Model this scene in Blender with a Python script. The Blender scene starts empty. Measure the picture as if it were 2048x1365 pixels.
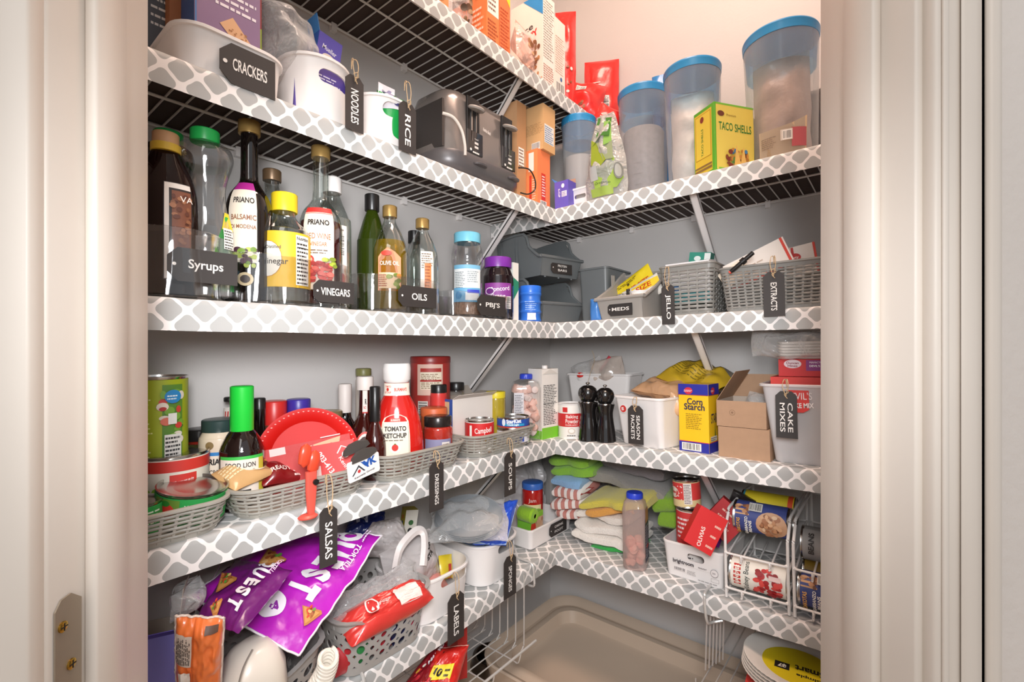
import bpy, bmesh, math, random
from mathutils import Vector, Matrix, noise, Euler
R = math.radians
rnd = random.Random(11)
SC = bpy.context.scene
COL = SC.collection

# ------------------------------------------------------------------ camera, world, lights, exposure
F, CX, CY, YAW = 945.19, 1024.0, 690.86, 39.1157
CAM = Vector((.7187, -1.07, .90))
RT = Vector((math.cos(R(YAW)), math.sin(R(YAW)), 0))
FW = Vector((-math.sin(R(YAW)), math.cos(R(YAW)), 0))
cd = bpy.data.cameras.new('camera'); cam = bpy.data.objects.new('camera', cd); COL.objects.link(cam)
cam.location = CAM; cam.rotation_euler = (R(90), 0, R(YAW))
cd.sensor_width = 36; cd.lens = F * 36 / 2048; cd.shift_y = (CY - 682.5) / 2048; cd.clip_start = .02
SC.camera = cam
SC.view_settings.view_transform = 'Standard'; SC.view_settings.look = 'None'
SC.view_settings.exposure = 0.50; SC.view_settings.gamma = 1; SC.view_settings.use_curve_mapping = False
SC.cycles.use_denoising = True
SC.cycles.max_bounces = 8; SC.cycles.transparent_max_bounces = 24; SC.cycles.caustics_reflective = False; SC.cycles.caustics_refractive = False
w = bpy.data.worlds.new('world'); SC.world = w; w.use_nodes = True
w.node_tree.nodes['Background'].inputs[0].default_value = (.93, .96, 1, 1)
w.node_tree.nodes['Background'].inputs[1].default_value = .50
def area(name, loc, aim, size, power, col, sy=None):
    l = bpy.data.lights.new(name, 'AREA'); l.energy = power; l.color = col; l.size = size
    if sy: l.shape = 'RECTANGLE'; l.size_y = sy
    o = bpy.data.objects.new(name, l); COL.objects.link(o); o.location = loc
    o.rotation_euler = (Vector(aim) - Vector(loc)).to_track_quat('-Z', 'Y').to_euler()
    o['category'] = 'light'; o['label'] = 'room light: ' + name.replace('_', ' ')
    return o
area('pantry_ceiling_lamp', (.42, -.42, 2.38), (.36, -.3, 0), .45, 11, (1, .74, .60))
area('kitchen_window_daylight', (2.3, -2.9, 1.75), (.1, -.2, .75), 1.7, 5, (.93, .97, 1), 1.5)
area('kitchen_added_fill', (1.15, -1.75, 2.0), (.2, -.2, .6), .8, 5, (1, .95, .90))  # soft frontal fill added behind the camera, aimed into the pantry
fl = bpy.data.lights.new('camera_fill_spot', 'SPOT'); fl.energy = 30; fl.spot_size = R(78); fl.spot_blend = .45; fl.shadow_soft_size = .12; fl.color = (.97, .98, 1)  # fill spot added by the camera; cone narrowed to spare the door jambs
fo = bpy.data.objects.new('camera_fill_spot', fl); COL.objects.link(fo); fo.location = CAM + Vector((.02, -.02, .16))
fo.rotation_euler = (FW - RT * .03 + Vector((0, 0, -.22))).to_track_quat('-Z', 'Y').to_euler(); fo['category'] = 'light'; fo['label'] = 'fill spot added beside the camera to brighten the shelves'

# ------------------------------------------------------------------ place on the shelves
H = {1: 1.6008, 2: 1.2711, 3: .9616, 4: .6472, 5: .3466}
TL = {1: 0, 2: 0, 3: 0, 4: .004, 5: .03}                         # the left shelves sag a little toward the door
LIP, DL, DR, TILT = .0428, .2346, .3178, .0216
def ray(px, py=CY): return RT * ((px - CX) / F) + FW + Vector((0, 0, (CY - py) / F))
class Pos: side = 'R'; tilt = False; rot = 0.0; w = None
def at(side, shelf, px, back, up=0.0, face=False, yaw=0.0):
    d = ray(px); p = Pos()
    if side == 'L':
        t = (-back - CAM.x) / d.x; v = CAM + d * t; z = H[shelf] + TL[shelf] * v.y; rot = R(90)
    else:
        t = (back - CAM.y) / d.y; v = CAM + d * t; z = H[shelf] + TILT * v.x; rot = 0
    v.z = z + up; p.loc = v; p.dep = (v - CAM).dot(FW); p.side = side; p.tilt = side == 'R'
    if face:
        c = CAM - v; rot = math.atan2(c.x, -c.y)
    p.rot = rot + R(yaw)
    p.h = lambda py: CAM.z + (CY - py) / F * p.dep - v.z
    return p
def rnd_at(side, shelf, x0, x1, back, up=0, yaw=0):           # something round, its width from its edges
    p = at(side, shelf, (x0 + x1) / 2, back, up, True, yaw); p.w = (x1 - x0) * p.dep / F
    return p
def box_at(side, shelf, x0, x1, back, up=0, yaw=0):           # front face between two upright edges
    a = at(side, shelf, x0, back, up); b = at(side, shelf, x1, back, up)
    p = at(side, shelf, x0, back, up, False, yaw); v = (a.loc + b.loc) / 2
    p.loc = v; p.w = (a.loc - b.loc).length; p.dep = (a.dep + b.dep) / 2
    p.h = lambda py: CAM.z + (CY - py) / F * p.dep - v.z
    p.hl = lambda py: CAM.z + (CY - py) / F * a.dep - a.loc.z
    p.hr = lambda py: CAM.z + (CY - py) / F * b.dep - b.loc.z
    return p
def sub(p, x, y, z, yaw=0, w=None):                            # a place given in the frame of another thing
    q = Pos(); Mx = Matrix.Rotation(p.rot, 4, 'Z')
    if p.tilt: Mx = Matrix.Rotation(-TILT, 4, 'Y') @ Mx
    q.loc = p.loc + Mx.to_3x3() @ Vector((x, y, z)); q.rot = p.rot + R(yaw); q.tilt = p.tilt; q.side = p.side
    q.dep = (q.loc - CAM).dot(FW); q.h = lambda py: CAM.z + (CY - py) / F * q.dep - q.loc.z; q.w = w
    return q
def subf(p, x, y, z, yaw=0, w=None):                           # the same, turned to face the doorway
    q = sub(p, x, y, z, 0, w); c = CAM - q.loc; q.rot = math.atan2(c.x, -c.y) + R(yaw); return q
def tag(o, label, cat, group=None, kind=None):
    if label: o['label'] = label
    if cat: o['category'] = cat
    if group: o['group'] = group
    if kind: o['kind'] = kind
    return o
def T(name, label, cat, p, group=None, rot=(0, 0, 0), kind=None):
    o = bpy.data.objects.new(name, None); COL.objects.link(o); o.empty_display_size = .02
    M = Matrix.Rotation(p.rot, 4, 'Z')
    if p.tilt: M = Matrix.Rotation(-TILT, 4, 'Y') @ M
    M = Matrix.Translation(p.loc) @ M @ Euler([R(a) for a in rot]).to_matrix().to_4x4()
    o.matrix_world = M
    return tag(o, label, cat, group, kind)

# ------------------------------------------------------------------ materials
_mats = {}
def lin(h):
    h = h.lstrip('#'); c = [int(h[i:i + 2], 16) / 255 for i in (0, 2, 4)]
    return tuple((x / 12.92 if x < .04045 else ((x + .055) / 1.055) ** 2.4) for x in c) + (1,)
def nodes(name):
    m = bpy.data.materials.new(name); m.use_nodes = True; nt = m.node_tree
    return m, nt, nt.nodes['Principled BSDF'], nt.nodes['Material Output']
def M_(name, col, rough=.45, metal=0, var=.06, scale=30, bump=0, coat=0, sheen=0, bscale=None, spec=None):
    if name in _mats: return _mats[name]
    m, nt, b, out = nodes(name)
    tc = nt.nodes.new('ShaderNodeTexCoord'); n = nt.nodes.new('ShaderNodeTexNoise'); n.inputs['Scale'].default_value = scale
    n.inputs['Detail'].default_value = 2
    nt.links.new(tc.outputs['Object'], n.inputs['Vector'])
    r = nt.nodes.new('ShaderNodeMapRange'); r.inputs[3].default_value = 1 - var; r.inputs[4].default_value = 1 + var
    nt.links.new(n.outputs['Fac'], r.inputs[0])
    hs = nt.nodes.new('ShaderNodeHueSaturation'); hs.inputs['Color'].default_value = lin(col)
    nt.links.new(r.outputs[0], hs.inputs['Value']); nt.links.new(hs.outputs[0], b.inputs['Base Color'])
    b.inputs['Roughness'].default_value = rough; b.inputs['Metallic'].default_value = metal
    if coat: b.inputs['Coat Weight'].default_value = coat
    if spec is not None: b.inputs['Specular IOR Level'].default_value = spec
    if sheen: b.inputs['Sheen Weight'].default_value = sheen
    if bump:
        n2 = nt.nodes.new('ShaderNodeTexNoise'); n2.inputs['Scale'].default_value = bscale or scale; n2.inputs['Detail'].default_value = 3
        nt.links.new(tc.outputs['Object'], n2.inputs['Vector'])
        bp = nt.nodes.new('ShaderNodeBump'); bp.inputs['Strength'].default_value = bump; bp.inputs['Distance'].default_value = .004
        nt.links.new(n2.outputs['Fac'], bp.inputs['Height']); nt.links.new(bp.outputs[0], b.inputs['Normal'])
    _mats[name] = m; return m
def ink(h): return M_('ink_' + h.lstrip('#'), h, .5, var=.03)
def foil(h, name=None): return M_(name or 'film_' + h.lstrip('#'), h, .28, 0, .12, 25, bump=.5, bscale=28, coat=.25)
def clear(name, tint='#ffffff', a0=.10, a1=.75, rough=.08, body='#ffffff', bump=0, bscale=40, blend=.35):
    if name in _mats: return _mats[name]
    m, nt, b, out = nodes(name)
    tr = nt.nodes.new('ShaderNodeBsdfTransparent'); tr.inputs[0].default_value = lin(tint)
    b.inputs['Base Color'].default_value = lin(body); b.inputs['Roughness'].default_value = rough
    b.inputs['Specular IOR Level'].default_value = .8
    lw = nt.nodes.new('ShaderNodeLayerWeight'); lw.inputs['Blend'].default_value = blend
    r = nt.nodes.new('ShaderNodeMapRange'); r.inputs[3].default_value = a0; r.inputs[4].default_value = a1
    nt.links.new(lw.outputs['Facing'], r.inputs[0])
    mx = nt.nodes.new('ShaderNodeMixShader'); nt.links.new(r.outputs[0], mx.inputs[0])
    nt.links.new(tr.outputs[0], mx.inputs[1]); nt.links.new(b.outputs[0], mx.inputs[2]); nt.links.new(mx.outputs[0], out.inputs[0])
    if bump:
        tc = nt.nodes.new('ShaderNodeTexCoord'); n2 = nt.nodes.new('ShaderNodeTexNoise'); n2.inputs['Scale'].default_value = bscale
        n2.inputs['Detail'].default_value = 2; n2.inputs['Distortion'].default_value = 1.0
        nt.links.new(tc.outputs['Object'], n2.inputs['Vector'])
        bp = nt.nodes.new('ShaderNodeBump'); bp.inputs['Strength'].default_value = bump; bp.inputs['Distance'].default_value = .01
        nt.links.new(n2.outputs['Fac'], bp.inputs['Height']); nt.links.new(bp.outputs[0], b.inputs['Normal']); nt.links.new(bp.outputs[0], lw.inputs['Normal'])
    _mats[name] = m; return m
WHITEP = M_('white_plastic', '#f0ebe8', .35, var=.02); GREYP = M_('grey_plastic', '#8f8d88', .42, var=.03)
SLATEP = M_('slate_plastic', '#6f7374', .38, var=.03); WEAVEP = M_('taupe_woven_plastic', '#a19d94', .42, var=.05)
CHALK = M_('chalkboard_black', '#35302e', .6, var=.12); TWINE = M_('jute_twine', '#c8ab86', .85, var=.25, scale=300)
STEEL = M_('tin_steel', '#c9c6c2', .22, 1, .05); WIRE = M_('white_coated_wire', '#eae6e2', .3, var=.02); CHROME = M_('chrome_wire', '#d5d3d0', .15, 1)
FILM = clear('crinkled_clear_film', '#fbfbfb', .16, .85, .12, '#f5f3f1', bump=1.0, bscale=32)
FROST = clear('frosted_plastic', '#f2f2f2', .42, .75, .3, '#dcdedd'); DARKGL = M_('dark_bottle_glass', '#120c0b', .06, coat=.6, var=.02)
CARD = M_('kraft_cardboard', '#b08d70', .8, var=.08, scale=60); BLACKP = M_('black_plastic', '#1d1b1b', .3, var=.04)
def glassy(name, tint, a0, a1, rough=.03, blend=.3, col='#ffffff', bump=0):
    m, nt, b, out = nodes(name); nt.nodes.remove(b)
    tr = nt.nodes.new('ShaderNodeBsdfTransparent'); tr.inputs[0].default_value = lin(tint)
    g = nt.nodes.new('ShaderNodeBsdfGlossy'); g.inputs['Color'].default_value = lin(col); g.inputs['Roughness'].default_value = rough
    lw = nt.nodes.new('ShaderNodeLayerWeight'); lw.inputs['Blend'].default_value = blend
    r = nt.nodes.new('ShaderNodeMapRange'); r.inputs[3].default_value = a0; r.inputs[4].default_value = a1; nt.links.new(lw.outputs['Facing'], r.inputs[0])
    tc = nt.nodes.new('ShaderNodeTexCoord'); n2 = nt.nodes.new('ShaderNodeTexNoise'); n2.inputs['Scale'].default_value = 30; nt.links.new(tc.outputs['Object'], n2.inputs['Vector'])
    bp = nt.nodes.new('ShaderNodeBump'); bp.inputs['Strength'].default_value = .2 + bump; bp.inputs['Distance'].default_value = .003
    nt.links.new(n2.outputs['Fac'], bp.inputs['Height']); nt.links.new(bp.outputs[0], g.inputs['Normal'])
    mx = nt.nodes.new('ShaderNodeMixShader'); nt.links.new(r.outputs[0], mx.inputs[0]); nt.links.new(tr.outputs[0], mx.inputs[1]); nt.links.new(g.outputs[0], mx.inputs[2]); nt.links.new(mx.outputs[0], out.inputs[0])
    _mats[name] = m; return m
GLASS = glassy('clear_glass', '#eef3f1', .06, .75); CLEARP = glassy('clear_plastic', '#f6f6f6', .05, .6, .05)
def trellis(name='trellis_shelf_liner', g='#b0b0ae', wcol='#f4efec', p=.040, q=.041):
    m, nt, b, out = nodes(name); N = nt.nodes.new; L = nt.links.new
    uv = N('ShaderNodeUVMap'); sep = N('ShaderNodeSeparateXYZ'); L(uv.outputs[0], sep.inputs[0])
    def mth(op, a, c=None):
        n = N('ShaderNodeMath'); n.operation = op
        for i, x in enumerate((a, c)):
            if x is None: continue
            if isinstance(x, (int, float)): n.inputs[i].default_value = x
            else: L(x, n.inputs[i])
        return n.outputs[0]
    a = mth('MULTIPLY', sep.outputs[0], 2 * math.pi / p); c = mth('MULTIPLY', sep.outputs[1], 2 * math.pi / q)
    s = mth('ADD', mth('COSINE', a), mth('COSINE', c))
    k = mth('MULTIPLY', mth('COSINE', mth('MULTIPLY', a, 2)), mth('COSINE', mth('MULTIPLY', c, 2)))
    t = mth('ADD', mth('MULTIPLY', k, .15), .40)
    e = mth('MULTIPLY', mth('SUBTRACT', mth('ABSOLUTE', s), t), 16)
    cl = N('ShaderNodeClamp'); L(mth('ADD', e, .5), cl.inputs[0])
    mx = N('ShaderNodeMix'); mx.data_type = 'RGBA'; L(cl.outputs[0], mx.inputs[0])
    mx.inputs[6].default_value = lin(wcol); mx.inputs[7].default_value = lin(g)
    L(mx.outputs[2], b.inputs['Base Color']); b.inputs['Roughness'].default_value = .6
    tc = N('ShaderNodeTexCoord'); nz = N('ShaderNodeTexNoise'); nz.inputs['Scale'].default_value = 14; L(tc.outputs['Object'], nz.inputs[0])
    bp = N('ShaderNodeBump'); bp.inputs['Strength'].default_value = .25; bp.inputs['Distance'].default_value = .01
    L(nz.outputs['Fac'], bp.inputs['Height']); L(bp.outputs[0], b.inputs['Normal'])
    return m
TREL = trellis()

# ------------------------------------------------------------------ mesh building
def rr(w, d, r, z, cx=0, cy=0, n=5):
    r = min(r, w / 2 - 1e-5, d / 2 - 1e-5); o = []
    for sx, sy, a0 in ((1, 1, 0), (-1, 1, 90), (-1, -1, 180), (1, -1, 270)):
        for i in range(n + 1):
            a = R(a0 + 90 * i / n); o.append((cx + sx * (w / 2 - r) + r * math.cos(a), cy + sy * (d / 2 - r) + r * math.sin(a), z))
    return o
def cr(pts, k=4):                                             # smooth curve through points
    P = [Vector(p) for p in pts]; o = []
    for i in range(len(P) - 1):
        a, b, c, d = P[max(i - 1, 0)], P[i], P[i + 1], P[min(i + 2, len(P) - 1)]
        for j in range(k):
            t = j / k
            o.append(.5 * ((2 * b) + (c - a) * t + (2 * a - 5 * b + 4 * c - d) * t * t + (3 * b - a - 3 * c + d) * t ** 3))
    o.append(P[-1]); return o
class MB:
    def __init__(s): s.v = []; s.f = []; s.m = []; s.mats = []; s.uv = None
    def mi(s, m):
        if m not in s.mats: s.mats.append(m)
        return s.mats.index(m)
    def add(s, vs, fs, mat, M=None):
        b = len(s.v); k = s.mi(mat)
        s.v += [tuple(M @ Vector(v)) if M else tuple(v) for v in vs]
        s.f += [tuple(b + i for i in f) for f in fs]; s.m += [k] * len(fs)
        return s
    def box(s, x0, y0, z0, x1, y1, z1, mat, M=None):
        return s.add([(x0, y0, z0), (x1, y0, z0), (x1, y1, z0), (x0, y1, z0), (x0, y0, z1), (x1, y0, z1), (x1, y1, z1), (x0, y1, z1)],
                     [(0, 3, 2, 1), (4, 5, 6, 7), (0, 1, 5, 4), (1, 2, 6, 5), (2, 3, 7, 6), (3, 0, 4, 7)], mat, M)
    def loft(s, loops, mat, c0=True, c1=True, M=None):
        n = len(loops[0]); vs = [p for l in loops for p in l]; fs = []
        for i in range(len(loops) - 1):
            for j in range(n):
                k = (j + 1) % n; fs.append((i * n + j, i * n + k, (i + 1) * n + k, (i + 1) * n + j))
        if c0: fs.append(tuple(range(n - 1, -1, -1)))
        if c1: fs.append(tuple(range((len(loops) - 1) * n, len(loops) * n)))
        return s.add(vs, fs, mat, M)
    def lathe(s, prof, mat, n=28, sx=1, sy=1, c0=True, c1=True, M=None):
        return s.loft([[(r * sx * math.cos(2 * math.pi * j / n), r * sy * math.sin(2 * math.pi * j / n), z) for j in range(n)] for r, z in prof], mat, c0, c1, M)
    def rbox(s, w, d, h, r, mat, b=.002, cx=0, cy=0, z=0, M=None):
        return s.loft([rr(w - 2 * b, d - 2 * b, max(r - b, .0004), z, cx, cy), rr(w, d, r, z + b, cx, cy), rr(w, d, r, z + h - b, cx, cy), rr(w - 2 * b, d - 2 * b, max(r - b, .0004), z + h, cx, cy)], mat, M=M)
    def tube(s, path, r, mat, n=7, M=None):
        P = [Vector(p) for p in path]; loops = []; up = Vector((.13, .21, .97))
        for i, p in enumerate(P):
            t = (P[min(i + 1, len(P) - 1)] - P[max(i - 1, 0)]).normalized(); a = t.cross(up)
            if a.length < .05: a = t.cross(Vector((1, 0, 0)))
            a.normalize(); b = t.cross(a)
            loops.append([p + (a * math.cos(2 * math.pi * j / n) + b * math.sin(2 * math.pi * j / n)) * r for j in range(n)])
        return s.loft(loops, mat, M=M)
    def surf(s, fn, nu, nv, mat, M=None):
        vs = [fn(i / nu, j / nv) for j in range(nv + 1) for i in range(nu + 1)]
        fs = [(j * (nu + 1) + i, j * (nu + 1) + i + 1, (j + 1) * (nu + 1) + i + 1, (j + 1) * (nu + 1) + i) for j in range(nv) for i in range(nu)]
        return s.add(vs, fs, mat, M)
    def build(s, name, parent=None, smooth=38, fix=True):
        me = bpy.data.meshes.new(name); me.from_pydata(s.v, [], s.f)
        for m in s.mats: me.materials.append(m)
        me.polygons.foreach_set('material_index', s.m)
        if s.uv:
            l = me.uv_layers.new(name='UVMap')
            for i, lp in enumerate(me.loops): l.data[i].uv = s.uv[lp.vertex_index]
        elif fix:
            bm = bmesh.new(); bm.from_mesh(me); bmesh.ops.remove_doubles(bm, verts=bm.verts, dist=1e-6)
            bmesh.ops.recalc_face_normals(bm, faces=bm.faces); bm.to_mesh(me); bm.free()
        me.shade_smooth(); me.set_sharp_from_angle(angle=R(smooth))
        o = bpy.data.objects.new(name, me); COL.objects.link(o)
        if parent: o.parent = parent
        return o
def pillow(w, h, t, seed=0, amp=.004, nz=12, edge=.004):      # a filled bag standing in the x-z plane, base at z=0
    def f(sgn):
        def g(u, v):
            x = (u - .5) * w; z = v * h; e = max(0, 1 - abs(2 * u - 1) ** 3.2) * max(0, 1 - abs(2 * v - 1) ** 4) ** .7
            k = noise.noise(Vector((x * nz * 2.2 + seed, z * nz * 2.2, sgn * 3 + seed))) * amp * 2.4 * (.3 + e)
            kx = noise.noise(Vector((z * nz * 1.5, seed, 5))) * amp
            return (x + kx, sgn * (t / 2 * e + .0006) + k, z + noise.noise(Vector((x * nz * 1.5, seed, 9))) * amp)
        return g
    return f
def bag(mb, w, h, t, mat, seed=0, amp=.004, M=None, n=22, nz=12):
    f = pillow(w, h, t, seed, amp, nz)
    mb.surf(f(-1), n, n, mat, M); mb.surf(f(1), n, n, mat, M); return mb

# ------------------------------------------------------------------ printed marks: shapes and words laid on a surface
_tx = {}
def textmesh(s, bold, fine=False):
    k = (s, bold, fine)
    if k not in _tx:
        c = bpy.data.curves.new('lettering', 'FONT'); c.body = s; c.size = 1; c.offset = bold; c.resolution_u = 3
        o = bpy.data.objects.new('lettering', c); COL.objects.link(o)
        me = bpy.data.meshes.new_from_object(o.evaluated_get(bpy.context.evaluated_depsgraph_get()))
        if fine:
            bm = bmesh.new(); bm.from_mesh(me); bmesh.ops.triangulate(bm, faces=bm.faces)
            for _ in range(4): bmesh.ops.subdivide_edges(bm, edges=[e for e in bm.edges if e.calc_length() > .22], cuts=1); bmesh.ops.triangulate(bm, faces=bm.faces)
            bm.to_mesh(me); bm.free()
        vs = [tuple(v.co) for v in me.vertices]; fs = [tuple(p.vertices) for p in me.polygons]
        bpy.data.objects.remove(o); bpy.data.curves.remove(c); bpy.data.meshes.remove(me)
        x0 = min(v[0] for v in vs); x1 = max(v[0] for v in vs); y0 = min(v[1] for v in vs); y1 = max(v[1] for v in vs)
        _tx[k] = ([((v[0] - (x0 + x1) / 2), (v[1] - (y0 + y1) / 2)) for v in vs], fs, x1 - x0, y1 - y0)
    return _tx[k]
class Art:
    def __init__(s, fn, step=.00013, seg=.004, off=.0004): s.fn = fn; s.mb = MB(); s.o = off; s.st = step; s.seg = seg; s.r = random.Random(5)
    def _go(s, pts, fs, mat):
        s.mb.add([s.fn(u, v, s.o) for u, v in pts], fs, mat if not isinstance(mat, str) else ink(mat))
    def rect(s, u0, v0, u1, v1, c, lift=True):
        n = max(1, int(abs(u1 - u0) / s.seg)); m = max(1, int(abs(v1 - v0) / (s.seg * 2)))
        pts = [(u0 + (u1 - u0) * i / n, v0 + (v1 - v0) * j / m) for j in range(m + 1) for i in range(n + 1)]
        s._go(pts, [(j * (n + 1) + i, j * (n + 1) + i + 1, (j + 1) * (n + 1) + i + 1, (j + 1) * (n + 1) + i) for j in range(m) for i in range(n)], c)
        if lift: s.o += s.st
        return s
    def ell(s, u, v, a, b, c, n=20):
        pts = [(u, v)] + [(u + a * k * math.cos(2 * math.pi * i / n), v + b * k * math.sin(2 * math.pi * i / n)) for k in (.5, 1) for i in range(n)]
        fs = [(0, 1 + i, 1 + (i + 1) % n) for i in range(n)] + [(1 + i, 1 + n + i, 1 + n + (i + 1) % n, 1 + (i + 1) % n) for i in range(n)]
        s._go(pts, fs, c); s.o += s.st; return s
    def poly(s, pts, c): s._go(pts, [tuple(range(len(pts)))], c); s.o += s.st; return s
    def text(s, t, u, v, h, c, rot=0, wid=None, bold=.02):
        vs, fs, W, Hh = textmesh(t, bold, s.seg >= .006); k = h / Hh; kx = wid / W if wid else k; ca, sa = math.cos(R(rot)), math.sin(R(rot))
        s._go([(u + x * kx * ca - y * k * sa, v + x * kx * sa + y * k * ca) for x, y in vs], fs, c); s.o += s.st; return s
    def lines(s, u0, v0, u1, v1, n, c, th=.45):
        dv = (v1 - v0) / n
        for i in range(n):
            u = u0; v = v1 - dv * (i + 1); e = u1 - (u1 - u0) * s.r.uniform(0, .25)
            while u < e:
                l = (u1 - u0) * s.r.uniform(.07, .22); s.rect(u, v, min(u + l, e), v + dv * th, c, False); u += l + (u1 - u0) * .035
        s.o += s.st; return s
    def bars(s, u0, v0, u1, v1, bg='#f3efe9', vert=True):
        s.rect(u0, v0, u1, v1, bg); a, b = (u0, u1) if vert else (v0, v1); m = (b - a) * .06; x = a + m
        while x < b - m:
            l = (b - a) * s.r.choice((.012, .02, .035))
            if vert: s.rect(x, v0 + (v1 - v0) * .12, x + l, v1 - (v1 - v0) * .08, '#2a2624', False)
            else: s.rect(u0 + (u1 - u0) * .08, x, u1 - (u1 - u0) * .08, x + l, '#2a2624', False)
            x += l * s.r.choice((1.6, 2.2, 3))
        s.o += s.st; return s
    def blobs(s, u0, v0, u1, v1, n, r0, r1, cols, seed=1):
        q = random.Random(seed)
        for i in range(n): s.ell(q.uniform(u0, u1), q.uniform(v0, v1), q.uniform(r0, r1), q.uniform(r0, r1) * .85, q.choice(cols), 12)
        return s
    def build(s, name='label', parent=None): return s.mb.build(name, parent, fix=False)
def front(w, y=0.0, x=0.0): return lambda u, v, o: (x - w / 2 + u, y - o, v)            # u from the left edge, v up
def rside(w, d, x=0.0): return lambda u, v, o: (x + w / 2 + o, u, v)                     # right-hand side of a box, u from the front
def lside(w, d, x=0.0): return lambda u, v, o: (x - w / 2 - o, d - u, v)                 # left-hand side, u from the back
def topf(w, h): return lambda u, v, o: (-w / 2 + u, v, h + o)
def cyl(r, rr_=None, sx=1, sy=1):                                                       # round label, u=0 faces the front
    def f(u, v, o):
        q = rr_(v) if rr_ else r
        a = u / r - math.pi / 2; return ((q + o) * sx * math.cos(a), (q + o) * sy * math.sin(a), v)
    return f
def prof_r(prof):
    def f(z):
        for (r0, z0), (r1, z1) in zip(prof, prof[1:]):
            if z0 <= z <= z1 and z1 > z0: return r0 + (r1 - r0) * (z - z0) / (z1 - z0)
        return prof[0][0] if z < prof[0][1] else prof[-1][0]
    return f
# ------------------------------------------------------------------ the setting
def struct(mb, name, parent=None, **k):
    o = mb.build(name, parent, **k)
    if not parent: o['kind'] = 'structure'
    return o
WALL = M_('grey_wall_paint', '#cfcbc8', .5, var=.02, scale=8, bump=.06, bscale=160)
WALLK = M_('kitchen_wall_paint', '#ddd6d0', .6, var=.02, bump=.25, bscale=90)
TRIMW = M_('painted_trim', '#dcd3c9', .42, var=.015, scale=20, bump=.04, bscale=60)
struct(MB().box(-DL - .1, -1.6, 0, -DL, DR + .1, 2.5, WALL), 'wall_left')
struct(MB().box(-DL, DR, 0, 1.9, DR + .1, 2.5, WALL), 'wall_back')
struct(MB().box(-.4, -1.6, 2.44, 1.9, DR + .1, 2.5, M_('ceiling_paint', '#e8e4e0', .7)), 'ceiling')
fm, nt, b, out = nodes('tan_floor_tile'); N = nt.nodes.new
br = N('ShaderNodeTexBrick'); br.offset = .5; tc = N('ShaderNodeTexCoord'); nt.links.new(tc.outputs['Object'], br.inputs['Vector'])
for i, v in ((1, lin('#cdb59c')), (2, lin('#c4ac94')), (3, lin('#94806c'))): br.inputs[i].default_value = v
br.inputs['Scale'].default_value = 1; br.inputs['Mortar Size'].default_value = .0022; br.inputs['Brick Width'].default_value = .60; br.inputs['Row Height'].default_value = .30
nt.links.new(br.outputs[0], b.inputs['Base Color']); b.inputs['Roughness'].default_value = .35
struct(MB().box(-2.5, -4, -.05, 4, DR + .1, 0, fm), 'floor')
# doorway on the diagonal
JL = Vector((.142, -.933, 0)); DT = Vector((.7071, .7071, 0)); DN = Vector((.7071, -.7071, 0))
MD = Matrix(((DT.x, DN.x, 0, JL.x), (DT.y, DN.y, 0, JL.y), (0, 0, 1, 0), (0, 0, 0, 1)))      # x along the door, y outward
DW = .7185
for nm, a, b_ in (('wall_doorway_left', -.55, -.012), ('wall_doorway_right', DW + .012, 1.35)):
    struct(MB().box(a, .0, 0, b_, .112, 2.44, WALLK, MD), nm)
struct(MB().box(-.012, 0, 2.06, DW + .012, .112, 2.44, WALLK, MD), 'wall_over_door')
def jamb(side):
    s = 1 if side == 'left' else -1; x0 = 0 if side == 'left' else DW
    j = MB(); X = lambda a: x0 + s * a
    def bx(a, y0, c, y1, z1=2.05, bev=.002):
        xa, xb = sorted((X(a), X(c)))
        j.loft([[(px, py, z) for px, py in ((xa + bev, y0), (xb - bev, y0), (xb, y0 + bev), (xb, y1 - bev), (xb - bev, y1), (xa + bev, y1), (xa, y1 - bev), (xa, y0 + bev))] for z in (0, z1)], TRIMW, M=MD)
    bx(-.0125, 0, 0, .116)                                                       # jamb board
    bx(0, .045, .0105, .082)                                                     # stop
    if side == 'left': bx(-.066, .1122, -.002, .129); return struct(j, 'trim_1', smooth=50)
    bx(-.066, .1122, -.007, .128, bev=.003); bx(-.066, .128, -.052, .136, bev=.003); bx(-.05, .128, -.03, .132, bev=.002); bx(-.018, .128, -.012, .131, bev=.001)
    return struct(j, 'trim_1' if side == 'left' else 'trim_2', smooth=50)
jamb('left'); jamb('right')
sp = MB(); z0, z1 = .9 + (CY - 1400) / F * .37, .9 + (CY - 1193) / F * .37
sp.loft([[(.0006 + o, .0985 + a * .0125, zz + (z1 - z0) / 2) for a, zz in ((-1, -(z1 - z0) / 2), (1, -(z1 - z0) / 2), (1, (z1 - z0) / 2 - .008), (.55, (z1 - z0) / 2 - .001), (-.2, (z1 - z0) / 2), (-1, (z1 - z0) / 2 - .008))] for o in (0, .0012)], M_('worn_brass_strike', '#a89c8c', .5, .6, .15), M=MD)
plate = sp.build('strike_plate'); plate.location = (0, 0, z0 + (z1 - z0) / 2 - (z1 - z0) / 2)
tag(plate, 'rounded metal strike plate screwed into the left door jamb', 'strike plate')
for dz, dy in ((-.022, .006), (-.056, -.002)):
    s = MB(); s.lathe([(.0042, 0), (.0042, .001), (.003, .0016), (0, .0016)], M_('brass_screw', '#c9a24a', .2, 1), 18)
    s.box(-.003, -.0004, .0012, .003, .0004, .0019, BLACKP); s.box(-.0004, -.003, .0012, .0004, .003, .0019, BLACKP)
    o = s.build('screw', plate); o.matrix_local = MD @ Matrix.Translation((.0018, .0985 + dy, z1 + dz - z0)) @ Matrix.Rotation(R(90), 4, 'Y')

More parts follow.
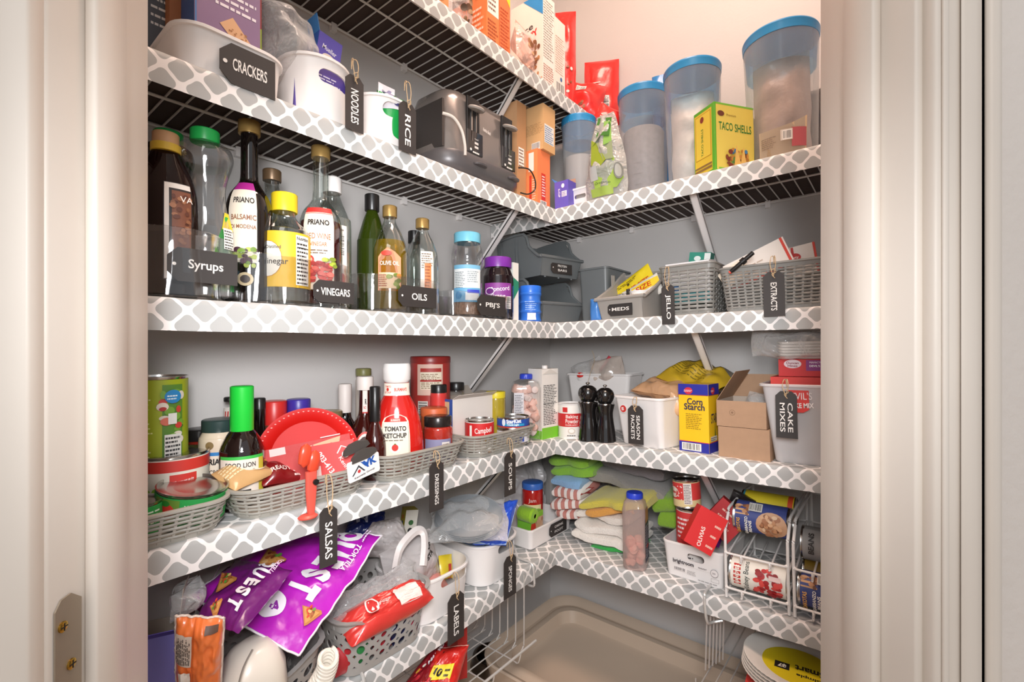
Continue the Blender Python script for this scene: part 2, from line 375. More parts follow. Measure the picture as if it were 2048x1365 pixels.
# ------------------------------------------------------------------ wire shelves and their liners
BOARD = M_('brown_liner_backing', '#4a3c36', .85, var=.15, scale=6)
def wire_shelf(side, n, a0, a1):
    z = H[n]; d = DL if side == 'L' else DR
    def P(al, bk, zz):                                        # along, back from the front edge, height
        return (-bk, al, zz + TL[n] * al) if side == 'L' else (al, bk, zz + TILT * al)
    where = {1: 'top', 2: 'second', 3: 'third', 4: 'fourth', 5: 'lowest'}[n]
    nm = 'left' if side == 'L' else 'back'
    root = bpy.data.objects.new('wire_shelf', None); COL.objects.link(root); root.location = P((a0 + a1) / 2, d / 2, z - .005)
    off = Matrix.Translation(-Vector(root.location))
    tag(root, f'white wire shelf along the {nm} wall, {where} from the top' if n > 1 and n < 5 else f'white wire shelf along the {nm} wall, {where} of all', 'shelf')
    w_ = MB(); k = int((a1 - a0) / .0262)
    for i in range(k + 1):
        al = a0 + .01 + i * .0262
        if al > a1 - .004: break
        w_.tube([P(al, d - .006, z - .0062), P(al, .006, z - .0062), P(al, .003, z - .009), P(al, .003, z - .036)], .0016, WIRE, 6, off)
    for bk, zz, r in ((d - .008, z - .0095, .0026), (d * .48, z - .0095, .0024), (.0055, z - .0095, .0028), (.0055, z - .036, .0028)):
        w_.tube([P(a0, bk, zz), P(a1, bk, zz)], r, WIRE, 8, off)
    o = w_.build('wire_deck', root)
    al = a0 + .12
    while al < a1 - .03:
        c = MB()
        if side == 'L': c.box(-d + .0005, al - .006, z - .022, -d + .012, al + .006, z - .004, WHITEP, off @ Matrix.Translation((0, 0, TL[n] * al)))
        else: c.box(al - .006, d - .012, z - .022 + TILT * al, al + .006, d - .0005, z - .004 + TILT * al, WHITEP, off)
        c.build('wall_clip', root); al += .19
    # liner: a strip over the top, rolled over the front edge and down the lip
    A0, A1 = a0, a1
    pts = [(d - .004, z)] + [(d * t, z) for t in (.75, .5, .25)] + [(.004, z), (.001, z - .0006), (-.0012, z - .003), (-.002, z - .008), (-.002, z - .02), (-.002, z - .032), (-.0015, z - LIP)]
    ln = MB(); ln.uv = []; vs = []; fs = []; S = [0]
    for (b0, y0), (b1, y1) in zip(pts, pts[1:]): S.append(S[-1] + math.hypot(b1 - b0, y1 - y0))
    nu = int((A1 - A0) / .04)
    for j, (bk, zz) in enumerate(pts):
        for i in range(nu + 1):
            al = A0 + (A1 - A0) * i / nu; wob = .0011 * noise.noise(Vector((al * 9, n * 7, j * .8))) if 3 < j else 0
            if side == 'L' and al > -.001: pass
            vs.append(P(al, bk + wob * .8, zz + wob)); ln.uv.append((al + .013 * n, S[j]))
    for j in range(len(pts) - 1):
        for i in range(nu): fs.append((j * (nu + 1) + i, j * (nu + 1) + i + 1, (j + 1) * (nu + 1) + i + 1, (j + 1) * (nu + 1) + i))
    # backing board underneath
    ln.add(vs, fs, TREL); q = [P(al, bk, zz) for zz in (z - .0042, z - .0008) for al, bk in ((A0 + .001, .003), (A1 - .001, .003), (A1 - .001, d - .004), (A0 + .001, d - .004))]
    ln.add(q, [(3, 2, 1, 0), (4, 5, 6, 7), (0, 1, 5, 4), (1, 2, 6, 5), (2, 3, 7, 6), (3, 0, 4, 7)], BOARD); ln.uv += [(0, 0)] * 8
    lo = ln.build('shelf_liner', root, fix=False, smooth=50); lo.location = -Vector(root.location); lo['label'] = 'grey and white trellis liner folded over the front'
    return root
shelves = {}
for n in (1, 2, 3, 4, 5):
    shelves['L', n] = wire_shelf('L', n, -1.02, DR - .012 if n == 1 else -.002)
    if n > 1: shelves['R', n] = wire_shelf('R', n, -DL + .003, 1.15)
def brace(side, n, px, drop=.235):
    z = H[n]; a = at(side, n, px, .012).loc; o = shelves[side, n]
    if side == 'L': p0, p1 = Vector((-.02, a.y, z - .014)), Vector((-DL + .004, a.y, z - drop))
    else: p0, p1 = Vector((a.x, .02, z - .014 + TILT * a.x)), Vector((a.x, DR - .004, z - drop - .03 + TILT * a.x))
    m = MB(); d = (p1 - p0).normalized(); sd = Vector((0, 1, 0)) if side == 'L' else Vector((1, 0, 0)); up = d.cross(sd)
    W_, tk = .0085, .003
    for s0, s1, u0, u1 in ((-W_, W_, -tk / 2, tk / 2), (-W_, -W_ + .002, -.008, tk / 2), (W_ - .002, W_, -.008, tk / 2)):
        vs = [p + sd * a_ + up * b_ for p in (p0, p1) for a_, b_ in ((s0, u0), (s1, u0), (s1, u1), (s0, u1))]
        m.add(vs, [(0, 1, 2, 3), (7, 6, 5, 4), (0, 4, 5, 1), (1, 5, 6, 2), (2, 6, 7, 3), (3, 7, 4, 0)], WHITEP)
    b_ = m.build('support_brace', o); b_.location = -Vector(o.location)
for a in (('L', 1, 1050), ('L', 2, 1046), ('L', 3, 1043), ('L', 4, 1040), ('R', 2, 1378), ('R', 3, 1378), ('R', 4, 1390)): brace(*a)

# ------------------------------------------------------------------ on the floor
def unz(px, py, z):
    d = ray(px, py); t = (z - CAM.z) / d.z; return CAM + d * t
TRAY = M_('brown_plastic_tray', '#c9b5a1', .25, var=.04, scale=10)
t = T('boot_tray', 'large tan plastic tray with a raised rounded rim on the pantry floor', 'tray', at('R', 5, 1300, 0))
t.matrix_world = Matrix.Translation((.38, -.02, .0005))
m = MB(); L0, L1, W0, W1 = -.56, .26, -.12, .325
def rim(i, r, z): return rr(L1 - L0 - 2 * i, W1 - W0 - 2 * i, r, z, (L0 + L1) / 2, (W0 + W1) / 2, 8)
m.loft([rim(.022, .06, 0), rim(.012, .075, .002), rim(0, .085, .052), rim(.004, .083, .056), rim(.012, .078, .054), rim(.026, .07, .036), rim(.034, .066, .0355), rim(.042, .062, .043), rim(.052, .058, .045), rim(.062, .055, .043), rim(.072, .05, .010), rim(.078, .05, .006)], TRAY)
m.build('tray_body', t)
# ------------------------------------------------------------------ makers of the goods
def art(root, fn, draw, name='label', **k):
    A = Art(fn, **k); draw(A); return A.build(name, root)
def can(p, label, h, wrap, draw=None, lid=None, group=None, rot=(0, 0, 0), name='food_can', cat='can', z0=.004, z1=None, lidname='lid', inner=STEEL):
    t = T(name, label, cat, p, group, rot); r = p.w / 2; n = 36
    m = MB(); m.lathe([(0, .001), (r - .004, .001), (r - .003, 0), (r, 0), (r, .002), (r - .0012, .004), (r - .0012, h - .004), (r, h - .002), (r, h), (r - .0018, h), (r - .0022, h - .004)], inner, n, c1=False)
    m.build('can_body', t)
    l = MB(); l.lathe([(0, h - .0035), (r * .5, h - .0035), (r * .55, h - .0028), (r * .72, h - .0035), (r * .78, h - .0028), (r - .0022, h - .0042)], lid or STEEL, n, c0=False, c1=False); l.build(lidname, t)
    if wrap:
        g = MB(); z1 = z1 or h - .0045; g.lathe([(r - .0008, z0), (r - .0004, z0 + .0003), (r - .0004, z1 - .0003), (r - .0008, z1)], ink(wrap), n, c0=False, c1=False); lb = g.build('paper_label', t)
        if draw: art(lb, cyl(r - .0004), draw, 'print', seg=.003)
    return t
def bottle(p, label, prof, glass, liq=None, lz=None, cap=None, draws=(), sx=1, sy=1, name='glass_bottle', cat='bottle', group=None, rot=(0, 0, 0), k=4, n=32, capname='cap', wraps=()):
    t = T(name, label, cat, p, group, rot); pr = [(v.x, v.y) for v in cr([(a, b, 0) for a, b in prof], k)] if k > 1 else prof
    pr = [(max(a, .0004), b) for a, b in pr]
    m = MB(); m.lathe([(0, pr[0][1])] + pr, glass, n, sx, sy, c1=False); m.build('bottle_body', t)
    rf = prof_r(pr)
    if liq:
        q = [(0, .002)] + [(max(a - .0018, .001), max(b, .002)) for a, b in pr if b < lz] + [(max(rf(lz) - .0018, .001), lz), (0, lz)]
        l = MB(); l.lathe(q, liq, n, sx, sy); l.build('contents', t)
    if cap:
        r, a, b, mt, ribs = cap; c = MB(); nn = 48 if ribs else 28; e = .0012
        loops = []
        for rr0, z in ((r - e * .4, a), (r, a + e), (r, b - e * 1.5), (r - e, b - e * .4), (r - e * 2, b)):
            loops.append([((rr0 - (.0006 if ribs and j % 2 and a < z < b - e else 0)) * math.cos(2 * math.pi * j / nn), (rr0 - (.0006 if ribs and j % 2 and a < z < b - e else 0)) * math.sin(2 * math.pi * j / nn), z) for j in range(nn)])
        c.loft(loops, mt); c.build(capname, t)
    for z0, z1, c, u in wraps:                               # paper bands: from z0 to z1, colour, part of the girth
        g = MB(); N_ = 30; vs = []
        for z in [z0 + (z1 - z0) * i / 8 for i in range(9)]:
            for j in range(N_ + 1):
                a = -math.pi / 2 + (j / N_ - .5) * 2 * math.pi * u; q = rf(z) + .0006; vs.append((q * sx * math.cos(a), q * sy * math.sin(a), z))
        g.add(vs, [(i * (N_ + 1) + j, i * (N_ + 1) + j + 1, (i + 1) * (N_ + 1) + j + 1, (i + 1) * (N_ + 1) + j) for i in range(8) for j in range(N_)], ink(c) if isinstance(c, str) else c)
        g.build('paper_label', t, fix=False)
    for d in draws: art(t, cyl(rf(p.h0) if hasattr(p, 'h0') else max(a for a, b in pr), lambda v: rf(v) + .0006, sx, sy), d, 'print', seg=.003)
    return t
def carton(p, label, w, d, h, cols, draws=(), name='carton', cat='box', group=None, rot=(0, 0, 0), flaps=None, open_=False, r=.0015):
    """cols: front, right, left, top"""
    t = T(name, label, cat, p, group, rot); m = MB(); c = [ink(x) if isinstance(x, str) else x for x in (cols + cols[-1:] * 3)[:4]]
    x = w / 2; e = .0007
    vs = [(-x, 0, 0), (x, 0, 0), (x, d, 0), (-x, d, 0), (-x, 0, h), (x, 0, h), (x, d, h), (-x, d, h)]
    m.add(vs, [(0, 1, 5, 4)], c[0]); m.add(vs, [(1, 2, 6, 5)], c[1]); m.add(vs, [(3, 0, 4, 7)], c[2]); m.add(vs, [(2, 3, 7, 6), (0, 3, 2, 1)], c[0])
    if not open_: m.add(vs, [(4, 5, 6, 7)], c[3])
    else:
        i_ = M_('inside_of_box_board', '#b9aa9c', .8); q = [(-x + e, e, h), (x - e, e, h), (x - e, d - e, h), (-x + e, d - e, h), (-x + e, e, e), (x - e, e, e), (x - e, d - e, e), (-x + e, d - e, e)]
        m.add(q, [(0, 1, 5, 4), (1, 2, 6, 5), (2, 3, 7, 6), (3, 0, 4, 7), (4, 5, 6, 7)], i_); m.add([vs[4], vs[5], vs[6], vs[7]] + q[:4], [(0, 1, 5, 4), (1, 2, 6, 5), (2, 3, 7, 6), (3, 0, 4, 7)], i_)
    m.build('box_body', t, fix=False)
    for which, fr, ang, ln, col in flaps or ():              # flaps hinge along a top edge
        g = MB(); a = R(ang); dz, dd = math.sin(a) * ln, math.cos(a) * ln; u0, u1 = fr; cl = ink(col) if isinstance(col, str) else col
        if which == 'F': q = [(-x + w * u0, 0, h), (-x + w * u1, 0, h), (-x + w * u1 - .003, -dd, h + dz), (-x + w * u0 + .003, -dd, h + dz)]; o_ = Vector((0, dz, dd)).normalized() * .0008
        elif which == 'B': q = [(-x + w * u0, d, h), (-x + w * u1, d, h), (-x + w * u1 - .003, d + dd, h + dz), (-x + w * u0 + .003, d + dd, h + dz)]; o_ = Vector((0, -dz, dd)).normalized() * .0008
        elif which == 'R': q = [(x, d * u0, h), (x, d * u1, h), (x + dd, d * u1 - .003, h + dz), (x + dd, d * u0 + .003, h + dz)]; o_ = Vector((-dz, 0, dd)).normalized() * .0008
        else: q = [(-x, d * u0, h), (-x, d * u1, h), (-x - dd, d * u1 - .003, h + dz), (-x - dd, d * u0 + .003, h + dz)]; o_ = Vector((dz, 0, dd)).normalized() * .0008
        q = q + [Vector(v) + o_ for v in q]
        g.add(q, [(0, 1, 2, 3), (7, 6, 5, 4), (0, 4, 5, 1), (1, 5, 6, 2), (2, 6, 7, 3), (3, 7, 4, 0)], cl); g.build('flap', t)
    fns = {'F': front(w), 'R': rside(w, d), 'L': lside(w, d), 'T': topf(w, h), 'B': lambda u, v, o: (x - u, d + o, v)}
    for k, f in draws: art(t, fns[k], f, 'print')
    return t
def tub(p, label, w, d, h, mat, name='storage_bin', cat='bin', tw=.82, r=.03, rb=None, th=.0022, rim=.004, group=None, rot=(0, 0, 0), rimh=.005, hole=None, low=None, n=7):
    """tapered bin with a rolled rim; the front face of its rim is at y=0, the base narrower"""
    t = T(name, label, cat, p, group, rot); rb = rb or r * .8; c = d / 2; m = MB()
    L = lambda w_, d_, r_, z: rr(w_, d_, r_, z, 0, c, n)
    def mix(k, i=0): return (w - 2 * rim) * (tw + (1 - tw) * k) - 2 * i, (d - 2 * rim) * (tw + (1 - tw) * k) - 2 * i
    lo = []
    for k, i, z in ((0, .003, 0), (0, 0, .003), (.33, 0, h * .33), (.66, 0, h * .66), (1, 0, h - rimh)): a, b = mix(k, i); lo.append(L(a, b, rb + (r - rb) * k - i * .5, z))
    lo += [L(w, d, r + rim, h - rimh), L(w, d, r + rim, h - .001), L(w - .002, d - .002, r + rim, h)]
    for k, z in ((1, h), (1, h - .002), (.66, h * .66), (.33, h * .33), (0, .005)): a, b = mix(k, th); lo.append(L(a, b, rb + (r - rb) * k - th * .5, z))
    if low:                                                 # a lowered front: pull the rim down in the middle of the front wall
        for q in lo:
            for i, v in enumerate(q):
                if v[2] > h * .5 and v[1] < low[1]: q[i] = (v[0], v[1], v[2] - low[0] * (v[2] / h))
    m.loft(lo, mat); o = m.build('bin_body', t)
    if hole:
        for (hx, hz, hw, hh, fn) in hole:
            cm = MB(); mm = Matrix.Translation((hx, 0, hz)) @ Matrix.Rotation(R(90), 4, 'X')
            if fn == 'L': mm = Matrix.Translation((-w / 2, c + hx, hz)) @ Matrix.Rotation(R(90), 4, 'Z') @ Matrix.Rotation(R(90), 4, 'X')
            cm.loft([[tuple(v) for v in rr(hw, hh, hh / 2 - .0005, zz, n=6)] for zz in (-.05, .05)], mat, M=mm)
            cutaway(o, cm)
    t['_w'] = w; return t
def cutaway(o, cm):
    c = cm.build('cut'); c.parent = o.parent; bpy.context.view_layer.update()
    b = o.modifiers.new('b', 'BOOLEAN'); b.object = c; b.operation = 'DIFFERENCE'; b.solver = 'EXACT'
    bpy.context.view_layer.update(); me = bpy.data.meshes.new_from_object(o.evaluated_get(bpy.context.evaluated_depsgraph_get()))
    o.modifiers.clear(); old = o.data; o.data = me; bpy.data.objects.remove(c); me.shade_smooth(); me.set_sharp_from_angle(angle=R(38))
def woven(p, label, w, d, h, mat, tw=.84, r=.03, rows=9, group=None, gap=None, rot=(0, 0, 0), cols=None, name='woven_basket', th=.0022, slit=False):
    """plastic basket moulded as a weave: staggered flat strands between upright ribs, with a solid rim"""
    t = T(name, label, 'basket', p, group, rot); c = d / 2; per = 2 * (w + d); cols = cols or int(per / .019); cols += cols % 2; ns = cols * 3
    def loopat(k, inset=0):
        a, b = w * (tw + (1 - tw) * k) - 2 * inset, d * (tw + (1 - tw) * k) - 2 * inset
        q = rr(a, b, r, 0, 0, c, 8); P = [Vector(v) for v in q] + [Vector(q[0])]; L = [0]
        for x, y in zip(P, P[1:]): L.append(L[-1] + (y - x).length)
        return P, L
    def pt(k, s, out):
        P, L = loopat(k); s = (s % 1) * L[-1]; i = 0
        while i < len(L) - 2 and L[i + 1] < s: i += 1
        v = P[i].lerp(P[i + 1], (s - L[i]) / max(L[i + 1] - L[i], 1e-9)); tg = (P[i + 1] - P[i]).normalized(); nrm = Vector((tg.y, -tg.x, 0))
        return v + nrm * out
    m = MB(); top = h * .87; dz = (top - .006) / rows
    for i in range(rows):
        z0 = .006 + dz * i + dz * .14; z1 = z0 + dz * .68; k0, k1 = z0 / h, z1 / h; loops = []
        for j in range(ns):
            s = j / ns; o_ = .0011 * math.cos(math.pi * (j / 3 + i)) ; 
            a, b = pt(k0, s, o_ + .0012), pt(k1, s, o_ + .0012); e, f = pt(k1, s, o_ - .0008), pt(k0, s, o_ - .0008); mid = pt((k0 + k1) / 2, s, o_ + .0022)
            loops.append([(a.x, a.y, z0), (mid.x, mid.y, (z0 + z1) / 2), (b.x, b.y, z1), (e.x, e.y, z1), (f.x, f.y, z0)])
        loops.append(loops[0]); m.loft(loops, mat, False, False)
    for j in range(cols):
        s = (j + .5) / cols * 1.0; hw = .0021 / per
        q = []
        for z in (.004, top + .004):
            for ds, o_ in ((-hw, -.0012), (hw, -.0012), (hw, .0014), (-hw, .0014)): v = pt(z / h, s + ds, o_); q.append((v.x, v.y, z))
        m.add(q, [(0, 1, 5, 4), (1, 2, 6, 5), (2, 3, 7, 6), (3, 0, 4, 7)], mat)
    m.build('woven_wall', t)
    f = MB(); ww = lambda k, i: rr(w * (tw + (1 - tw) * k) + 2 * i, d * (tw + (1 - tw) * k) + 2 * i, r + i, 0, 0, c, 8)
    f.loft([[(x, y, z) for x, y, _ in ww(k, i)] for k, i, z in ((top / h, -.001, top), (top / h, .002, top), (1, .002, h - .005), (1, .0045, h - .004), (1, .0045, h - .001), (1, .003, h), (1, -.001, h), (1, -.001, h - .004), (top / h, -.001, top))], mat, False, False); f.build('rim', t)
    b = MB(); b.loft([[(x, y, z) for x, y, _ in ww(z / h, 0)] for z in (0, .007)], mat); b.build('floor_panel', t)
    return t
def holed(p, label, w, d, h, mat, group=None, r=.03, tw=.86, rows=3, low=.0, rot=(0, 0, 0)):
    """plastic basket whose walls are pierced by round holes"""
    t = T('perforated_basket', label, 'basket', p, group, rot); c = d / 2; m = MB(); rq = random.Random(4)
    P = [Vector(v) for v in rr(1, 1, .001, 0)]
    def lp(k):
        q = [Vector(v) for v in rr(w * (tw + (1 - tw) * k), d * (tw + (1 - tw) * k), r, 0, 0, c, 6)]; q.append(q[0]); L = [0]
        for a, b in zip(q, q[1:]): L.append(L[-1] + (b - a).length)
        return q, L
    def drop(x, y): return low * math.exp(-((x / (w * .30)) ** 4)) if y < c * .8 else 0
    def pt(k, s, out=0):
        q, L = lp(k); s = (s % 1) * L[-1]; i = 0
        while i < len(L) - 2 and L[i + 1] < s: i += 1
        v = q[i].lerp(q[i + 1], (s - L[i]) / max(L[i + 1] - L[i], 1e-9)); tg = (q[i + 1] - q[i]).normalized()
        v = v + Vector((tg.y, -tg.x, 0)) * out; return v
    def W(k, s, out=0):
        v = pt(k, s, out); return (v.x, v.y, h * k - drop(v.x, v.y) * k)
    per = lp(1)[1][-1]; ncol = int(per / .024); K0, K1 = .16, .80
    for i in range(rows):
        for j in range(ncol):
            s0, s1 = j / ncol, (j + 1) / ncol; k0, k1 = K0 + (K1 - K0) * i / rows, K0 + (K1 - K0) * (i + 1) / rows
            rad = rq.choice((.0085, .0065, .0048)); cu, cv = (s0 + s1) / 2, (k0 + k1) / 2; n = 16; sq = []; ci = []
            for a in range(n):
                th = 2 * math.pi * (a + .5) / n; x, y = math.cos(th), math.sin(th); f = 1 / max(abs(x), abs(y))
                sq.append((cu + x * f * (s1 - s0) / 2, cv + y * f * (k1 - k0) / 2)); ci.append((cu + x * rad / per, cv + y * rad / h))
            for out in (.001, -.001): m.add([W(b, a, out) for a, b in sq + ci], [(a, (a + 1) % n, n + (a + 1) % n, n + a) for a in range(n)], mat)
            m.add([W(b, a, o_) for o_ in (.001, -.001) for a, b in ci], [(a, (a + 1) % n, n + (a + 1) % n, n + a) for a in range(n)], mat)
    N_ = ncol * 2
    def ring(k, out, rise=0): return [(lambda v: (v[0], v[1], v[2] + rise))(W(k, j / N_, out)) for j in range(N_)]
    m.loft([ring(0, -.002), ring(.02, .001), ring(K0, .001)], mat, True, False); m.loft([ring(.03, -.001), ring(K0, -.001)], mat, True, False)
    m.build('basket_body', t, fix=True)
    q = MB(); q.loft([ring(K1, .001), ring(.96, .001), ring(.97, .007), ring(1, .008), ring(1, .004), ring(1, -.001), ring(K1, -.001)], mat, False, False); q.build('rim', t)
    return t
def hang_tag(label, words, side, shelf, xc, wpx, y0, y1, back, ty, up=0, vert=True, size=None, hx=None, lean=0, twine=True, tip=0):
    """chalkboard tag on a loop of twine"""
    p = at(side, shelf, xc, back); hgt = p.h(y0) - p.h(y1); w = wpx * p.dep / F if side == 'R' else box_at(side, shelf, xc - wpx / 2, xc + wpx / 2, back).w
    base = p.h(y1); p.loc = p.loc + Vector((0, 0, base))
    t = T('hang_tag', label, 'tag', p, 'chalkboard tags tied to the bins' if False else None, (tip, lean, 0))
    m = MB(); k = min(w, hgt) * .24
    out = [(-w / 2, 0), (w / 2, 0), (w / 2, hgt - k), (w / 2 - k, hgt), (-w / 2 + k, hgt), (-w / 2, hgt - k)]
    m.loft([[(a, y, b) for a, b in out] for y in (-.0007, .0007)], CHALK); m.build('tag_board', t)
    A = Art(front(w, -.0007)); ln = words if isinstance(words, list) else [words]; wt = M_('chalk_white', '#efeae4', .8)
    for i, s in enumerate(ln):
        off = (len(ln) - 1) / 2 - i
        A.text(s, w / 2 + off * w * .36, hgt * .44, (size or w * .42) / (1 if len(ln) == 1 else 1.35), wt, -90, wid=min(hgt * .62, w * .42 * len(s) * 1.0), bold=.012)
    A.build('chalk_writing', t)
    if twine:
        tz = p.loc.z; rise = CAM.z + (CY - ty) / F * p.dep - tz; g = MB(); x = hx or 0
        for s in (-1, 1):
            g.tube(cr([(0, -.002, hgt - .010), (s * .002, -.004, hgt - .002), (x + s * .005, -.004, (hgt + rise) / 2), (x + s * .0035, -.001, rise), (x + s * .001, .007, rise + .002), (x, .009, rise - .012)], 5), .0008, TWINE, 5)
        g.tube(cr([(-.004, -.003, hgt + .001), (.002, -.006, hgt + .004), (.005, -.003, hgt - .002), (-.002, -.005, hgt - .006), (.003, -.004, hgt - .014)], 4), .0008, TWINE, 5)
        g.build('twine', t)
    return t
def sticker(root, w, h, x, z, y, words, rot=(0, 0, 0), size=.4, clip='LR', fit=.8, name='chalk_label', mat=None):
    """chalkboard label stuck flat on a bin"""
    o = MB(); k = h * .26; out = [(-w / 2 + k, 0), (w / 2, 0), (w / 2, h), (-w / 2 + k, h), (-w / 2, h - k), (-w / 2, k)]
    o.loft([[(a, b_, c) for a, c in out] for b_ in (-.0006, .0006)], mat or CHALK); b = o.build(name, root)
    b.matrix_local = Matrix.Translation((x, y, z)) @ Euler([R(a) for a in rot]).to_matrix().to_4x4(); b['label'] = 'black chalk label'
    A = Art(front(w, -.0006)); ls = words if isinstance(words, list) else [words]
    for i, s in enumerate(ls): A.text(s, w * .53, h / 2 + ((len(ls) - 1) / 2 - i) * h * .38, h * size / (1 if len(ls) == 1 else 1.25), M_('chalk_white', '#efeae4', .8), 0, wid=w * fit * (1 if len(ls) == 1 else .6), bold=.014)
    A.ell(w * .09, h / 2, h * .05, h * .05, M_('chalk_white', '#efeae4', .8)); A.build('chalk_writing', b); return b
def heap(name, label, cat, p, w, h, t_, mat, seed=0, amp=.004, rot=(0, 0, 0), draw=None, group=None, nz=12, part='bag_body', n=22):
    """a soft pack"""
    t = T(name, label, cat, p, group, rot); m = MB(); bag(m, w, h, t_, mat, seed, amp, n=n, nz=nz); m.build(part, t)
    if draw:
        f = pillow(w, h, t_, seed, amp, nz); art(t, lambda u, v, o: (lambda q: (q[0], q[1] - o - .0008, q[2]))(f(-1)(u / w, v / h)), draw, 'print', seg=.006)
    return t
def deep(side, px0, back, pxf):
    a = at(side, 3, px0, back).loc; d = ray(pxf)
    if side == 'L': t = (a.y - CAM.y) / d.y; return -back - (CAM.x + t * d.x)
    t = (a.x - CAM.x) / d.x; return CAM.y + t * d.y - back
def prof(w, h, pts): return [(a * w / 2, b * h) for a, b in pts]
# ------------------------------------------------------------------ top shelf, left wall
S = 1
p = box_at('L', S, 845, 897, .03)
t = carton(p, 'tan cereal carton with a pale woven picture, leftmost in the row on the top shelf', p.w, .06, .24, ['#d98f5c', '#d08a58', '#d9a272'], [('F', lambda A: A.blobs(.005, .01, p.w - .005, .12, 14, .006, .012, ['#e8c69c', '#c98a5a', '#ecd3b4'])), ('L', lambda A: A.lines(.01, .01, .05, .1, 8, '#a86a3c'))])
p = box_at('L', S, 900, 930, .045)
heap('snack_bag', 'clear bag of twisted brown snacks beside the orange carton on the top shelf', 'bag', p, p.w * 1.5, .21, .07, FILM, 3, .006, rot=(-4, 0, 0), draw=lambda A: A.blobs(.012, .01, .06, .13, 34, .003, .009, ['#6b4a33', '#8a6a4c', '#b08a66', '#54402f']))
d = deep('L', 973, .012, 905); p = box_at('L', S, 973, 998, .012)
carton(p, 'orange food carton with a white nutrition panel on its edge, on the top shelf', p.w, d, .26, ['#f0834a', '#e87d45', '#f58a4c'], [
    ('L', lambda A: (A.rect(0, .12, d * .5, .26, '#7e5b46'), A.blobs(.005, .12, d * .45, .2, 20, .004, .009, ['#5c4334', '#8c6a4e', '#b28c68']), A.lines(d * .55, .03, d - .006, .09, 5, '#fbd9c0'), A.ell(d * .75, .115, .006, .006, '#ffe8d8'))),
    ('F', lambda A: (A.rect(.003, .07, p.w - .002, .24, '#f6ece4'), A.lines(.006, .08, p.w - .005, .235, 14, '#7a5c4c'), A.lines(.004, .01, p.w - .004, .06, 6, '#a8502a')))])
p = box_at('L', S, 999, 1020, .012)
carton(p, 'orange carton with a yellow corner, between the orange food carton and the white rice cereal', p.w, .05, .27, ['#ef7a48', '#e47040', '#f08048'], [('F', lambda A: (A.poly([(0, .16), (p.w, .12), (p.w, .2), (0, .24)], '#f3d433'), A.lines(.003, .01, p.w - .003, .11, 12, '#b8502c')))])
d = deep('L', 1086, .014, 1022); p = box_at('L', S, 1086, 1109, .014)
carton(p, 'white rice cereal box with a blue corner and red lettering on the top shelf', p.w, d, .245, ['#f5ebe3', '#efe4dc', '#f8e8dc'], [
    ('L', lambda A: (A.poly([(d * .40, .245), (d, .245), (d, .185)], '#2f8fd0'), A.text('Rice', d * .45, .163, .017, '#33302f', 12, wid=d * .5, bold=.01), A.text('CRISPY', d * .5, .138, .018, '#e5362c', 16, wid=d * .72, bold=.03), A.blobs(d * .45, .03, d * .9, .11, 20, .003, .008, ['#a4714a', '#c08a5c', '#7a4a2c']), A.rect(0, 0, d, .018, '#e7a07c'))),
    ('F', lambda A: (A.lines(.002, .075, p.w - .002, .235, 22, '#9a8a80', .3), A.lines(.002, .01, p.w - .002, .06, 8, '#c08a78', .4)))])
p2 = box_at('L', S, 1110, 1130, .014)
carton(p2, 'slim white carton of fine print with a blue seal, right of the rice cereal', p2.w, .06, p2.h(42), ['#f4e9df', '#efe4dc', '#f8e8dc'], [('F', lambda A: (A.lines(.002, .06, p2.w - .002, .165, 16, '#c08a70', .25), A.ell(p2.w * .6, .047, .005, .006, '#2b5f9c'), A.bars(.004, .008, p2.w - .004, .036)))])
p = box_at('L', S, 1030, 1072, -.003)
heap('snack_bag', 'crinkled clear bag of pretzels leaning on the white rice cereal box', 'bag', p, .075, .10, .03, clear('pink_clear_film', '#f6ddd2', .35, .9, .12, '#f6e2d8', bump=1, bscale=30), 9, .007, rot=(-8, 6, 0), draw=lambda A: A.blobs(.03, .006, .065, .06, 16, .004, .008, ['#b07a50', '#8a5632', '#caa078']))
RED = foil('#e5302a', 'glossy_red_film')
p = at('L', S, 1131, .06, 0, True)
heap('coffee_bag', 'tall upright red coffee bag behind the slim white carton', 'bag', p, .062, p.h(24), .055, RED, 21, .003, draw=lambda A: A.blobs(.01, .03, .05, .13, 8, .002, .006, ['#f6e8e0', '#8c4a2c']))
p = at('L', S, 1160, .035, 0, True)
heap('coffee_bag', 'slumped red bag with bean pictures lying against the upright red pouch', 'bag', p, .12, .115, .055, RED, 33, .006, rot=(-10, 12, 0), draw=lambda A: (A.blobs(.015, .02, .07, .05, 5, .004, .008, ['#7c4a34', '#a8684a']), A.bars(.03, .07, .06, .095)))
p = at('L', S, 1203, .012, 0, True)
heap('coffee_pouch', 'square-topped red coffee pouch with a white barcode strip at the end of the top shelf', 'pouch', p, .108, p.h(122), .05, RED, 40, .002, draw=lambda A: (A.bars(.058, .02, .078, .085, vert=False), A.poly([(.045, .03), (.052, .05), (.046, .085), (.05, .05)], '#f8e6e0'), A.ell(.034, .035, .01, .006, '#b9683a'), A.ell(.06, .10, .007, .01, '#9c4a30'), A.rect(.012, .125, .05, .128, '#f4d8d0')))
p = at('L', S, 1205, -.035, -.045, True)
heap('coffee_bag', 'red coffee bag with a pale edge drooping over the end of the top shelf liner', 'bag', p, .085, .06, .025, RED, 51, .004, rot=(0, 34, 0), draw=lambda A: (A.text('8', .085, .02, .012, '#f6ece6'), A.lines(.02, .012, .06, .03, 3, '#f3cfc6')))

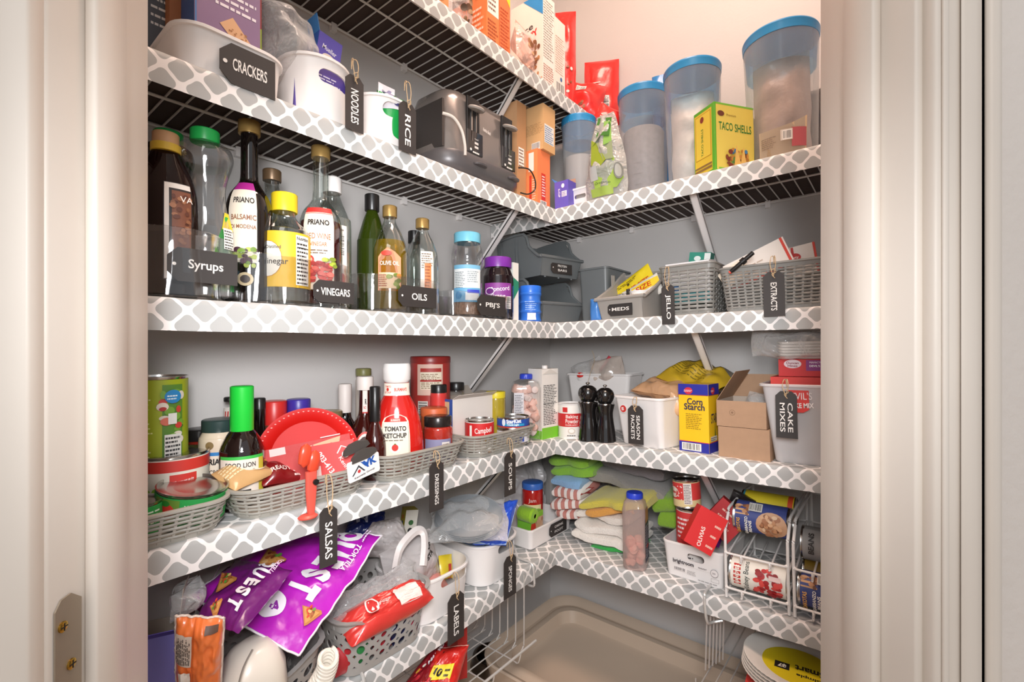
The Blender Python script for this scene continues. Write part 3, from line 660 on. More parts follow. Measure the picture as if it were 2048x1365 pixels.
# ------------------------------------------------------------------ second shelf, left wall
S = 2
p = box_at('L', S, 353, 584, -.004); hh = (p.hl(20) + p.hr(126)) / 2
cb = tub(p, 'long white lidless bin marked crackers at the left end of the second shelf', p.w, .19, hh, WHITEP, tw=.93, r=.035)
q = box_at('L', S, 437, 548, 0)
sticker(cb, q.w, .056, (q.loc.y - p.loc.y), -.008, -.0055 + .006, ['CRACKERS'], size=.3, fit=.62)
cp = p
p = sub(cp, -cp.w * .36, .12, .004); carton(p, 'dark grey cracker box with slanting print at the back of the crackers bin', .05, .05, .27, ['#4f5257', '#46484c', '#3f4246'], [('F', lambda A: A.lines(.006, .09, .044, .26, 14, '#d8d4ce', .3)), ('L', lambda A: A.lines(.006, .09, .044, .26, 14, '#d8d4ce', .3))])
p = sub(cp, -cp.w * .22, .10, .004); carton(p, 'orange brown cracker box between the dark grey and the purple ones', .045, .06, .27, ['#a9683c', '#9c5e34', '#b06e40'], [('L', lambda A: A.lines(.006, .1, .05, .26, 12, '#d9b48c', .25))])
p = sub(cp, cp.w * .02, .045, .004, w=.088)
carton(p, 'purple box with a cracker picture standing in the crackers bin', p.w, .065, .27, ['#8c6f93', '#80648a', '#3d62a0'], [('F', lambda A: (A.lines(p.w * .3, .118, p.w * .95, .165, 5, '#f4ecf4'), A.poly([(p.w * .36, .092), (p.w * .56, .108), (p.w * .93, .072), (p.w * .8, .055)], '#e2b184'), A.blobs(p.w * .5, .075, p.w * .78, .09, 16, .0008, .0016, ['#a8713f']), A.rect(0, 0, .002, .27, '#3f7ab8')))])
p = sub(cp, cp.w * .27, .05, .004, w=.022); carton(p, 'narrow red and green box at the right end inside the crackers bin', p.w, .05, .27, ['#8f1f1c', '#7c1a18', '#8f1f1c'], [('F', lambda A: A.rect(0, .03, p.w, .115, '#8ea41c'))])
p = box_at('L', S, 596, 728, -.002); hh = p.hr(148)
nb = tub(p, 'white oval handled bin holding noodles on the second shelf', p.w, .17, hh, WHITEP, tw=.90, r=.055, hole=[(-.004 + p.w * .12, hh * .70, p.w * .5, .022, 'F')])
np_ = sub(p, 0, 0, 0, w=p.w)
p = sub(np_, 0, .035, .008, w=np_.w); carton(p, 'deep purple pasta box inside the noodles bin', p.w * .8, .05, hh * .93, ['#58479a', '#4e3f8c', '#58479a'], [('F', lambda A: (A.lines(p.w * .2, hh * .5, p.w * .7, hh * .8, 6, '#e0dcf0')))])
p = sub(np_, np_.w * .14, .07, .03, w=.045)
carton(p, 'open blue pasta box leaning up out of the noodles bin', p.w, .04, p.h(62), ['#5a50ae', '#4e46a0', '#4a58b8'], [('F', lambda A: (A.text('Mueller', p.w * .5, p.h(62) - .025, .009, '#f0eef8', -8, wid=p.w * .6, bold=.01), A.ell(p.w * .5, p.h(62) - .041, .012, .008, '#e2d4c4'), A.lines(.006, .06, p.w - .01, .09, 3, '#e8e4f4'), A.lines(.006, .02, p.w - .01, .04, 2, '#e8e4f4'))), ('L', lambda A: A.rect(0, 0, .04, p.h(62), '#3c6cc0'))], flaps=[('B', (0, 1), 70, .025, '#c2a894'), ('L', (0, 1), 75, .03, '#4e8fd0')], open_=True, rot=(0, 8, 0))
p = sub(np_, -np_.w * .22, .09, .06, w=.085)
heap('clear_bag', 'puffy clear plastic bag bulging out of the noodles bin', 'bag', p, p.w * 1.25, .135, .11, FILM, 14, .009, rot=(0, -10, 0), n=34)
p = box_at('L', S, 742, 848, -.002); hh = p.hr(222)
rb_ = tub(p, 'white oval handled bin holding rice on the second shelf', p.w, .15, hh, WHITEP, tw=.86, r=.05, hole=[(p.w * .08, hh * .74, p.w * .62, .026, 'F')])
p = sub(p, .012, .03, .008, w=p.w * .62)
heap('rice_bag', 'green and white rice bag standing inside the rice bin', 'bag', p, p.w, hh + .008, .05, foil('#1f9a48', 'green_film'), 8, .003, draw=lambda A: (A.rect(.0, .06, p.w * .5, .11, '#d8d4dc'), A.blobs(.01, .06, p.w * .45, .1, 12, .003, .007, ['#3c3a6c', '#8a86a8', '#f0eeea']), A.ell(p.w * .8, .065, .012, .012, '#8cc63a')))
hang_tag('black chalk tag reading noodles tied to the noodles bin', 'NOODLES', 'L', 2, 709, 36, 152, 262, -.012, 120, lean=0)
hang_tag('black chalk tag reading rice tied to the rice bin', 'RICE', 'L', 2, 815, 34, 206, 305, -.014, 165, size=.013)
# toaster
p = box_at('L', S, 900, 1046, .008); t = T('toaster', 'black and grey long four slice toaster with two levers near the corner', 'toaster', p)
w = p.w; d = .165; hh = (p.hl(165) + p.hr(228)) / 2
TB = M_('toaster_gunmetal', '#7d7672', .22, .35, .03, coat=.4); TD = M_('toaster_dark_gloss', '#3b3634', .12, .1, .03, coat=.6); TBASE = M_('toaster_base_grey', '#5e5a5b', .35, .2)
m = MB(); c = d / 2 + .004
m.loft([rr(w + .012, d + .006, .05, .03, 0, c, 8), rr(w + .006, d, .05, .05, 0, c, 8), rr(w - .002, d - .008, .05, hh * .6, 0, c, 8), rr(w - .012, d - .02, .05, hh * .86, 0, c, 8), rr(w - .024, d - .034, .045, hh * .96, 0, c, 8), rr(w - .045, d - .055, .035, hh, 0, c, 8)], TB); m.build('body', t)
m = MB(); m.loft([rr(w - .02, d - .02, .05, .004, 0, c, 8), rr(w + .004, d + .002, .055, .012, 0, c, 8), rr(w + .022, d + .014, .06, .026, 0, c, 8), rr(w + .024, d + .016, .06, .044, 0, c, 8), rr(w + .016, d + .01, .055, .05, 0, c, 8)], TBASE); m.build('base', t)
m = MB(); m.loft([rr(w * .96, d * .9, .05, -.0, 0, c, 8), rr(w * .96, d * .9, .05, .006, 0, c, 8)], BLACKP); m.build('foot_pad', t)
m = MB(); m.box(-w / 2 - .002, .022, .055, -w / 2 + .004, d - .02, hh * .8, TD); m.build('side_panel', t)
for k in (-.20, .27):
    g = MB(); x = k * w; g.rbox(.040, .006, hh * .52, .002, BLACKP, .001, x, .0065, hh * .40); g.build('lever_slot', t)
    g = MB(); g.box(x - .009, .0015, hh * .42, x - .005, .0045, hh * .8, STEEL); g.box(x + .006, .0015, hh * .42, x + .008, .0045, hh * .85, STEEL); g.build('lever_track', t)
    g = MB(); g.lathe([(0, 0), (.019, .001), (.022, .004), (.019, .007), (0, .009)], M_('toaster_lever', '#a39b94', .3), 26, 1, .8, M=Matrix.Translation((x, -.004, hh * .76)) @ Matrix.Rotation(R(14), 4, 'X')); g.build('lever', t)
    g = MB(); g.rbox(.050, .004, hh * .26, .002, TD, .0012, x + .004, .0035, .055); o = g.build('control_panel', t)
    art(o, front(.05, .0015, x + .004), lambda A: (A.rect(.022, .068, .034, .073, '#d8d2cc'), A.rect(.022, .077, .034, .082, '#d8d2cc'), A.ell(.010, .062, .003, .003, '#e8e2dc'), A.text('TOAST', .028, .088, .003, '#d8d2cc'), A.lines(.016, .056, .04, .064, 1, '#e8e2dc')), 'print')
    g = MB(); g.lathe([(0, 0), (.018, .001), (.020, .004), (.016, .007), (0, .007)], TBASE, 24, 1, .55, M=Matrix.Translation((x + .012, -.006, .028))); g.build('crumb_tray_handle', t)
art(t, front(w, .0045), lambda A: A.text('Hamilton Beach', w * .48, hh * .62, .008, '#e8e2dc', -6, wid=.026, bold=.01), 'print')
g = MB(); g.tube(cr([(-w / 2 - .012, .01, .115), (-w / 2 + .006, -.004, .108), (-w / 2 + .022, -.012, .085), (-w / 2 + .030, -.014, .055), (-w / 2 + .033, -.012, .035)], 8), .0032, M_('beige_cord', '#cfc5bc', .4), 8); g.build('cord', t)
g = MB(); g.tube(cr([(w / 2 - .006, .01, .075), (w / 2 + .02, -.004, .075), (w / 2 + .042, -.006, .055), (w / 2 + .042, -.006, .030), (w / 2 + .018, -.004, .012), (w / 2 - .012, -.002, .008)], 8), .0018, BLACKP, 8); g.build('cord', t)
# boxes in the corner
p = box_at('L', S, 1075, 1100, .02); hA = p.h(303); dA = deep('L', 1075, .02, 1046)
carton(p, 'orange carton standing upright right of the toaster under the torn kraft box', p.w, dA, hA, ['#ef8350', '#e37543', '#f09058'], [
    ('L', lambda A: (A.rect(dA * .4, hA * .62, dA * .75, hA * .95, '#f6ede4'), A.rect(dA * .45, .02, dA * .6, hA * .55, '#d8402c'), A.lines(dA * .65, .02, dA * .9, hA * .5, 9, '#f4d8c4'))),
    ('F', lambda A: (A.rect(p.w * .3, .02, p.w * .62, hA * .6, '#d23326'), A.lines(p.w * .34, .03, p.w * .6, hA * .58, 8, '#f6e4dc'), A.bars(p.w * .2, .003, p.w * .7, .018)))])
p3 = box_at('L', S, 1086, 1110, .012, hA + .001)
carton(p3, 'torn open kraft box lying on top of the orange carton in the corner', p3.w, deep('L', 1086, .012, 1046), p3.h(214), ['#d8aa74', '#cfa06c', '#dcb07c'], [('L', lambda A: (A.lines(.01, .045, .07, .075, 9, '#9c7448', .25), A.bars(.03, .003, .058, .022))), ('F', lambda A: (A.rect(.006, .02, p3.w - .006, .07, '#e8e4dc'), A.lines(.008, .022, p3.w - .008, .068, 8, '#4a7ab0')))], open_=True, flaps=[('B', (0, 1), 80, .022, '#9a7450'), ('R', (0.1, .9), 78, .02, '#b98c5c')])
p = box_at('L', S, 1036, 1050, .05, .0)
carton(p, 'brown and white carton peeking up behind the toaster', p.w * 1.3, .05, p.h(206), ['#b98a60', '#b08058', '#c89a70'], [('F', lambda A: (A.rect(.006, .1, p.w, .15, '#efe8e0'), A.lines(.008, .1, p.w, .15, 6, '#6a4a38')))])
p = box_at('R', S, 1110, 1137, .012); hp = p.h(362)
carton(p, 'small opened violet tea box right in the corner of the second shelf', p.w, .04, hp, ['#6b5fc0', '#6357b4', '#3d7ad0'], [('F', lambda A: (A.text('K-CUP', p.w * .34, hp * .58, .006, '#f2f0fa', -90, bold=.03), A.ell(p.w * .62, hp * .82, .005, .006, '#f2f0fa'), A.rect(p.w * .52, hp * .42, p.w * .9, hp * .62, '#efecf4'), A.lines(p.w * .54, hp * .44, p.w * .88, hp * .6, 5, '#5a4f9c')))], open_=True, flaps=[('L', (0, 1), 50, .018, '#4f86d8'), ('B', (0, 1), 75, .015, '#b58f7c')])
# ------------------------------------------------------------------ second shelf, back wall
LIDB = M_('blue_lid_plastic', '#2e8cc4', .3, var=.03); FRO2 = clear('cloudy_storage_plastic', '#f6f6f6', .13, .6, .2, '#e6e8e8')
def canister(x0, x1, ytop, back, label, taper=.86, contents=None, group=None, draw=None, lid=LIDB, lh=.017, ybot=None):
    p = rnd_at('R', 2, x0, x1, back); h = p.h(ytop) - .004; r = p.w / 2 - .002
    t = T('storage_canister', label, 'canister', p, group); m = MB()
    m.lathe([(0, .001), (r * taper, .001), (r * taper + .001, .004), (r * (taper + (1 - taper) * .5), h * .5), (r * .985, h - lh)], FRO2, 40, c1=False); m.build('canister_body', t)
    l = MB(); n = 72; loops = []
    for a, z, rib in ((.99, h - lh - .004, 0), (1.0, h - lh - .002, 1), (1.012, h - .006, 1), (1.012, h - .0035, 0), (.99, h, 0), (.8, h + .001, 0)):
        loops.append([((r * a + (-.0012 if rib and j % 2 else 0)) * math.cos(2 * math.pi * j / n), (r * a + (-.0012 if rib and j % 2 else 0)) * math.sin(2 * math.pi * j / n), z) for j in range(n)])
    l.loft(loops, lid); l.build('lid', t)
    g = MB(); g.lathe([(r * .90, h * .74), (r * .955, h - lh - .002)], clear('blue_lid_skirt', '#8fcdf0', .22, .5, .15, '#4aa8dc'), 40, c0=False, c1=False); g.build('lid_skirt', t)
    if contents: contents(t, r * taper, h)
    if draw: art(t, cyl(r * .95, lambda v: r * (taper + (1 - taper) * min(v / h, 1)) + .0006), draw, 'print')
    return t
def fill(mat, frac):
    def f(t, r, h): m = MB(); m.lathe([(0, .003), (r * .96, .003), (r * 1.0, h * frac), (r * .5, h * frac + .006), (0, h * frac + .003)], mat, 30); m.build('contents', t)
    return f
canister(1125, 1197, 238, .125, 'shorter frosted canister with a blue lid in the corner by the green snack bag', contents=fill(M_('greyish_powder', '#a8a6a6', .9), .6))
p = box_at('R', 2, 1138, 1180, .035)
t = tub(p, 'low white slotted tray in front of the corner canister', p.w * 1.4, .10, .055, WHITEP, name='white_tray', cat='tray', tw=.95, r=.008, hole=[(0, .032, .035, .011, 'F')])
canister(1240, 1340, 184, .225, 'blue-lidded canister with measuring marks left of the tallest pair', contents=lambda t, r, h: [t_ for t_ in [MB().lathe([(0, .003), (r * .9, .003), (r * .94, h * .66), (r * .88, h * .68), (0, h * .67)], M_('dark_grey_meal', '#8f8d90', .9, var=.2, scale=80), 30).build('contents', t)]], draw=lambda A: (A.lines(-.03, .10, .0, .103, 1, '#8a8888'), A.rect(-.028, .07, -.008, .0708, '#8a8888'), A.rect(-.03, .13, -.004, .1308, '#8a8888')))
def bagfill(cols, seed, hf=.9):
    def f(t, r, h):
        m = MB(); bag(m, r * 1.7, h * hf, r * 1.55, M_('crumpled_bag_' + cols, '#' + cols, .4, var=.15, scale=30, bump=.8, bscale=35), seed, .004); o = m.build('inner_bag', t); o.location = (0, 0, .006)
    return f
canister(1333, 1445, 138, .16, 'tall blue-lidded canister of white flour behind the taco box', contents=bagfill('e6e0dc', 3, .8))
c5 = canister(1497, 1636, 72, .145, 'tallest blue-lidded canister holding a crumpled pink bag, at the right end', contents=bagfill('b99f94', 6, .84), draw=lambda A: (A.poly([(-.052, .02), (.05, .03), (.052, .105), (.02, .09), (-.05, .085)], '#cdb08c'), A.rect(.018, .04, .05, .08, '#b5545a'), A.rect(-.004, .055, .02, .078, '#cfc6bc'), A.bars(.0, .056, .018, .076), A.lines(-.045, .045, -.012, .07, 6, '#8a7868'), A.text('Sugar', -.03, .03, .012, '#a58a66', 80, bold=.0)))
p = box_at('R', 2, 1316, 1340, .295)
heap('blue_sack', 'bright blue crinkled pack poking up behind the two middle canisters', 'bag', p, .055, p.h(148), .03, foil('#2f86c8', 'blue_film'), 5, .005)
d = deep('R', 1432, .02, 1503); p = box_at('R', 2, 1395, 1432, .012); hT = p.h(212)
p = box_at('R', 2, 1392, 1430, .018, yaw=0); w_ = p.w; dT = .066
TACO = T('taco_shell_box', 'green and yellow taco shells box standing before the tall canisters', 'box', at('R', 2, 1431, .010, yaw=-52 + 0)); hT = at('R', 2, 1431, .01).h(203)
g = MB(); e = .0007; W_, D_ = .108, .066       # its corner points to the room
for a, b in (((0, 0), (W_, D_)),): g.rbox(W_, D_, hT, .0012, ink('#5fae2c'), .0008, W_ / 2, D_ / 2)
TACO.matrix_world = Matrix.Translation(at('R', 2, 1431, .006).loc) @ Matrix.Rotation(-TILT, 4, 'Y') @ Matrix.Rotation(R(57), 4, 'Z')
g.build('box_body', TACO)
art(TACO, lambda u, v, o: (u, -o, v), lambda A: (A.rect(.004, .004, W_ - .001, hT - .003, '#e6cf5c'), A.rect(.004, hT - .005, W_, hT - .001, '#7cc03a'), A.text('TACO', .030, hT * .66, .018, '#2f7a2c', wid=.038, bold=.015), A.text('SHELLS', .077, hT * .655, .018, '#2f7a2c', wid=.046, bold=.015), A.ell(.017, hT * .84, .009, .006, '#6c3420'), A.text('Premium', .045, hT * .83, .005, '#8a6c2c', bold=.0), A.blobs(.03, .012, .085, .05, 40, .003, .007, ['#8a4a28', '#c98a3c', '#5c8a3c', '#e2c07c', '#7c3020', '#3f7fae'], 4), A.poly([(.045, .008), (.052, .06), (.066, .012)], '#e6b860'), A.poly([(.06, .008), (.072, .058), (.08, .012)], '#e6b860'), A.rect(.004, .002, W_, .006, '#7cc03a')), 'print')
art(TACO, lambda u, v, o: (-o, D_ - u, v), lambda A: (A.rect(.003, .006, D_ - .008, hT - .008, '#e3c33c'), A.rect(.006, hT * .26, D_ - .011, hT - .012, '#b98a24'), A.rect(.0075, hT * .27, D_ - .0125, hT - .0135, '#e8cc48'), A.text('TACO SHELLS', D_ * .42, hT * .5, .0062, '#2f7a2c', 90, wid=.062, bold=.02), A.ell(D_ * .42, hT * .84, .006, .007, '#8a3424'), A.rect(.004, .012, D_ - .009, .017, '#8a6a3c'), A.rect(.004, .020, D_ - .009, .024, '#8a6a3c')), 'print')
p = box_at('R', 2, 1482, 1506, .12); carton(p, 'dark green box partly hidden between the taco box and the tallest canister', p.w, .04, p.h(232), ['#2f5a34', '#28502e', '#35623a'])
p = box_at('R', 2, 1612, 1650, .22)
heap('dark_bag', 'dark brown bag behind the tallest canister at the doorway edge', 'bag', p, p.w, p.h(180), .05, foil('#3a302c', 'dark_brown_film'), 7, .003)
# green snack bag
p = box_at('R', 2, 1172, 1258, .028)
t = T('snack_bag', 'glossy green snack bag narrowing to a gathered top on the second shelf', 'bag', p); w = p.w * 1.04; hh = p.h(228)
GB = clear('silvery_film', '#cfcfca', .45, .9, .1, '#dfdcd6', bump=1, bscale=40)
def gb(s):
    def f(u, v):
        ww = w * (1 - .62 * v ** 1.7) * (1 - .12 * (1 - v) ** 6); e = (1 - abs(2 * u - 1) ** 2.4) * (1 - v ** 3) * (1 - (1 - v) ** 6)
        k = noise.noise(Vector((u * 5, v * 7, s + 2))) * .010 * (.3 + e)
        return ((u - .5) * ww + noise.noise(Vector((v * 6, 3, 1))) * .004, s * .028 * e + k, v * hh)
    return f
m = MB(); m.surf(gb(-1), 26, 34, GB); m.surf(gb(1), 26, 34, GB); m.build('bag_body', t)
def gmap(u, v, o): q = gb(-1)(u, v); return (q[0], q[1] - .0012 - o * 4, q[2])
art(t, gmap, lambda A: (A.poly([(.12, .98), (.85, .93), (.75, .7), (.5, .72), (.1, .62)], '#3f7a2c'), A.poly([(.5, .9), (.8, .88), (.78, .62), (.55, .6)], '#7fae4c'), A.poly([(.1, .72), (.3, .66), (.62, .42), (.35, .3), (.2, .42)], '#94a430'), A.poly([(.5, .45), (.75, .5), (.95, .2), (.8, .1), (.3, .12), (.28, .24)], '#9cb84c'), A.poly([(.3, .66), (.8, .62), (.78, .42), (.55, .42)], '#8f9a74'), A.rect(.2, .04, .72, .13, '#a4bc54'), A.rect(.22, .22, .42, .36, '#c9c9c4'), A.text('Oregano', .5, .17, .04, '#28482c', -2, wid=.36, bold=.0), A.ell(.88, .27, .09, .09, '#77776f'), A.ell(.88, .27, .06, .07, '#a5a49c')), 'print', step=.0002, seg=.03)
# ------------------------------------------------------------------ third shelf, left wall: bottles in clear trays
S = 3
def tray(x0, x1, hgt, back, label, r=.045, d=.17):
    p = box_at('L', S, x0, x1, back); t = tub(p, label, p.w, d, hgt, CLEARP, name='clear_tray', cat='tray', tw=.985, r=r, rim=.001, th=.0016, rimh=.003, n=9)
    p.t = t; return p
OILG = clear('golden_oil', '#e8c62e', .25, .7, .05, '#d9b020'); GOLD = M_('gold_cap', '#b89558', .3, .5); BROWNG = clear('brown_syrup_glass', '#3a201a', .45, .85, .04, '#2a1512')
# syrups
p1 = tray(262, 473, .092, .0, 'clear curved tray of syrup bottles at the left end of the third shelf', r=.06)
sticker(p1.t, .083, .044, p1.w * .17, .022, .004, ['Syrups'], size=.36, fit=.5)
w, h = .074, .232
q = subf(p1, p1.w * -.08, .055, .006, -6); q.h0 = .05
bottle(q, 'dark syrup bottle with a tan and yellow cap, nearest the door frame', prof(w, h, [(.9, 0), (1, .02), (1, .3), (1, .55), (.86, .68), (.55, .80), (.40, .86), (.36, .88), (.36, .93)]), BROWNG, DARKGL, h * .72, (.0155, h * .885, h * .955, M_('tan_cap', '#d3a377', .4), 1),
       sx=1, sy=.7, draws=[lambda A: (A.rect(.0, .02, .035, .15, '#2c2422'), A.rect(.001, .021, .006, .149, '#e8e0d8'), A.rect(.001, .142, .034, .149, '#e8e0d8'), A.rect(.009, .06, .033, .139, '#7c4a34'), A.blobs(.0095, .06, .032, .135, 30, .002, .004, ['#8c5a3c', '#5c3020', '#a06a48']), A.text('VA', .024, .128, .008, '#f0e8e0', bold=.0), A.lines(.010, .03, .033, .055, 3, '#e8e0d8'))])
g = MB(); g.lathe([(.017, h * .84), (.0175, h * .842), (.0175, h * .884), (.016, h * .886)], M_('yellow_collar', '#e0b83c', .4), 28); o = g.build('collar', bpy.context.scene.objects[-1] if False else None); o.matrix_world = Matrix.Translation(q.loc)
o.parent = [x for x in bpy.data.objects if x.name.startswith('glass_bottle') and not x.parent][-1]; o.matrix_parent_inverse = Matrix(); o.matrix_world = o.parent.matrix_world
HON = [(.86, 0), (.98, .015), (1, .05), (1, .36), (.86, .46), (.72, .58), (.74, .68), (.92, .78), (1, .84), (.9, .895), (.6, .925), (.5, .94), (.5, .955)]
w, h = .072, .242; GC = M_('green_flip_cap', '#1aa84c', .35)
q = subf(p1, p1.w * .32, .055, .006, -4); q.h0 = .05
bottle(q, 'waisted clear syrup bottle, nearly empty, with a green cap and green label', prof(w, h, HON), CLEARP, clear('syrup_dregs', '#d9d2cc', .2, .6, .1), h * .35, (.0185, h * .925, h, GC, 0), sy=.8,
       draws=[lambda A: (A.poly([(.012, .01), (.05, .01), (.05, .118), (.036, .118), (.014, .07)], '#2fae4a'), A.poly([(.024, .098), (.05, .098), (.05, .124), (.036, .124)], '#f0d62e'), A.rect(.026, .07, .046, .1, '#f2f0ea'), A.lines(.027, .071, .045, .099, 7, '#3c3a38'), A.ell(.030, .035, .008, .009, '#7fb8dc'), A.lines(.016, .05, .03, .064, 3, '#1f7c34'))])
q = subf(p1, p1.w * .08, .115, .006)
bottle(q, 'dark syrup bottle with a green cap behind the nearly empty one', prof(w * .9, h * 1.02, HON), BROWNG, DARKGL, h * .85, (.0185, h * .94, h * 1.02, GC, 0), sy=.8)
# vinegars
p2 = tray(477, 717, .075, .002, 'clear curved tray of vinegar bottles on the third shelf')
q_ = box_at('L', S, 627, 708, 0); sticker(p2.t, q_.w, .036, q_.loc.y - p2.loc.y, .008, -.0015, ['VINEGARS'], size=.34, fit=.72)
WINE = [(.95, 0), (1, .01), (1, .42), (.98, .50), (.82, .58), (.50, .64), (.38, .68), (.36, .80), (.36, .92), (.40, .935)]
w, h = .066, .278
q = subf(p2, -p2.w * .31, .055, .006, 0); q.h0 = .05
bottle(q, 'tall dark balsamic vinegar bottle with a gold cap and magenta topped label', prof(w, h, WINE), DARKGL, None, 0, (.0155, h * .925, h, GOLD, 1), draws=[lambda A: (A.rect(-.03, .055, .010, .165, '#efe2cf'), A.rect(-.03, .165, .010, .178, '#b0268c'), A.text('PRIANO', -.008, .148, .009, '#2a2422', wid=.03, bold=.03), A.text('BALSAMIC', -.008, .122, .008, '#8c5a3c', wid=.034), A.text('DI MODENA', -.008, .108, .006, '#8c5a3c', wid=.034), A.blobs(-.02, .05, .008, .075, 20, .003, .005, ['#4c2a3c', '#6c8c2c', '#3c1c2c', '#a8b83c']), A.ell(-.005, .03, .010, .010, '#d9c49a'), A.ell(-.005, .03, .006, .006, '#3a2c28'))])
w, h = .076, .175
q = subf(p2, -p2.w * .06, .042, .006, 6); q.h0 = .05
bottle(q, 'short round vinegar bottle with a yellow cap and yellow label', prof(w, h, [(.95, 0), (1, .02), (1, .58), (.9, .66), (.6, .74), (.44, .79), (.42, .84)]), GLASS, clear('pale_vinegar', '#e8e0c8', .15, .5, .05), h * .62, (.0195, h * .83, h, M_('yellow_cap', '#f2d429', .4), 1),
       wraps=[(.022, .108, '#eebd2c', 1)], draws=[lambda A: (A.ell(-.028, .065, .021, .028, '#c98c24'), A.ell(-.028, .065, .02, .027, '#f6f0e2'), A.text('Vinegar', -.018, .06, .012, '#2a2422', wid=.038, bold=.01), A.text('Heinz' if False else 'Distilled', -.02, .083, .005, '#4a4038'), A.rect(.012, .026, .036, .104, '#f6f0e6'), A.text('Nutrition', .024, .099, .0055, '#1c1a18', wid=.021, bold=.03), A.lines(.0135, .028, .035, .095, 11, '#2c2826'), A.rect(.0135, .084, .035, .0855, '#1c1a18'))])
w, h = .070, .272
q = subf(p2, p2.w * .27, .045, .006, -6); q.h0 = .05
bottle(q, 'clear red wine vinegar bottle with a gold cap and cream grape label', prof(w, h, WINE), GLASS, clear('red_vinegar', '#7c1c1c', .45, .8, .05, '#6a1414'), h * .52, (.0155, h * .925, h, GOLD, 1),
       draws=[lambda A: (A.rect(-.025, .024, .025, .152, '#f3e6d4'), A.rect(-.025, .150, .025, .161, '#cf3430'), A.text('PRIANO', 0, .135, .0095, '#241f1e', wid=.034, bold=.04), A.text('RED WINE', 0, .112, .0095, '#a8683c', wid=.038, bold=.005), A.text('VINEGAR', 0, .099, .007, '#a8683c', wid=.026), A.lines(-.02, .083, .02, .092, 2, '#6c5a4c'), A.ell(-.015, .073, .009, .008, '#d8433c'), A.ell(-.015, .073, .006, .005, '#eab09a'), A.blobs(-.019, .036, .018, .068, 60, .0035, .005, ['#d94a40', '#c22f2c', '#e8685c', '#b8242a'], 3), A.blobs(.008, .062, .023, .074, 6, .003, .005, ['#a8b83c', '#7c8c2c']))])
q = subf(p2, p2.w * .03, .125, .006, 0)
bottle(q, 'clear bottle with a brown cap standing behind the yellow capped vinegar', prof(.06, .235, [(.95, 0), (1, .02), (1, .55), (.8, .68), (.5, .8), (.42, .88), (.42, .92)]), GLASS, None, 0, (.015, .218, .238, M_('bronze_cap', '#7c6248', .35, .4), 0))
q = subf(p2, p2.w * .47, .075, .006, -6); q.h0 = .05
bottle(q, 'white capped clear vinegar bottle with a barcode label behind the red wine vinegar', prof(.066, .232, [(.95, 0), (1, .02), (1, .62), (.9, .70), (.55, .82), (.42, .88), (.42, .92)]), GLASS, clear('pale_vinegar'), .1, (.0165, .208, .236, WHITEP, 1), draws=[lambda A: (A.rect(-.03, .02, .03, .145, '#f2e8e0'), A.bars(.002, .09, .026, .13, vert=False), A.lines(.0, .135, .024, .141, 1, '#8a7c72'), A.ell(.02, .05, .006, .01, '#d84a44'))])
# oils
p3 = tray(733, 897, .068, .002, 'clear curved tray of oil bottles on the third shelf')
q_ = box_at('L', S, 797, 873, 0); sticker(p3.t, q_.w, .040, q_.loc.y - p3.loc.y, .012, -.0015, ['OILS'], size=.32, fit=.4)
w, h = .058, .245
q = rnd_at('L', S, 714, 774, .085); q.loc.z += 0; h = q.h(390)
GRG = clear('olive_green_glass', '#4c6418', .62, .92, .05, '#39480f')
bottle(q, 'tall dark green olive oil bottle with a black cap between the vinegar and oil trays', prof(q.w * .95, h, [(.95, 0), (1, .02), (1, .55), (.96, .62), (.6, .78), (.36, .86), (.36, .9)]), GRG, M_('green_oil', '#4a5a14', .2), h * .66, (.014, h * .86, h, BLACKP, 0), sx=1, sy=1)
w, h = .068, .205
q = subf(p3, -p3.w * .06, .05, .006, 6); q.h0 = .05
bottle(q, 'golden olive oil bottle with an orange olive label', prof(w, h, [(.92, 0), (1, .02), (1, .5), (.92, .62), (.66, .74), (.36, .84), (.34, .90)]), GLASS, OILG, h * .66, (.014, h * .89, h, GOLD, 1), draws=[lambda A: (A.poly([(-.026, .036), (.018, .036), (.018, .10), (.006, .11), (-.008, .118), (-.02, .108), (-.026, .1)], '#e58a54'), A.text('OLIVE OIL', -.004, .088, .008, '#f6ead8', wid=.036, bold=.02), A.ell(-.010, .107, .010, .005, '#c8402c'), A.rect(-.024, .04, .016, .07, '#e8c8a0'), A.blobs(-.006, .042, .014, .066, 8, .004, .006, ['#8a9a3c', '#6c7c24', '#c8843c']), A.lines(-.024, .044, -.008, .068, 6, '#a8503c'))])
q = subf(p3, p3.w * .36, .05, .006, -8); q.h0 = .05
bottle(q, 'nearly empty square shouldered oil bottle with a gold cap in the oil tray', prof(.066, .197, [(.95, 0), (1, .02), (1, .52), (.8, .70), (.42, .84), (.36, .88)]), GLASS, clear('pale_vinegar'), .03, (.014, .176, .197, GOLD, 1), sy=.8, draws=[lambda A: (A.rect(.0, .01, .028, .125, '#f0e4d4'), A.lines(.002, .09, .026, .123, 7, '#6c5a4c'), A.rect(.008, .03, .022, .1, '#d9824c'), A.lines(.009, .033, .021, .098, 10, '#8c4a24'))])
q = subf(p3, p3.w * .28, .12, .006)
bottle(q, 'small bottle with a tan cap tucked between the two oils', prof(.045, .15, [(.95, 0), (1, .02), (1, .6), (.6, .8), (.4, .9)]), GLASS, OILG, .05, (.0125, .135, .152, GOLD, 0))
q = subf(p3, p3.w * .56, .125, .006)
bottle(q, 'clear oil bottle with a black cap at the back right of the oil tray', prof(.055, .185, [(.95, 0), (1, .02), (1, .6), (.6, .78), (.4, .88)]), GLASS, OILG, .03, (.0135, .162, .19, BLACKP, 0))
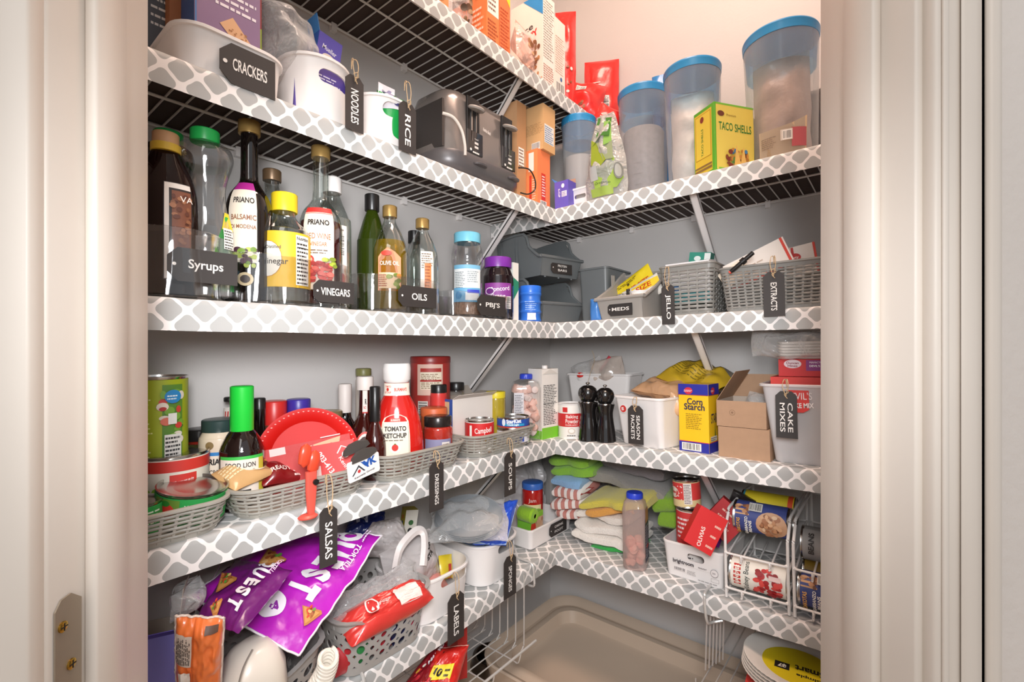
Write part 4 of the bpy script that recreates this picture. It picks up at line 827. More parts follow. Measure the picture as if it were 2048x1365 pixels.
# peanut butter and jelly
p4 = tray(905, 1026, .055, .002, 'small clear tray holding the peanut and jelly jars', r=.02, d=.12)
q_ = box_at('L', S, 955, 1011, 0); sticker(p4.t, q_.w, .046, q_.loc.y - p4.loc.y, .006, -.0015, ["PBJ'S"], size=.3, fit=.5)
q = rnd_at('L', S, 903, 966, .055, .006); q.h0 = .05; h = q.h(468)
JAR = [(.9, 0), (1, .02), (1, .12), (.95, .3), (.95, .60), (1, .64), (1, .72), (.97, .78), (.86, .86), (.8, .88)]
bottle(q, 'textured clear peanut jar with a light blue lid', prof(q.w, h, JAR), CLEARP, M_('peanuts', '#b78f74', .6, var=.4, scale=160, bump=1, bscale=200), h * .27, (q.w * .42, h * .88, h, M_('light_blue_lid', '#7ccbe4', .35), 1), draws=[lambda A: (A.rect(-.034, .052, .034, .112, '#e8ecec'), A.rect(-.034, .105, .034, .114, '#7cb8d8'), A.lines(-.03, .062, -.004, .1, 10, '#6c7880'), A.lines(.0, .075, .03, .102, 6, '#8c989c'), A.rect(-.034, .03, .034, .062, '#6cacd4'), A.ell(-.02, .045, .008, .009, '#3c8cc0'), A.rect(-.004, .034, .028, .052, '#e8eef0'), A.rect(.0, .05, .03, .058, '#3c4cc0'))])
q = rnd_at('L', S, 965, 1027, .045, .006); q.h0 = .05; h = q.h(517)
bottle(q, 'grape jelly jar with a purple lid and purple label', prof(q.w, h, [(.9, 0), (1, .03), (1, .62), (.96, .70), (.82, .80), (.8, .83)]), M_('grape_jelly_glass', '#1c0f14', .08, coat=.5), None, 0, (q.w * .44, h * .83, h, M_('purple_lid', '#7b2f9e', .35), 1), draws=[lambda A: (A.rect(-.036, .02, .036, .082, '#8c3c94'), A.rect(-.03, .022, .03, .04, '#d8c4dc'), A.text('Concord', .004, .068, .011, '#f6eef8', 6, wid=.05, bold=.01), A.text('Grape', .0, .050, .010, '#f6eef8', 0, wid=.036), A.ell(-.02, .062, .012, .009, '#f0e4f2'), A.ell(-.02, .062, .010, .007, '#6c2c7c'), A.bars(.02, .02, .034, .05, vert=False))])
g = MB(); g.lathe([(0, 0), (.009, 0), (.011, .003), (.006, .005), (0, .005)], M_('pink_knob', '#e2c4c4', .5), 18)
p = box_at('L', S, 1026, 1037, .03)
carton(p, 'thin white and green card box squeezed behind the grape jelly', p.w, .09, p.h(526), ['#f0ece4', '#eae4dc', '#e8f0e8'], [('F', lambda A: A.poly([(0, .05), (p.w, .08), (p.w, .1), (0, .11)], '#2f8c6c'))])
BW = M_('blue_tub_plastic', '#3574d4', .35)
for x0, x1, bk, yt, lb in ((1039, 1083, .03, 573, 'blue ribbed wipes tub with a barcode beside the grey stacking bins'), (1031, 1062, .10, 578, 'second blue wipes tub half hidden behind the first')):
    q = rnd_at('L', S, x0, x1, bk); h = q.h(yt); q.h0 = .03
    bottle(q, lb, prof(q.w, h, [(.9, 0), (1, .03), (.92, .10), (.92, .22), (1, .27), (.92, .33), (.92, .48), (1, .53), (.92, .58), (.92, .70), (1, .76), (.95, .82)]), BW, None, 0, (q.w * .49, h * .8, h, M_('bright_blue_lid', '#2f74e0', .3), 1), name='wipes_tub', cat='tub', draws=[lambda A: (A.rect(-.008, .004, .014, .022, '#efe6f4'), A.lines(-.006, .006, .012, .020, 3, '#8c4cac'), A.lines(-.014, .03, .016, .055, 5, '#b8d4f8', .3))] if bk < .05 else [])
# ------------------------------------------------------------------ third shelf, back wall
def scoop_bin(loc, yaw, w, d, h, label, words=None, SLATEP=SLATEP, sl=(.24, .36), lof=.42, tw=.5):
    """open-fronted stacking bin: tall at the back, sloping down to a low front lip"""
    p = sub(loc, 0, 0, 0, yaw); t = T('stacking_bin', label, 'bin', p); x = w / 2; lo = h * lof; m = MB(); tk = .0022
    prof_ = [(0, lo), (d * .05, lo + .002), (d * sl[0], h * .68), (d * sl[1], h), (d * .96, h), (d, h * .97)]
    for s in (-1, 1):                                        # side walls follow the scooped outline
        a = [(s * (x - .008 + .008 * (z / h)), y, z) for y, z in prof_] + [(s * (x - .010), d, 0), (s * (x - .010), .014, 0)]
        b = [(vx - s * tk, vy, vz) for vx, vy, vz in a]; m.loft([a, b], SLATEP)
    m.add([(-x + .01, .014, 0), (x - .01, .014, 0), (x - .01, d, 0), (-x + .01, d, 0), (-x + .01, .014, tk), (x - .01, .014, tk), (x - .01, d, tk), (-x + .01, d, tk)], [(0, 3, 2, 1), (4, 5, 6, 7), (0, 1, 5, 4), (2, 3, 7, 6)], SLATEP)
    m.add([(-x + .006, 0, lo), (x - .006, 0, lo), (x - .010, .014, 0), (-x + .010, .014, 0), (-x + .006, tk, lo), (x - .006, tk, lo), (x - .010, .014 + tk, 0), (-x + .010, .014 + tk, 0)], [(0, 1, 2, 3), (7, 6, 5, 4), (0, 4, 5, 1)], SLATEP)
    m.box(-x + .002, d - tk, 0, x - .002, d, h * .97, SLATEP); m.build('bin_body', t)
    r = MB(); path = [(y, z) for y, z in prof_]
    for s in (-1, 1): r.tube(cr([(s * (x + .001), y, z) for y, z in path], 3), .0042, SLATEP, 8)
    r.tube([(-x, .0, lo), (x, .0, lo)], .0048, SLATEP, 8); r.tube([(-x, d - .002, h * .97), (x, d - .002, h * .97)], .0042, SLATEP, 8); r.build('rim', t)
    f = MB()
    for yy in (d * .52, d * .58, d * .88): f.box(-x - .0012, yy, .01, -x + .002, yy + .004, h * .95, SLATEP)
    f.build('side_ribs', t)
    for sx in (-.7, 0, .7):
        q = MB(); q.lathe([(0, 0), (.003, 0), (.003, .004), (0, .005)], SLATEP, 10); o = q.build('peg', t); o.location = (sx * x, .004, lo - .004) if False else (sx * x * .9, .018, -.003)
    if words: sticker(t, w * .50, lo * .62, 0, lo * .16, .0045, words, rot=(-0, 0, 0), size=.26, fit=.7)
    return t
w, d, h = .165, .195, .122
th = R(78); base = at('R', 3, 1084, -.03); base.rot = 0; base.loc.z = H[3] + .003; base.loc += Vector((math.cos(th), math.sin(th), 0)) * w / 2
scoop_bin(base, 78, w, d, h, 'lower grey stacking bin in the corner of the third shelf')
up = sub(base, 0, 0, h + .006); scoop_bin(up, 78, w, d, h, 'upper grey stacking bin labelled protein bars, on top of the other', ['PROTEIN', 'BARS'])
b2 = sub(at('R', 3, 1185, .10), 0, 0, .0005); p = sub(b2, 0, 0, 0, 0)
tub(p, 'grey lidless bin standing behind the meds bin', .10, .16, at('R', 3, 1185, .10).h(536), SLATEP, name='storage_bin', tw=.9, r=.012)
p5 = box_at('R', 3, 1188, 1292, .008, yaw=-6)
scoop_bin(p5, 0, p5.w, .15, p5.h(532), 'low fronted grey bin labelled meds with packets inside, on the third shelf', ['MEDS'], M_('warm_grey_plastic', '#a39d96', .4), (.5, .9), .40)
for i, (x, y, z, wd, ht, ry, txt) in enumerate(((-.01, .10, .06, .14, .062, -28, 'VALUE SIZE'), (.028, .08, .045, .11, .055, -22, 'PRIZE'))):
    q = sub(p5, x, y, z)
    heap('snack_pouch', ('long yellow value size pouch sticking up out of the meds bin', 'white and yellow pouch just below the long yellow one in the meds bin')[i], 'pouch', q, wd, ht, .016, foil('#f2d72a', 'yellow_film') if i == 0 else foil('#ece6dc', 'white_film'), 60 + i, .002, rot=(-6, ry, 0),
         draw=lambda A: ((A.text('VALUE SIZE', wd * .58, ht * .36, .015, '#c8401e', 0, wid=wd * .68, bold=.02), A.lines(wd * .2, ht * .72, wd * .8, ht * .86, 2, '#6c5a1c'), A.ell(wd * .5, ht * .66, .004, .004, '#5a4a1c'), A.rect(0, 0, .006, ht, '#f4f0e8')) if i == 0 else (A.rect(wd * .3, ht * .45, wd, ht * .85, '#f0d030'), A.text('SIZE', wd * .62, ht * .64, .014, '#c8401e', wid=wd * .4, bold=.02), A.text('curate', wd * .3, ht * .22, .014, '#2a2a4c', wid=.04, bold=.01))))
q = sub(p5, -.022, .045, .045); heap('packet', 'crumpled white packet lying in front inside the meds bin', 'packet', q, .06, .03, .02, foil('#e6e2dc', 'pale_foil'), 71, .004, rot=(-60, 0, 0), draw=lambda A: A.lines(.01, .008, .05, .022, 3, '#6c6c7c'))
q = sub(p5, .035, .04, .046); q.w = .05
can(q, 'small white lidded pot at the right inside the meds bin', .022, '#ece6de', name='small_pot', cat='pot', lid=WHITEP, inner=WHITEP, draw=lambda A: A.text('kem', 0, .012, .008, '#8c5a4c'))
q = sub(p5, .006, .035, .05); q.w = .018
t = T('dark_vial', 'small black stopper standing in the middle of the meds bin', 'stopper', q); g = MB(); g.lathe([(0, 0), (.006, 0), (.006, .01), (.0045, .012), (.0045, .026), (0, .026)], BLACKP, 16); g.build('stopper_body', t)
q = box_at('R', 3, 1185, 1199, .03); heap('blue_pack', 'blue printed pack showing under the left edge of the meds bin', 'pack', q, q.w * 1.5, q.h(598), .02, foil('#4a86d0', 'blue_print_film'), 12, .002)
# woven baskets
p6 = box_at('R', 3, 1321, 1428, .012); hj = p6.h(528)
woven(p6, 'small grey woven basket with a chalk tag, beside the meds bin, on the third shelf', p6.w, .16, hj, M_('grey_woven_plastic', '#8b8984', .42, var=.04), tw=.88, r=.012, rows=11, cols=26)
q = sub(p6, 0, .02, .03); carton(q, 'gelatin dessert box lying inside the small woven basket', p6.w * .82, .05, hj - .024, ['#e8e4e4', '#e0dcdc', '#e8e4e4'], [('F', lambda A: (A.rect(0, .0, p6.w * .8, .022, '#2fa0a8'), A.rect(.01, .026, .03, .04, '#3c7cc0'))), ('T', lambda A: (A.text('JELL-O', p6.w * .35, .02, .018, '#c42c34', wid=p6.w * .5, bold=.03), A.rect(p6.w * .62, .0, p6.w * .8, .05, '#3c5ca8')))], rot=(7, 0, 0))
q = sub(p6, -.01, .085, .03); carton(q, 'teal and white box behind the gelatin dessert box', .05, .03, hj + .01, ['#2f8c78', '#2a7c6c', '#e8ece8'], [('F', lambda A: (A.ell(.02, hj - .005, .008, .006, '#e4ece8'), A.rect(.036, hj - .02, .05, hj + .008, '#e8ece8')))], rot=(0, 8, 0))
p7 = box_at('R', 3, 1440, 1690, .008); he = p7.h(520)
woven(p7, 'wide grey woven basket tagged extracts at the right end of the third shelf', p7.w, .17, p7.hl(537), M_('grey_woven_plastic'  , '#8b8984'), tw=.90, r=.014, rows=12, cols=48)
hang_tag('black chalk tag tied to the small woven basket beside the meds bin', 'JELLO', 'R', 3, 1337, 26, 570, 649, -.008, 536)
hang_tag('black chalk tag reading extracts tied to the wide woven basket', 'EXTRACTS', 'R', 3, 1549, 38, 543, 633, -.010, 514, size=.011)
for i, (x, z, ry, wd, ht) in enumerate(((-.035, .075, -22, .13, .062), (.005, .070, -8, .12, .065))):
    q = sub(p7, x, .05 + .03 * i, z)
    carton(q, ('white baking mix card with a red stripe leaning left out of the extracts basket', 'white card with a red spoon emblem behind the leaning red striped one')[i], wd, .006, ht, ['#f2e9e0', '#d8402c', '#d8402c'], [('F', lambda A: ((A.rect(0, 0, wd, .006, '#dc4432'), A.rect(wd - .008, 0, wd - .003, ht, '#dc4432'), A.lines(.01, .02, wd * .7, .04, 3, '#c8b4a4')) if i == 0 else (A.ell(wd * .66, ht * .62, .013, .010, '#c8302c'), A.text('Betty', wd * .66, ht * .62, .006, '#f6ece4', wid=.018), A.rect(wd * .63, ht * .72, wd * .67, ht * .98, '#c8302c'), A.lines(.01, ht * .2, wd * .5, ht * .8, 8, '#9c8474'), A.rect(wd - .004, 0, wd, ht, '#dc4432'))))], rot=(-6, ry, 0), name='baking_card')
q = sub(p7, -p7.w * .36, .035, .07); carton(q, 'cream card sloping at the left end of the extracts basket', .06, .004, .04, ['#efe0cc', '#e6d6c0', '#e6d6c0'], rot=(-10, -32, 0), name='baking_card')
q = sub(p7, -p7.w * .38, -.012, p7.hl(537) - .012)
t = T('black_dropper', 'black extract bottle cap with a red tip resting on the extracts basket rim', 'dropper', q, rot=(0, 52, 0)); g = MB(); g.lathe([(0, 0), (.004, .0), (.0045, .006), (.0045, .026), (.007, .027), (.007, .036), (.0045, .037), (.0045, .056), (0, .057)], BLACKP, 18); g.build('cap_body', t); g = MB(); g.lathe([(0, -.004), (.0035, -.003), (.0035, .001), (0, .001)], ink('#d8503c'), 14); g.build('red_tip', t)
# ------------------------------------------------------------------ fourth shelf, left wall
S = 4
def jug(p, label, w, d, h, mat, cap, capmat, contents=None, cz=.7, draws=(), neck=.5, name='plastic_jug', shoulder=.86):
    t = T(name, label, 'bottle', p); m = MB(); r = min(w, d) * .28
    L = lambda k, z: rr(w * k, d * k, r * k, z, 0, 0, 6)
    m.loft([L(.9, 0), L(1, .006), L(1, h * .3), L(.99, h * .5), L(1, h * shoulder * .9), L(.86, h * (shoulder + .02)), rr(w * neck, w * neck, w * neck / 2, h * .925, 0, 0, 6), rr(w * neck, w * neck, w * neck / 2, h * .96, 0, 0, 6)], mat, c1=False); m.build('jug_body', t)
    if contents: g = MB(); g.loft([L(.85, .003), L(.93, .01), L(.93, h * cz), L(.8, h * cz + .008)], contents); g.build('contents', t)
    c = MB(); r2 = w * cap; n = 60; lp = []
    for k, z in ((1, h * .925), (1, h - .003), (.93, h - .0005), (.8, h)): lp.append([((r2 * k - (.0007 if j % 2 and k == 1 else 0)) * math.cos(6.28318 * j / n), (r2 * k - (.0007 if j % 2 and k == 1 else 0)) * math.sin(6.28318 * j / n), z) for j in range(n)])
    c.loft(lp, capmat); c.build('cap', t)
    fns = {'F': lambda u, v, o: (-w / 2 + u, -d / 2 - o, v), 'R': lambda u, v, o: (w / 2 + o, -d / 2 + u, v), 'L': lambda u, v, o: (-w / 2 - o, d / 2 - u, v)}
    for k, f in draws: art(t, fns[k], f, 'print')
    return t
LT = lambda A, *a, **k: A.text(*a, **k)
p = rnd_at('L', 4, 268, 367, .15); p.h0 = .1; h = p.h(752)
can(p, 'tall green vegetable can with a black lid against the wall by the door frame', h, '#aab61f', lambda A: (A.rect(.004, .07, .032, h - .012, '#5f8c34'), A.blobs(.004, .08, .03, h - .02, 30, .003, .008, ['#d8453c', '#3c7c2c', '#e0745c', '#7ca83c', '#b82c28', '#efe0d0']), A.ell(.016, h * .86, .010, .010, '#2c86c4'), A.lines(.009, h * .84, .023, h * .88, 2, '#e8f0f4'), A.rect(.006, .08, .026, .125, '#eee8e2'), A.lines(.007, .082, .025, .124, 7, '#3c3a38', .5), A.rect(.010, .14, .020, .156, '#eeeae4'), A.lines(-.028, .08, -.006, h - .02, 16, '#e6e894', .3)), lid=BLACKP)
p = rnd_at('L', 4, 284, 408, .125); h = p.h(903)
can(p, 'wide tin with a red quality label, behind the woven basket at the left', h, '#efe6d6', lambda A: (A.rect(-.13, h - .022, .13, h - .006, '#d6382e'), A.rect(-.004, .02, .03, h - .026, '#d8382f'), *[A.text(s, .013, h - .036 - .0082 * i, .0042, '#f8eee8', 6, wid=w_, bold=.02) for i, (s, w_) in enumerate((('What you put on the', .026), ('table matters to us.', .026), ("That's why we", .019), ('Guarantee the quality', .028), ('you deserve.', .017)))], A.blobs(-.04, .02, -.008, .05, 10, .004, .008, ['#5c8c2c', '#8ab83c'])), rot=(0, 0, 0))
# woven baskets along the front
BK = []
for x0, x1, lb in ((205, 470, 'woven taupe basket of vegetable tins at the left end of the fourth shelf'), (478, 752, 'woven taupe basket tagged salsas on the fourth shelf'), (768, 938, 'woven taupe basket tagged dressings, holding the ketchup'), (950, 1078, 'woven taupe basket tagged soups near the corner')):
    p = box_at('L', 4, x0, x1, -.006); woven(p, lb, p.w, .165, .047 if x0 < 700 else .052, WEAVEP, tw=.86, r=.035, rows=6); BK.append(p)
b1, b2, b3, b4 = BK
def inb(px, basket, y, up=.008):
    """a spot inside a basket that shows at image column px"""
    q = at('L', 4, px, y, up); return q
p = rnd_at('L', 4, 317, 440, .060, .014); h = .046
can(p, 'green labelled tin of tomatoes tilted forward in the left woven basket', h, '#2f9c4a', lambda A: (A.rect(-.05, .004, -.014, h - .006, '#6c8c34'), A.ell(-.030, h * .5, .011, .011, '#d8352c'), A.ell(-.032, h * .74, .006, .004, '#2f7c2c'), A.text('Nutrition Facts', .012, h - .014, .006, '#eef4ea', 4, wid=.04, bold=.02), A.lines(-.010, .012, .036, h - .02, 6, '#e2f0e0')), rot=(8, 6, 0))
p = rnd_at('L', 4, 215, 315, .05, .008)
can(p, 'second green tin at the doorway edge of the left woven basket', .046, '#2f9c4a', lambda A: A.lines(-.01, .01, .04, .038, 6, '#e2f0e0'))
bl = M_('salsa_red', '#7c2418', .2)
p = rnd_at('L', 4, 373, 428, .19); h = p.h(857); p.h0 = .04
bottle(p, 'black lidded salsa jar behind the alfredo jar', prof(p.w, h, [(.9, 0), (1, .03), (1, .72), (.9, .8), (.9, .84)]), bl, None, 0, (p.w * .5, h * .84, h, BLACKP, 0), name='salsa_jar', cat='jar')
p = rnd_at('L', 4, 403, 476, .14); h = p.h(838); p.h0 = .05
bottle(p, 'creamy alfredo sauce jar with a dark green lid', prof(p.w, h, [(.9, 0), (1, .03), (1, .70), (.92, .80), (.78, .86), (.78, .88)]), M_('alfredo_cream', '#e6d2ba', .2, coat=.4), None, 0, (p.w * .43, h * .86, h, M_('dark_green_lid', '#2f4240', .35), 0), name='sauce_jar', cat='jar', draws=[lambda A: (A.rect(-.03, .02, .03, h * .62, '#ecdcc8'), A.rect(-.03, h * .60, .03, h * .64, '#2f7fc0'), A.text('PRIANO', -.002, h * .53, .010, '#241f1e', wid=.036, bold=.04), A.text('CREAMY', 0, h * .41, .007, '#4a403a', wid=.028, bold=.02), A.text('ALFREDO', 0, h * .33, .009, '#3a302c', wid=.036, bold=.03), A.ell(-.014, h * .72, .006, .006, '#8a7048'))])
p = rnd_at('L', 4, 444, 524, .088); h = p.h(772); p.h0 = .05
bottle(p, 'soy sauce bottle with a tall bright green cap', prof(p.w, h, [(.9, 0), (1, .02), (1, .42), (.94, .50), (.74, .58), (.50, .64), (.48, .68)]), M_('soy_black_glass', '#1a0e0c', .06, coat=.6), None, 0, (p.w * .265, h * .60, h, M_('bright_green_cap', '#1fc83c', .35), 0), name='soy_sauce_bottle', draws=[lambda A: (A.rect(-.034, .02, .034, h * .43, '#ece0d2'), A.rect(-.034, h * .42, .034, h * .445, '#3cb84a'), A.rect(.024, .02, .034, h * .42, '#c8b83c'), A.text('FOOD LION', -.002, h * .375, .0075, '#3a3432', wid=.042, bold=.02), A.text('Soy', -.002, h * .30, .012, '#6c9c3c', wid=.022, bold=.0), A.rect(-.026, .026, .012, .034, '#2a2a2a'), A.text('Reduced Sodium', -.007, .030, .004, '#e8e4dc', wid=.034))])
def row(x0, x1, yt, back, lb, pts, glass, cap, draws=(), wr=(), **k):
    p = rnd_at('L', 4, x0, x1, back); h = p.h(yt); p.h0 = h * .4; r, a, mt = cap
    return bottle(p, lb, prof(p.w, h, pts), glass, None, 0, (p.w * r, h * a, h, mt, 1), draws=[lambda A: d(A, h) for d in draws], **k), h
ST = [(.9, 0), (1, .03), (1, .8), (.95, .86)]
row(449, 472, 794, .20, 'white and red striped spice tin behind the soy sauce', ST, M_('striped_tin', '#e6dcd4', .4), (.5, .95, BLACKP), [lambda A, h: [A.poly([(-.012 + .004 * i, h * .5), (-.010 + .004 * i, h * .5), (-.006 + .004 * i, h * .85), (-.008 + .004 * i, h * .85)], '#c8403c') for i in range(6)]], name='spice_tin', cat='tin')
row(507, 530, 796, .17, 'black capped dark bottle right of the soy sauce', ST, DARKGL, (.5, .78, BLACKP))
row(524, 573, 802, .18, 'paprika jar with a red shaker cap', [(.9, 0), (1, .03), (1, .66), (.96, .7)], M_('paprika_jar', '#6c3a2c', .2), (.48, .70, M_('red_shaker_cap', '#cf2a26', .35)), [lambda A, h: (A.rect(-.03, .02, .03, h * .66, '#cf2f2a'), A.text('PREMIUM', .0, h * .62, .005, '#f4ece4', wid=.022), A.text('REDDA', .0, h * .54, .009, '#f8efe8', wid=.03, bold=.03))], name='spice_jar', cat='jar')
row(569, 625, 798, .17, 'beige jar with a violet blue cap behind the red plates', [(.9, 0), (1, .03), (1, .6), (.96, .72), (.72, .80), (.7, .82)], M_('beige_seasoning', '#d9b9a0', .5, var=.2, scale=120), (.40, .82, M_('violet_cap', '#3f2f9a', .35)), name='spice_jar', cat='jar')
row(628, 686, 822, .16, 'dark jar with a gold lid behind the red plates', [(.9, 0), (1, .03), (1, .8), (.9, .86)], DARKGL, (.46, .87, M_('antique_gold_lid', '#a8946c', .3, .6)), name='preserve_jar', cat='jar')
NK = [(.9, 0), (1, .02), (1, .32), (.86, .44), (.5, .56), (.36, .64), (.34, .9)]
row(658, 722, 768, .172, 'dark sauce bottle with a plain white sleeve cap', NK, DARKGL, (.20, .66, M_('white_sleeve', '#e9ddd6', .5)), name='sauce_bottle')
row(696, 764, 753, .112, 'dark red sauce bottle with a white cap and lettered neck band', NK, M_('dark_red_sauce', '#3c120e', .08, coat=.5), (.24, .86, M_('white_sleeve', '#e9ddd6', .5)), [lambda A, h: (A.rect(-.012, h * .62, .012, h * .86, '#efe2da'), A.text('R', .004, h * .74, .011, '#241f1e', bold=.04), A.text('NO', -.001, h * .68, .006, '#c8403c'), A.rect(-.012, h * .62, .012, h * .635, '#b8302c'), A.ell(.0, h * .24, .02, .04, '#d8453c'), A.ell(.0, h * .24, .017, .036, '#efe4da'), A.ell(.0, h * .24, .014, .031, '#3c120e'))], name='sauce_bottle')
row(712, 742, 737, .205, 'narrow jar with an olive green top against the wall', ST, M_('pale_jar', '#e0d4c8', .4), (.5, .92, M_('olive_cap', '#7c7a48', .4)), name='spice_jar', cat='jar')
row(728, 772, 773, .058, 'sauce bottle with a black neck and pale top, left of the ketchup', NK, M_('dark_red_sauce', '#3c120e'), (.24, .62, BLACKP), name='sauce_bottle')
# red plates and papers in the salsa basket
p = at('L', 4, 617, .075, .062, True); r = .084
t = T('party_plate', 'round red plastic party plate leaning upright in the salsas basket', 'plate', p, rot=(76, 0, 0)); m = MB(); RP = M_('red_party_plastic', '#c8140f', .5, spec=.25)
m.lathe([(0, .012), (r * .66, .012), (r * .70, .010), (r * .8, .003), (r * .96, .0), (r, .001), (r, .003), (r * .96, .003), (r * .8, .006), (r * .7, .014), (0, .015)], RP, 64); m.build('plate_body', t)
art(t, lambda u, v, o: (u, v, .0035 + o), lambda A: [A.ell(.93 * r * math.cos(a / 60 * 6.283), .93 * r * math.sin(a / 60 * 6.283), .0016, .0009, '#f09088', 8) for a in range(60)], 'rim_beads', step=0)
def flat(name, label, cat, px, py, dep, w, h, mat, draw, rot, th=.0012, group=None, rnd_=0, part='card_body'):
    q = Pos(); q.loc = CAM + ray(px, py) * dep; c = CAM - q.loc; q.rot = math.atan2(c.x, -c.y); q.tilt = False
    t = T(name, label, cat, q, group, rot); m = MB()
    if rnd_: m.loft([[(x, yy, z) for x, z, _ in rr(w, h, rnd_, 0)] for yy in (0, th)], mat)
    else: m.box(-w / 2, 0, -h / 2, w / 2, th, h / 2, mat)
    m.build(part, t)
    if draw: art(t, lambda u, v, o: (u, -o, v), draw, 'print')
    return t
REDC = ink('#cf2a27')
flat('red_wrapper', 'glossy red wrapper with script lettering across the red plate', 'wrapper', 622, 925, .80, .135, .070, M_('red_wrapper_film', '#b81b17', .55, bump=.4, bscale=30), lambda A: (A.rect(-.06, .022, -.036, .034, '#d9b9b4'), A.poly([(-.014, .008), (.046, .014), (.052, .034), (-.008, .026)], '#cf9c74'), A.text('Mama', .018, .022, .014, '#a8403c', 4, wid=.045, bold=.0), A.rect(.02, .038, .052, .0365, '#e8d8d4'), A.text('20 oz', .03, -.02, .01, '#f4e8e4', -80)), (-12, -8, 0))
flat('red_card', 'red advertising card with a house drawing and phone number 803-413', 'card', 668, 925, .80, .070, .066, REDC, lambda A: (A.text('803-413-', -.012, .0, .009, '#f6ece8', -62, wid=.045, bold=.02), A.lines(-.03, -.02, -.02, .02, 1, '#f0d8d4'), A.poly([(.006, .014), (.014, .026), (.0155, .025), (.0075, .013)], '#f6ece8'), A.poly([(.014, .026), (.03, .018), (.0295, .0165), (.0145, .0245)], '#f6ece8'), A.ell(.02, .010, .006, .006, '#f6ece8'), A.ell(.02, .010, .003, .003, '#d8382f'), A.text('Kennedy', .018, -.012, .008, '#f6ece8', -66, wid=.04, bold=.0)), (-14, -8, -6))
p = at('L', 4, 520, .05, .045)
heap('candy_packet', 'torn tan and brown candy packet in the salsas basket', 'packet', p, .085, .05, .02, foil('#c9a06c', 'tan_foil'), 81, .004, rot=(-62, -8, 20), draw=lambda A: (A.rect(.04, .02, .085, .05, '#5c2a20'), A.lines(.005, .02, .035, .045, 5, '#e6cfa4'), A.ell(.052, .018, .013, .007, '#ecdcc4'), A.text('KISSES', .052, .018, .006, '#5c3424', 180, wid=.022, bold=.03), A.blobs(.06, .03, .082, .047, 8, .002, .005, ['#8cb02c', '#d8b43c', '#c83c2c'])))
p = at('L', 4, 573, .055, .03)
heap('candy_packet', 'dark red glossy candy packet beside the torn tan one', 'packet', p, .075, .045, .022, foil('#7c1418', 'dark_red_foil'), 84, .004, rot=(-55, 5, 0), draw=lambda A: (A.text('READY', .03, .02, .008, '#e8d4cc', 6, wid=.035, bold=.02), A.lines(.05, .006, .07, .036, 4, '#e8c8c4')))
CR = M_('coral_spatula', '#e0584a', .35); q = at('L', 4, 622, -.022, .0)
t = T('spatula_clip', 'coral red clip handle hooked on the rim of the salsas basket', 'clip', q); m = MB()
m.loft([rr(w_, .008, .0035, z, 0, 0, 4) for w_, z in ((.010, -.004), (.012, .004), (.015, .02), (.017, .034), (.017, .05), (.018, .062))], CR); m.build('handle', t)
m = MB(); m.lathe([(0, 0), (.013, .001), (.014, .003), (.010, .006), (0, .006)], CR, 24, 1.1, .8, M=Matrix.Translation((-.006, -.002, -.008))); m.build('foot', t)
for dx, dz, sh in ((.002, .058, '#d8442f'), (-.012, .07, '#d84c3a')):
    m = MB(); m.lathe([(.001, 0), (.009, .006), (.010, .02), (.008, .031), (.001, .036)], M_('orange_red_tip', '#d9482e', .25), 20, 1, .6, M=Matrix.Translation((dx, 0, dz)) @ Matrix.Rotation(R(8), 4, 'Y')); m.build('tip', t)
m = MB(); m.lathe([(0, 0), (.0045, 0), (.0045, .003), (0, .003)], BLACKP, 16, M=Matrix.Translation((.004, -.006, .046)) @ Matrix.Rotation(R(90), 4, 'X')); m.build('dark_spot', t)
DK = M_('dark_grey_clip', '#4b4643', .4)
q = at('L', 4, 728, -.018, .048); t = T('magnetic_clip', 'white card clip with a blue house logo clamped on the salsas basket corner', 'clip', q, rot=(6, -10, 0)); m = MB(); m.loft([[(x, yy, z) for x, z, _ in rr(.062, .036, .004, 0)] for yy in (0, .002)], WHITEP); m.build('card_body', t)
art(t, lambda u, v, o: (u, -o, v), lambda A: (A.poly([(-.024, -.008), (-.010, .008), (.002, -.006), (-.001, -.006), (-.010, .004), (-.021, -.008)], '#3a3c44'), A.poly([(-.006, .012), (.006, .008), (.010, -.003), (.002, .002)], '#2456a8'), A.text('VK', .012, .006, .014, '#2456a8', 8, wid=.026, bold=.05), A.ell(-.010, -.003, .003, .003, '#c83c3c'), A.text('Kennedy Group', .0, -.011, .004, '#3a3c44', 6, wid=.04)), 'print')
for dx, dz in ((0, .020), (-.008, .034)):
    m = MB(); m.loft([[(a + dx, yy, b + dz) for a, b in ((-.022, -.006), (.012, -.006), (.028, .0), (.024, .008), (.006, .012), (-.010, .010), (-.020, .002))] for yy in (-.002 - dx, .004 - dx)], DK); m.build('grip', t)
q = at('L', 4, 705, .02, .048); t = T('bottle_opener', 'small black hooked grip poking out of the salsas basket', 'clip', q, rot=(0, 20, 0)); m = MB(); m.loft([rr(.01, .006, .002, 0), rr(.008, .006, .002, .014), rr(.012, .006, .002, .022), rr(.006, .004, .0015, .03)], DK); m.build('grip_body', t)
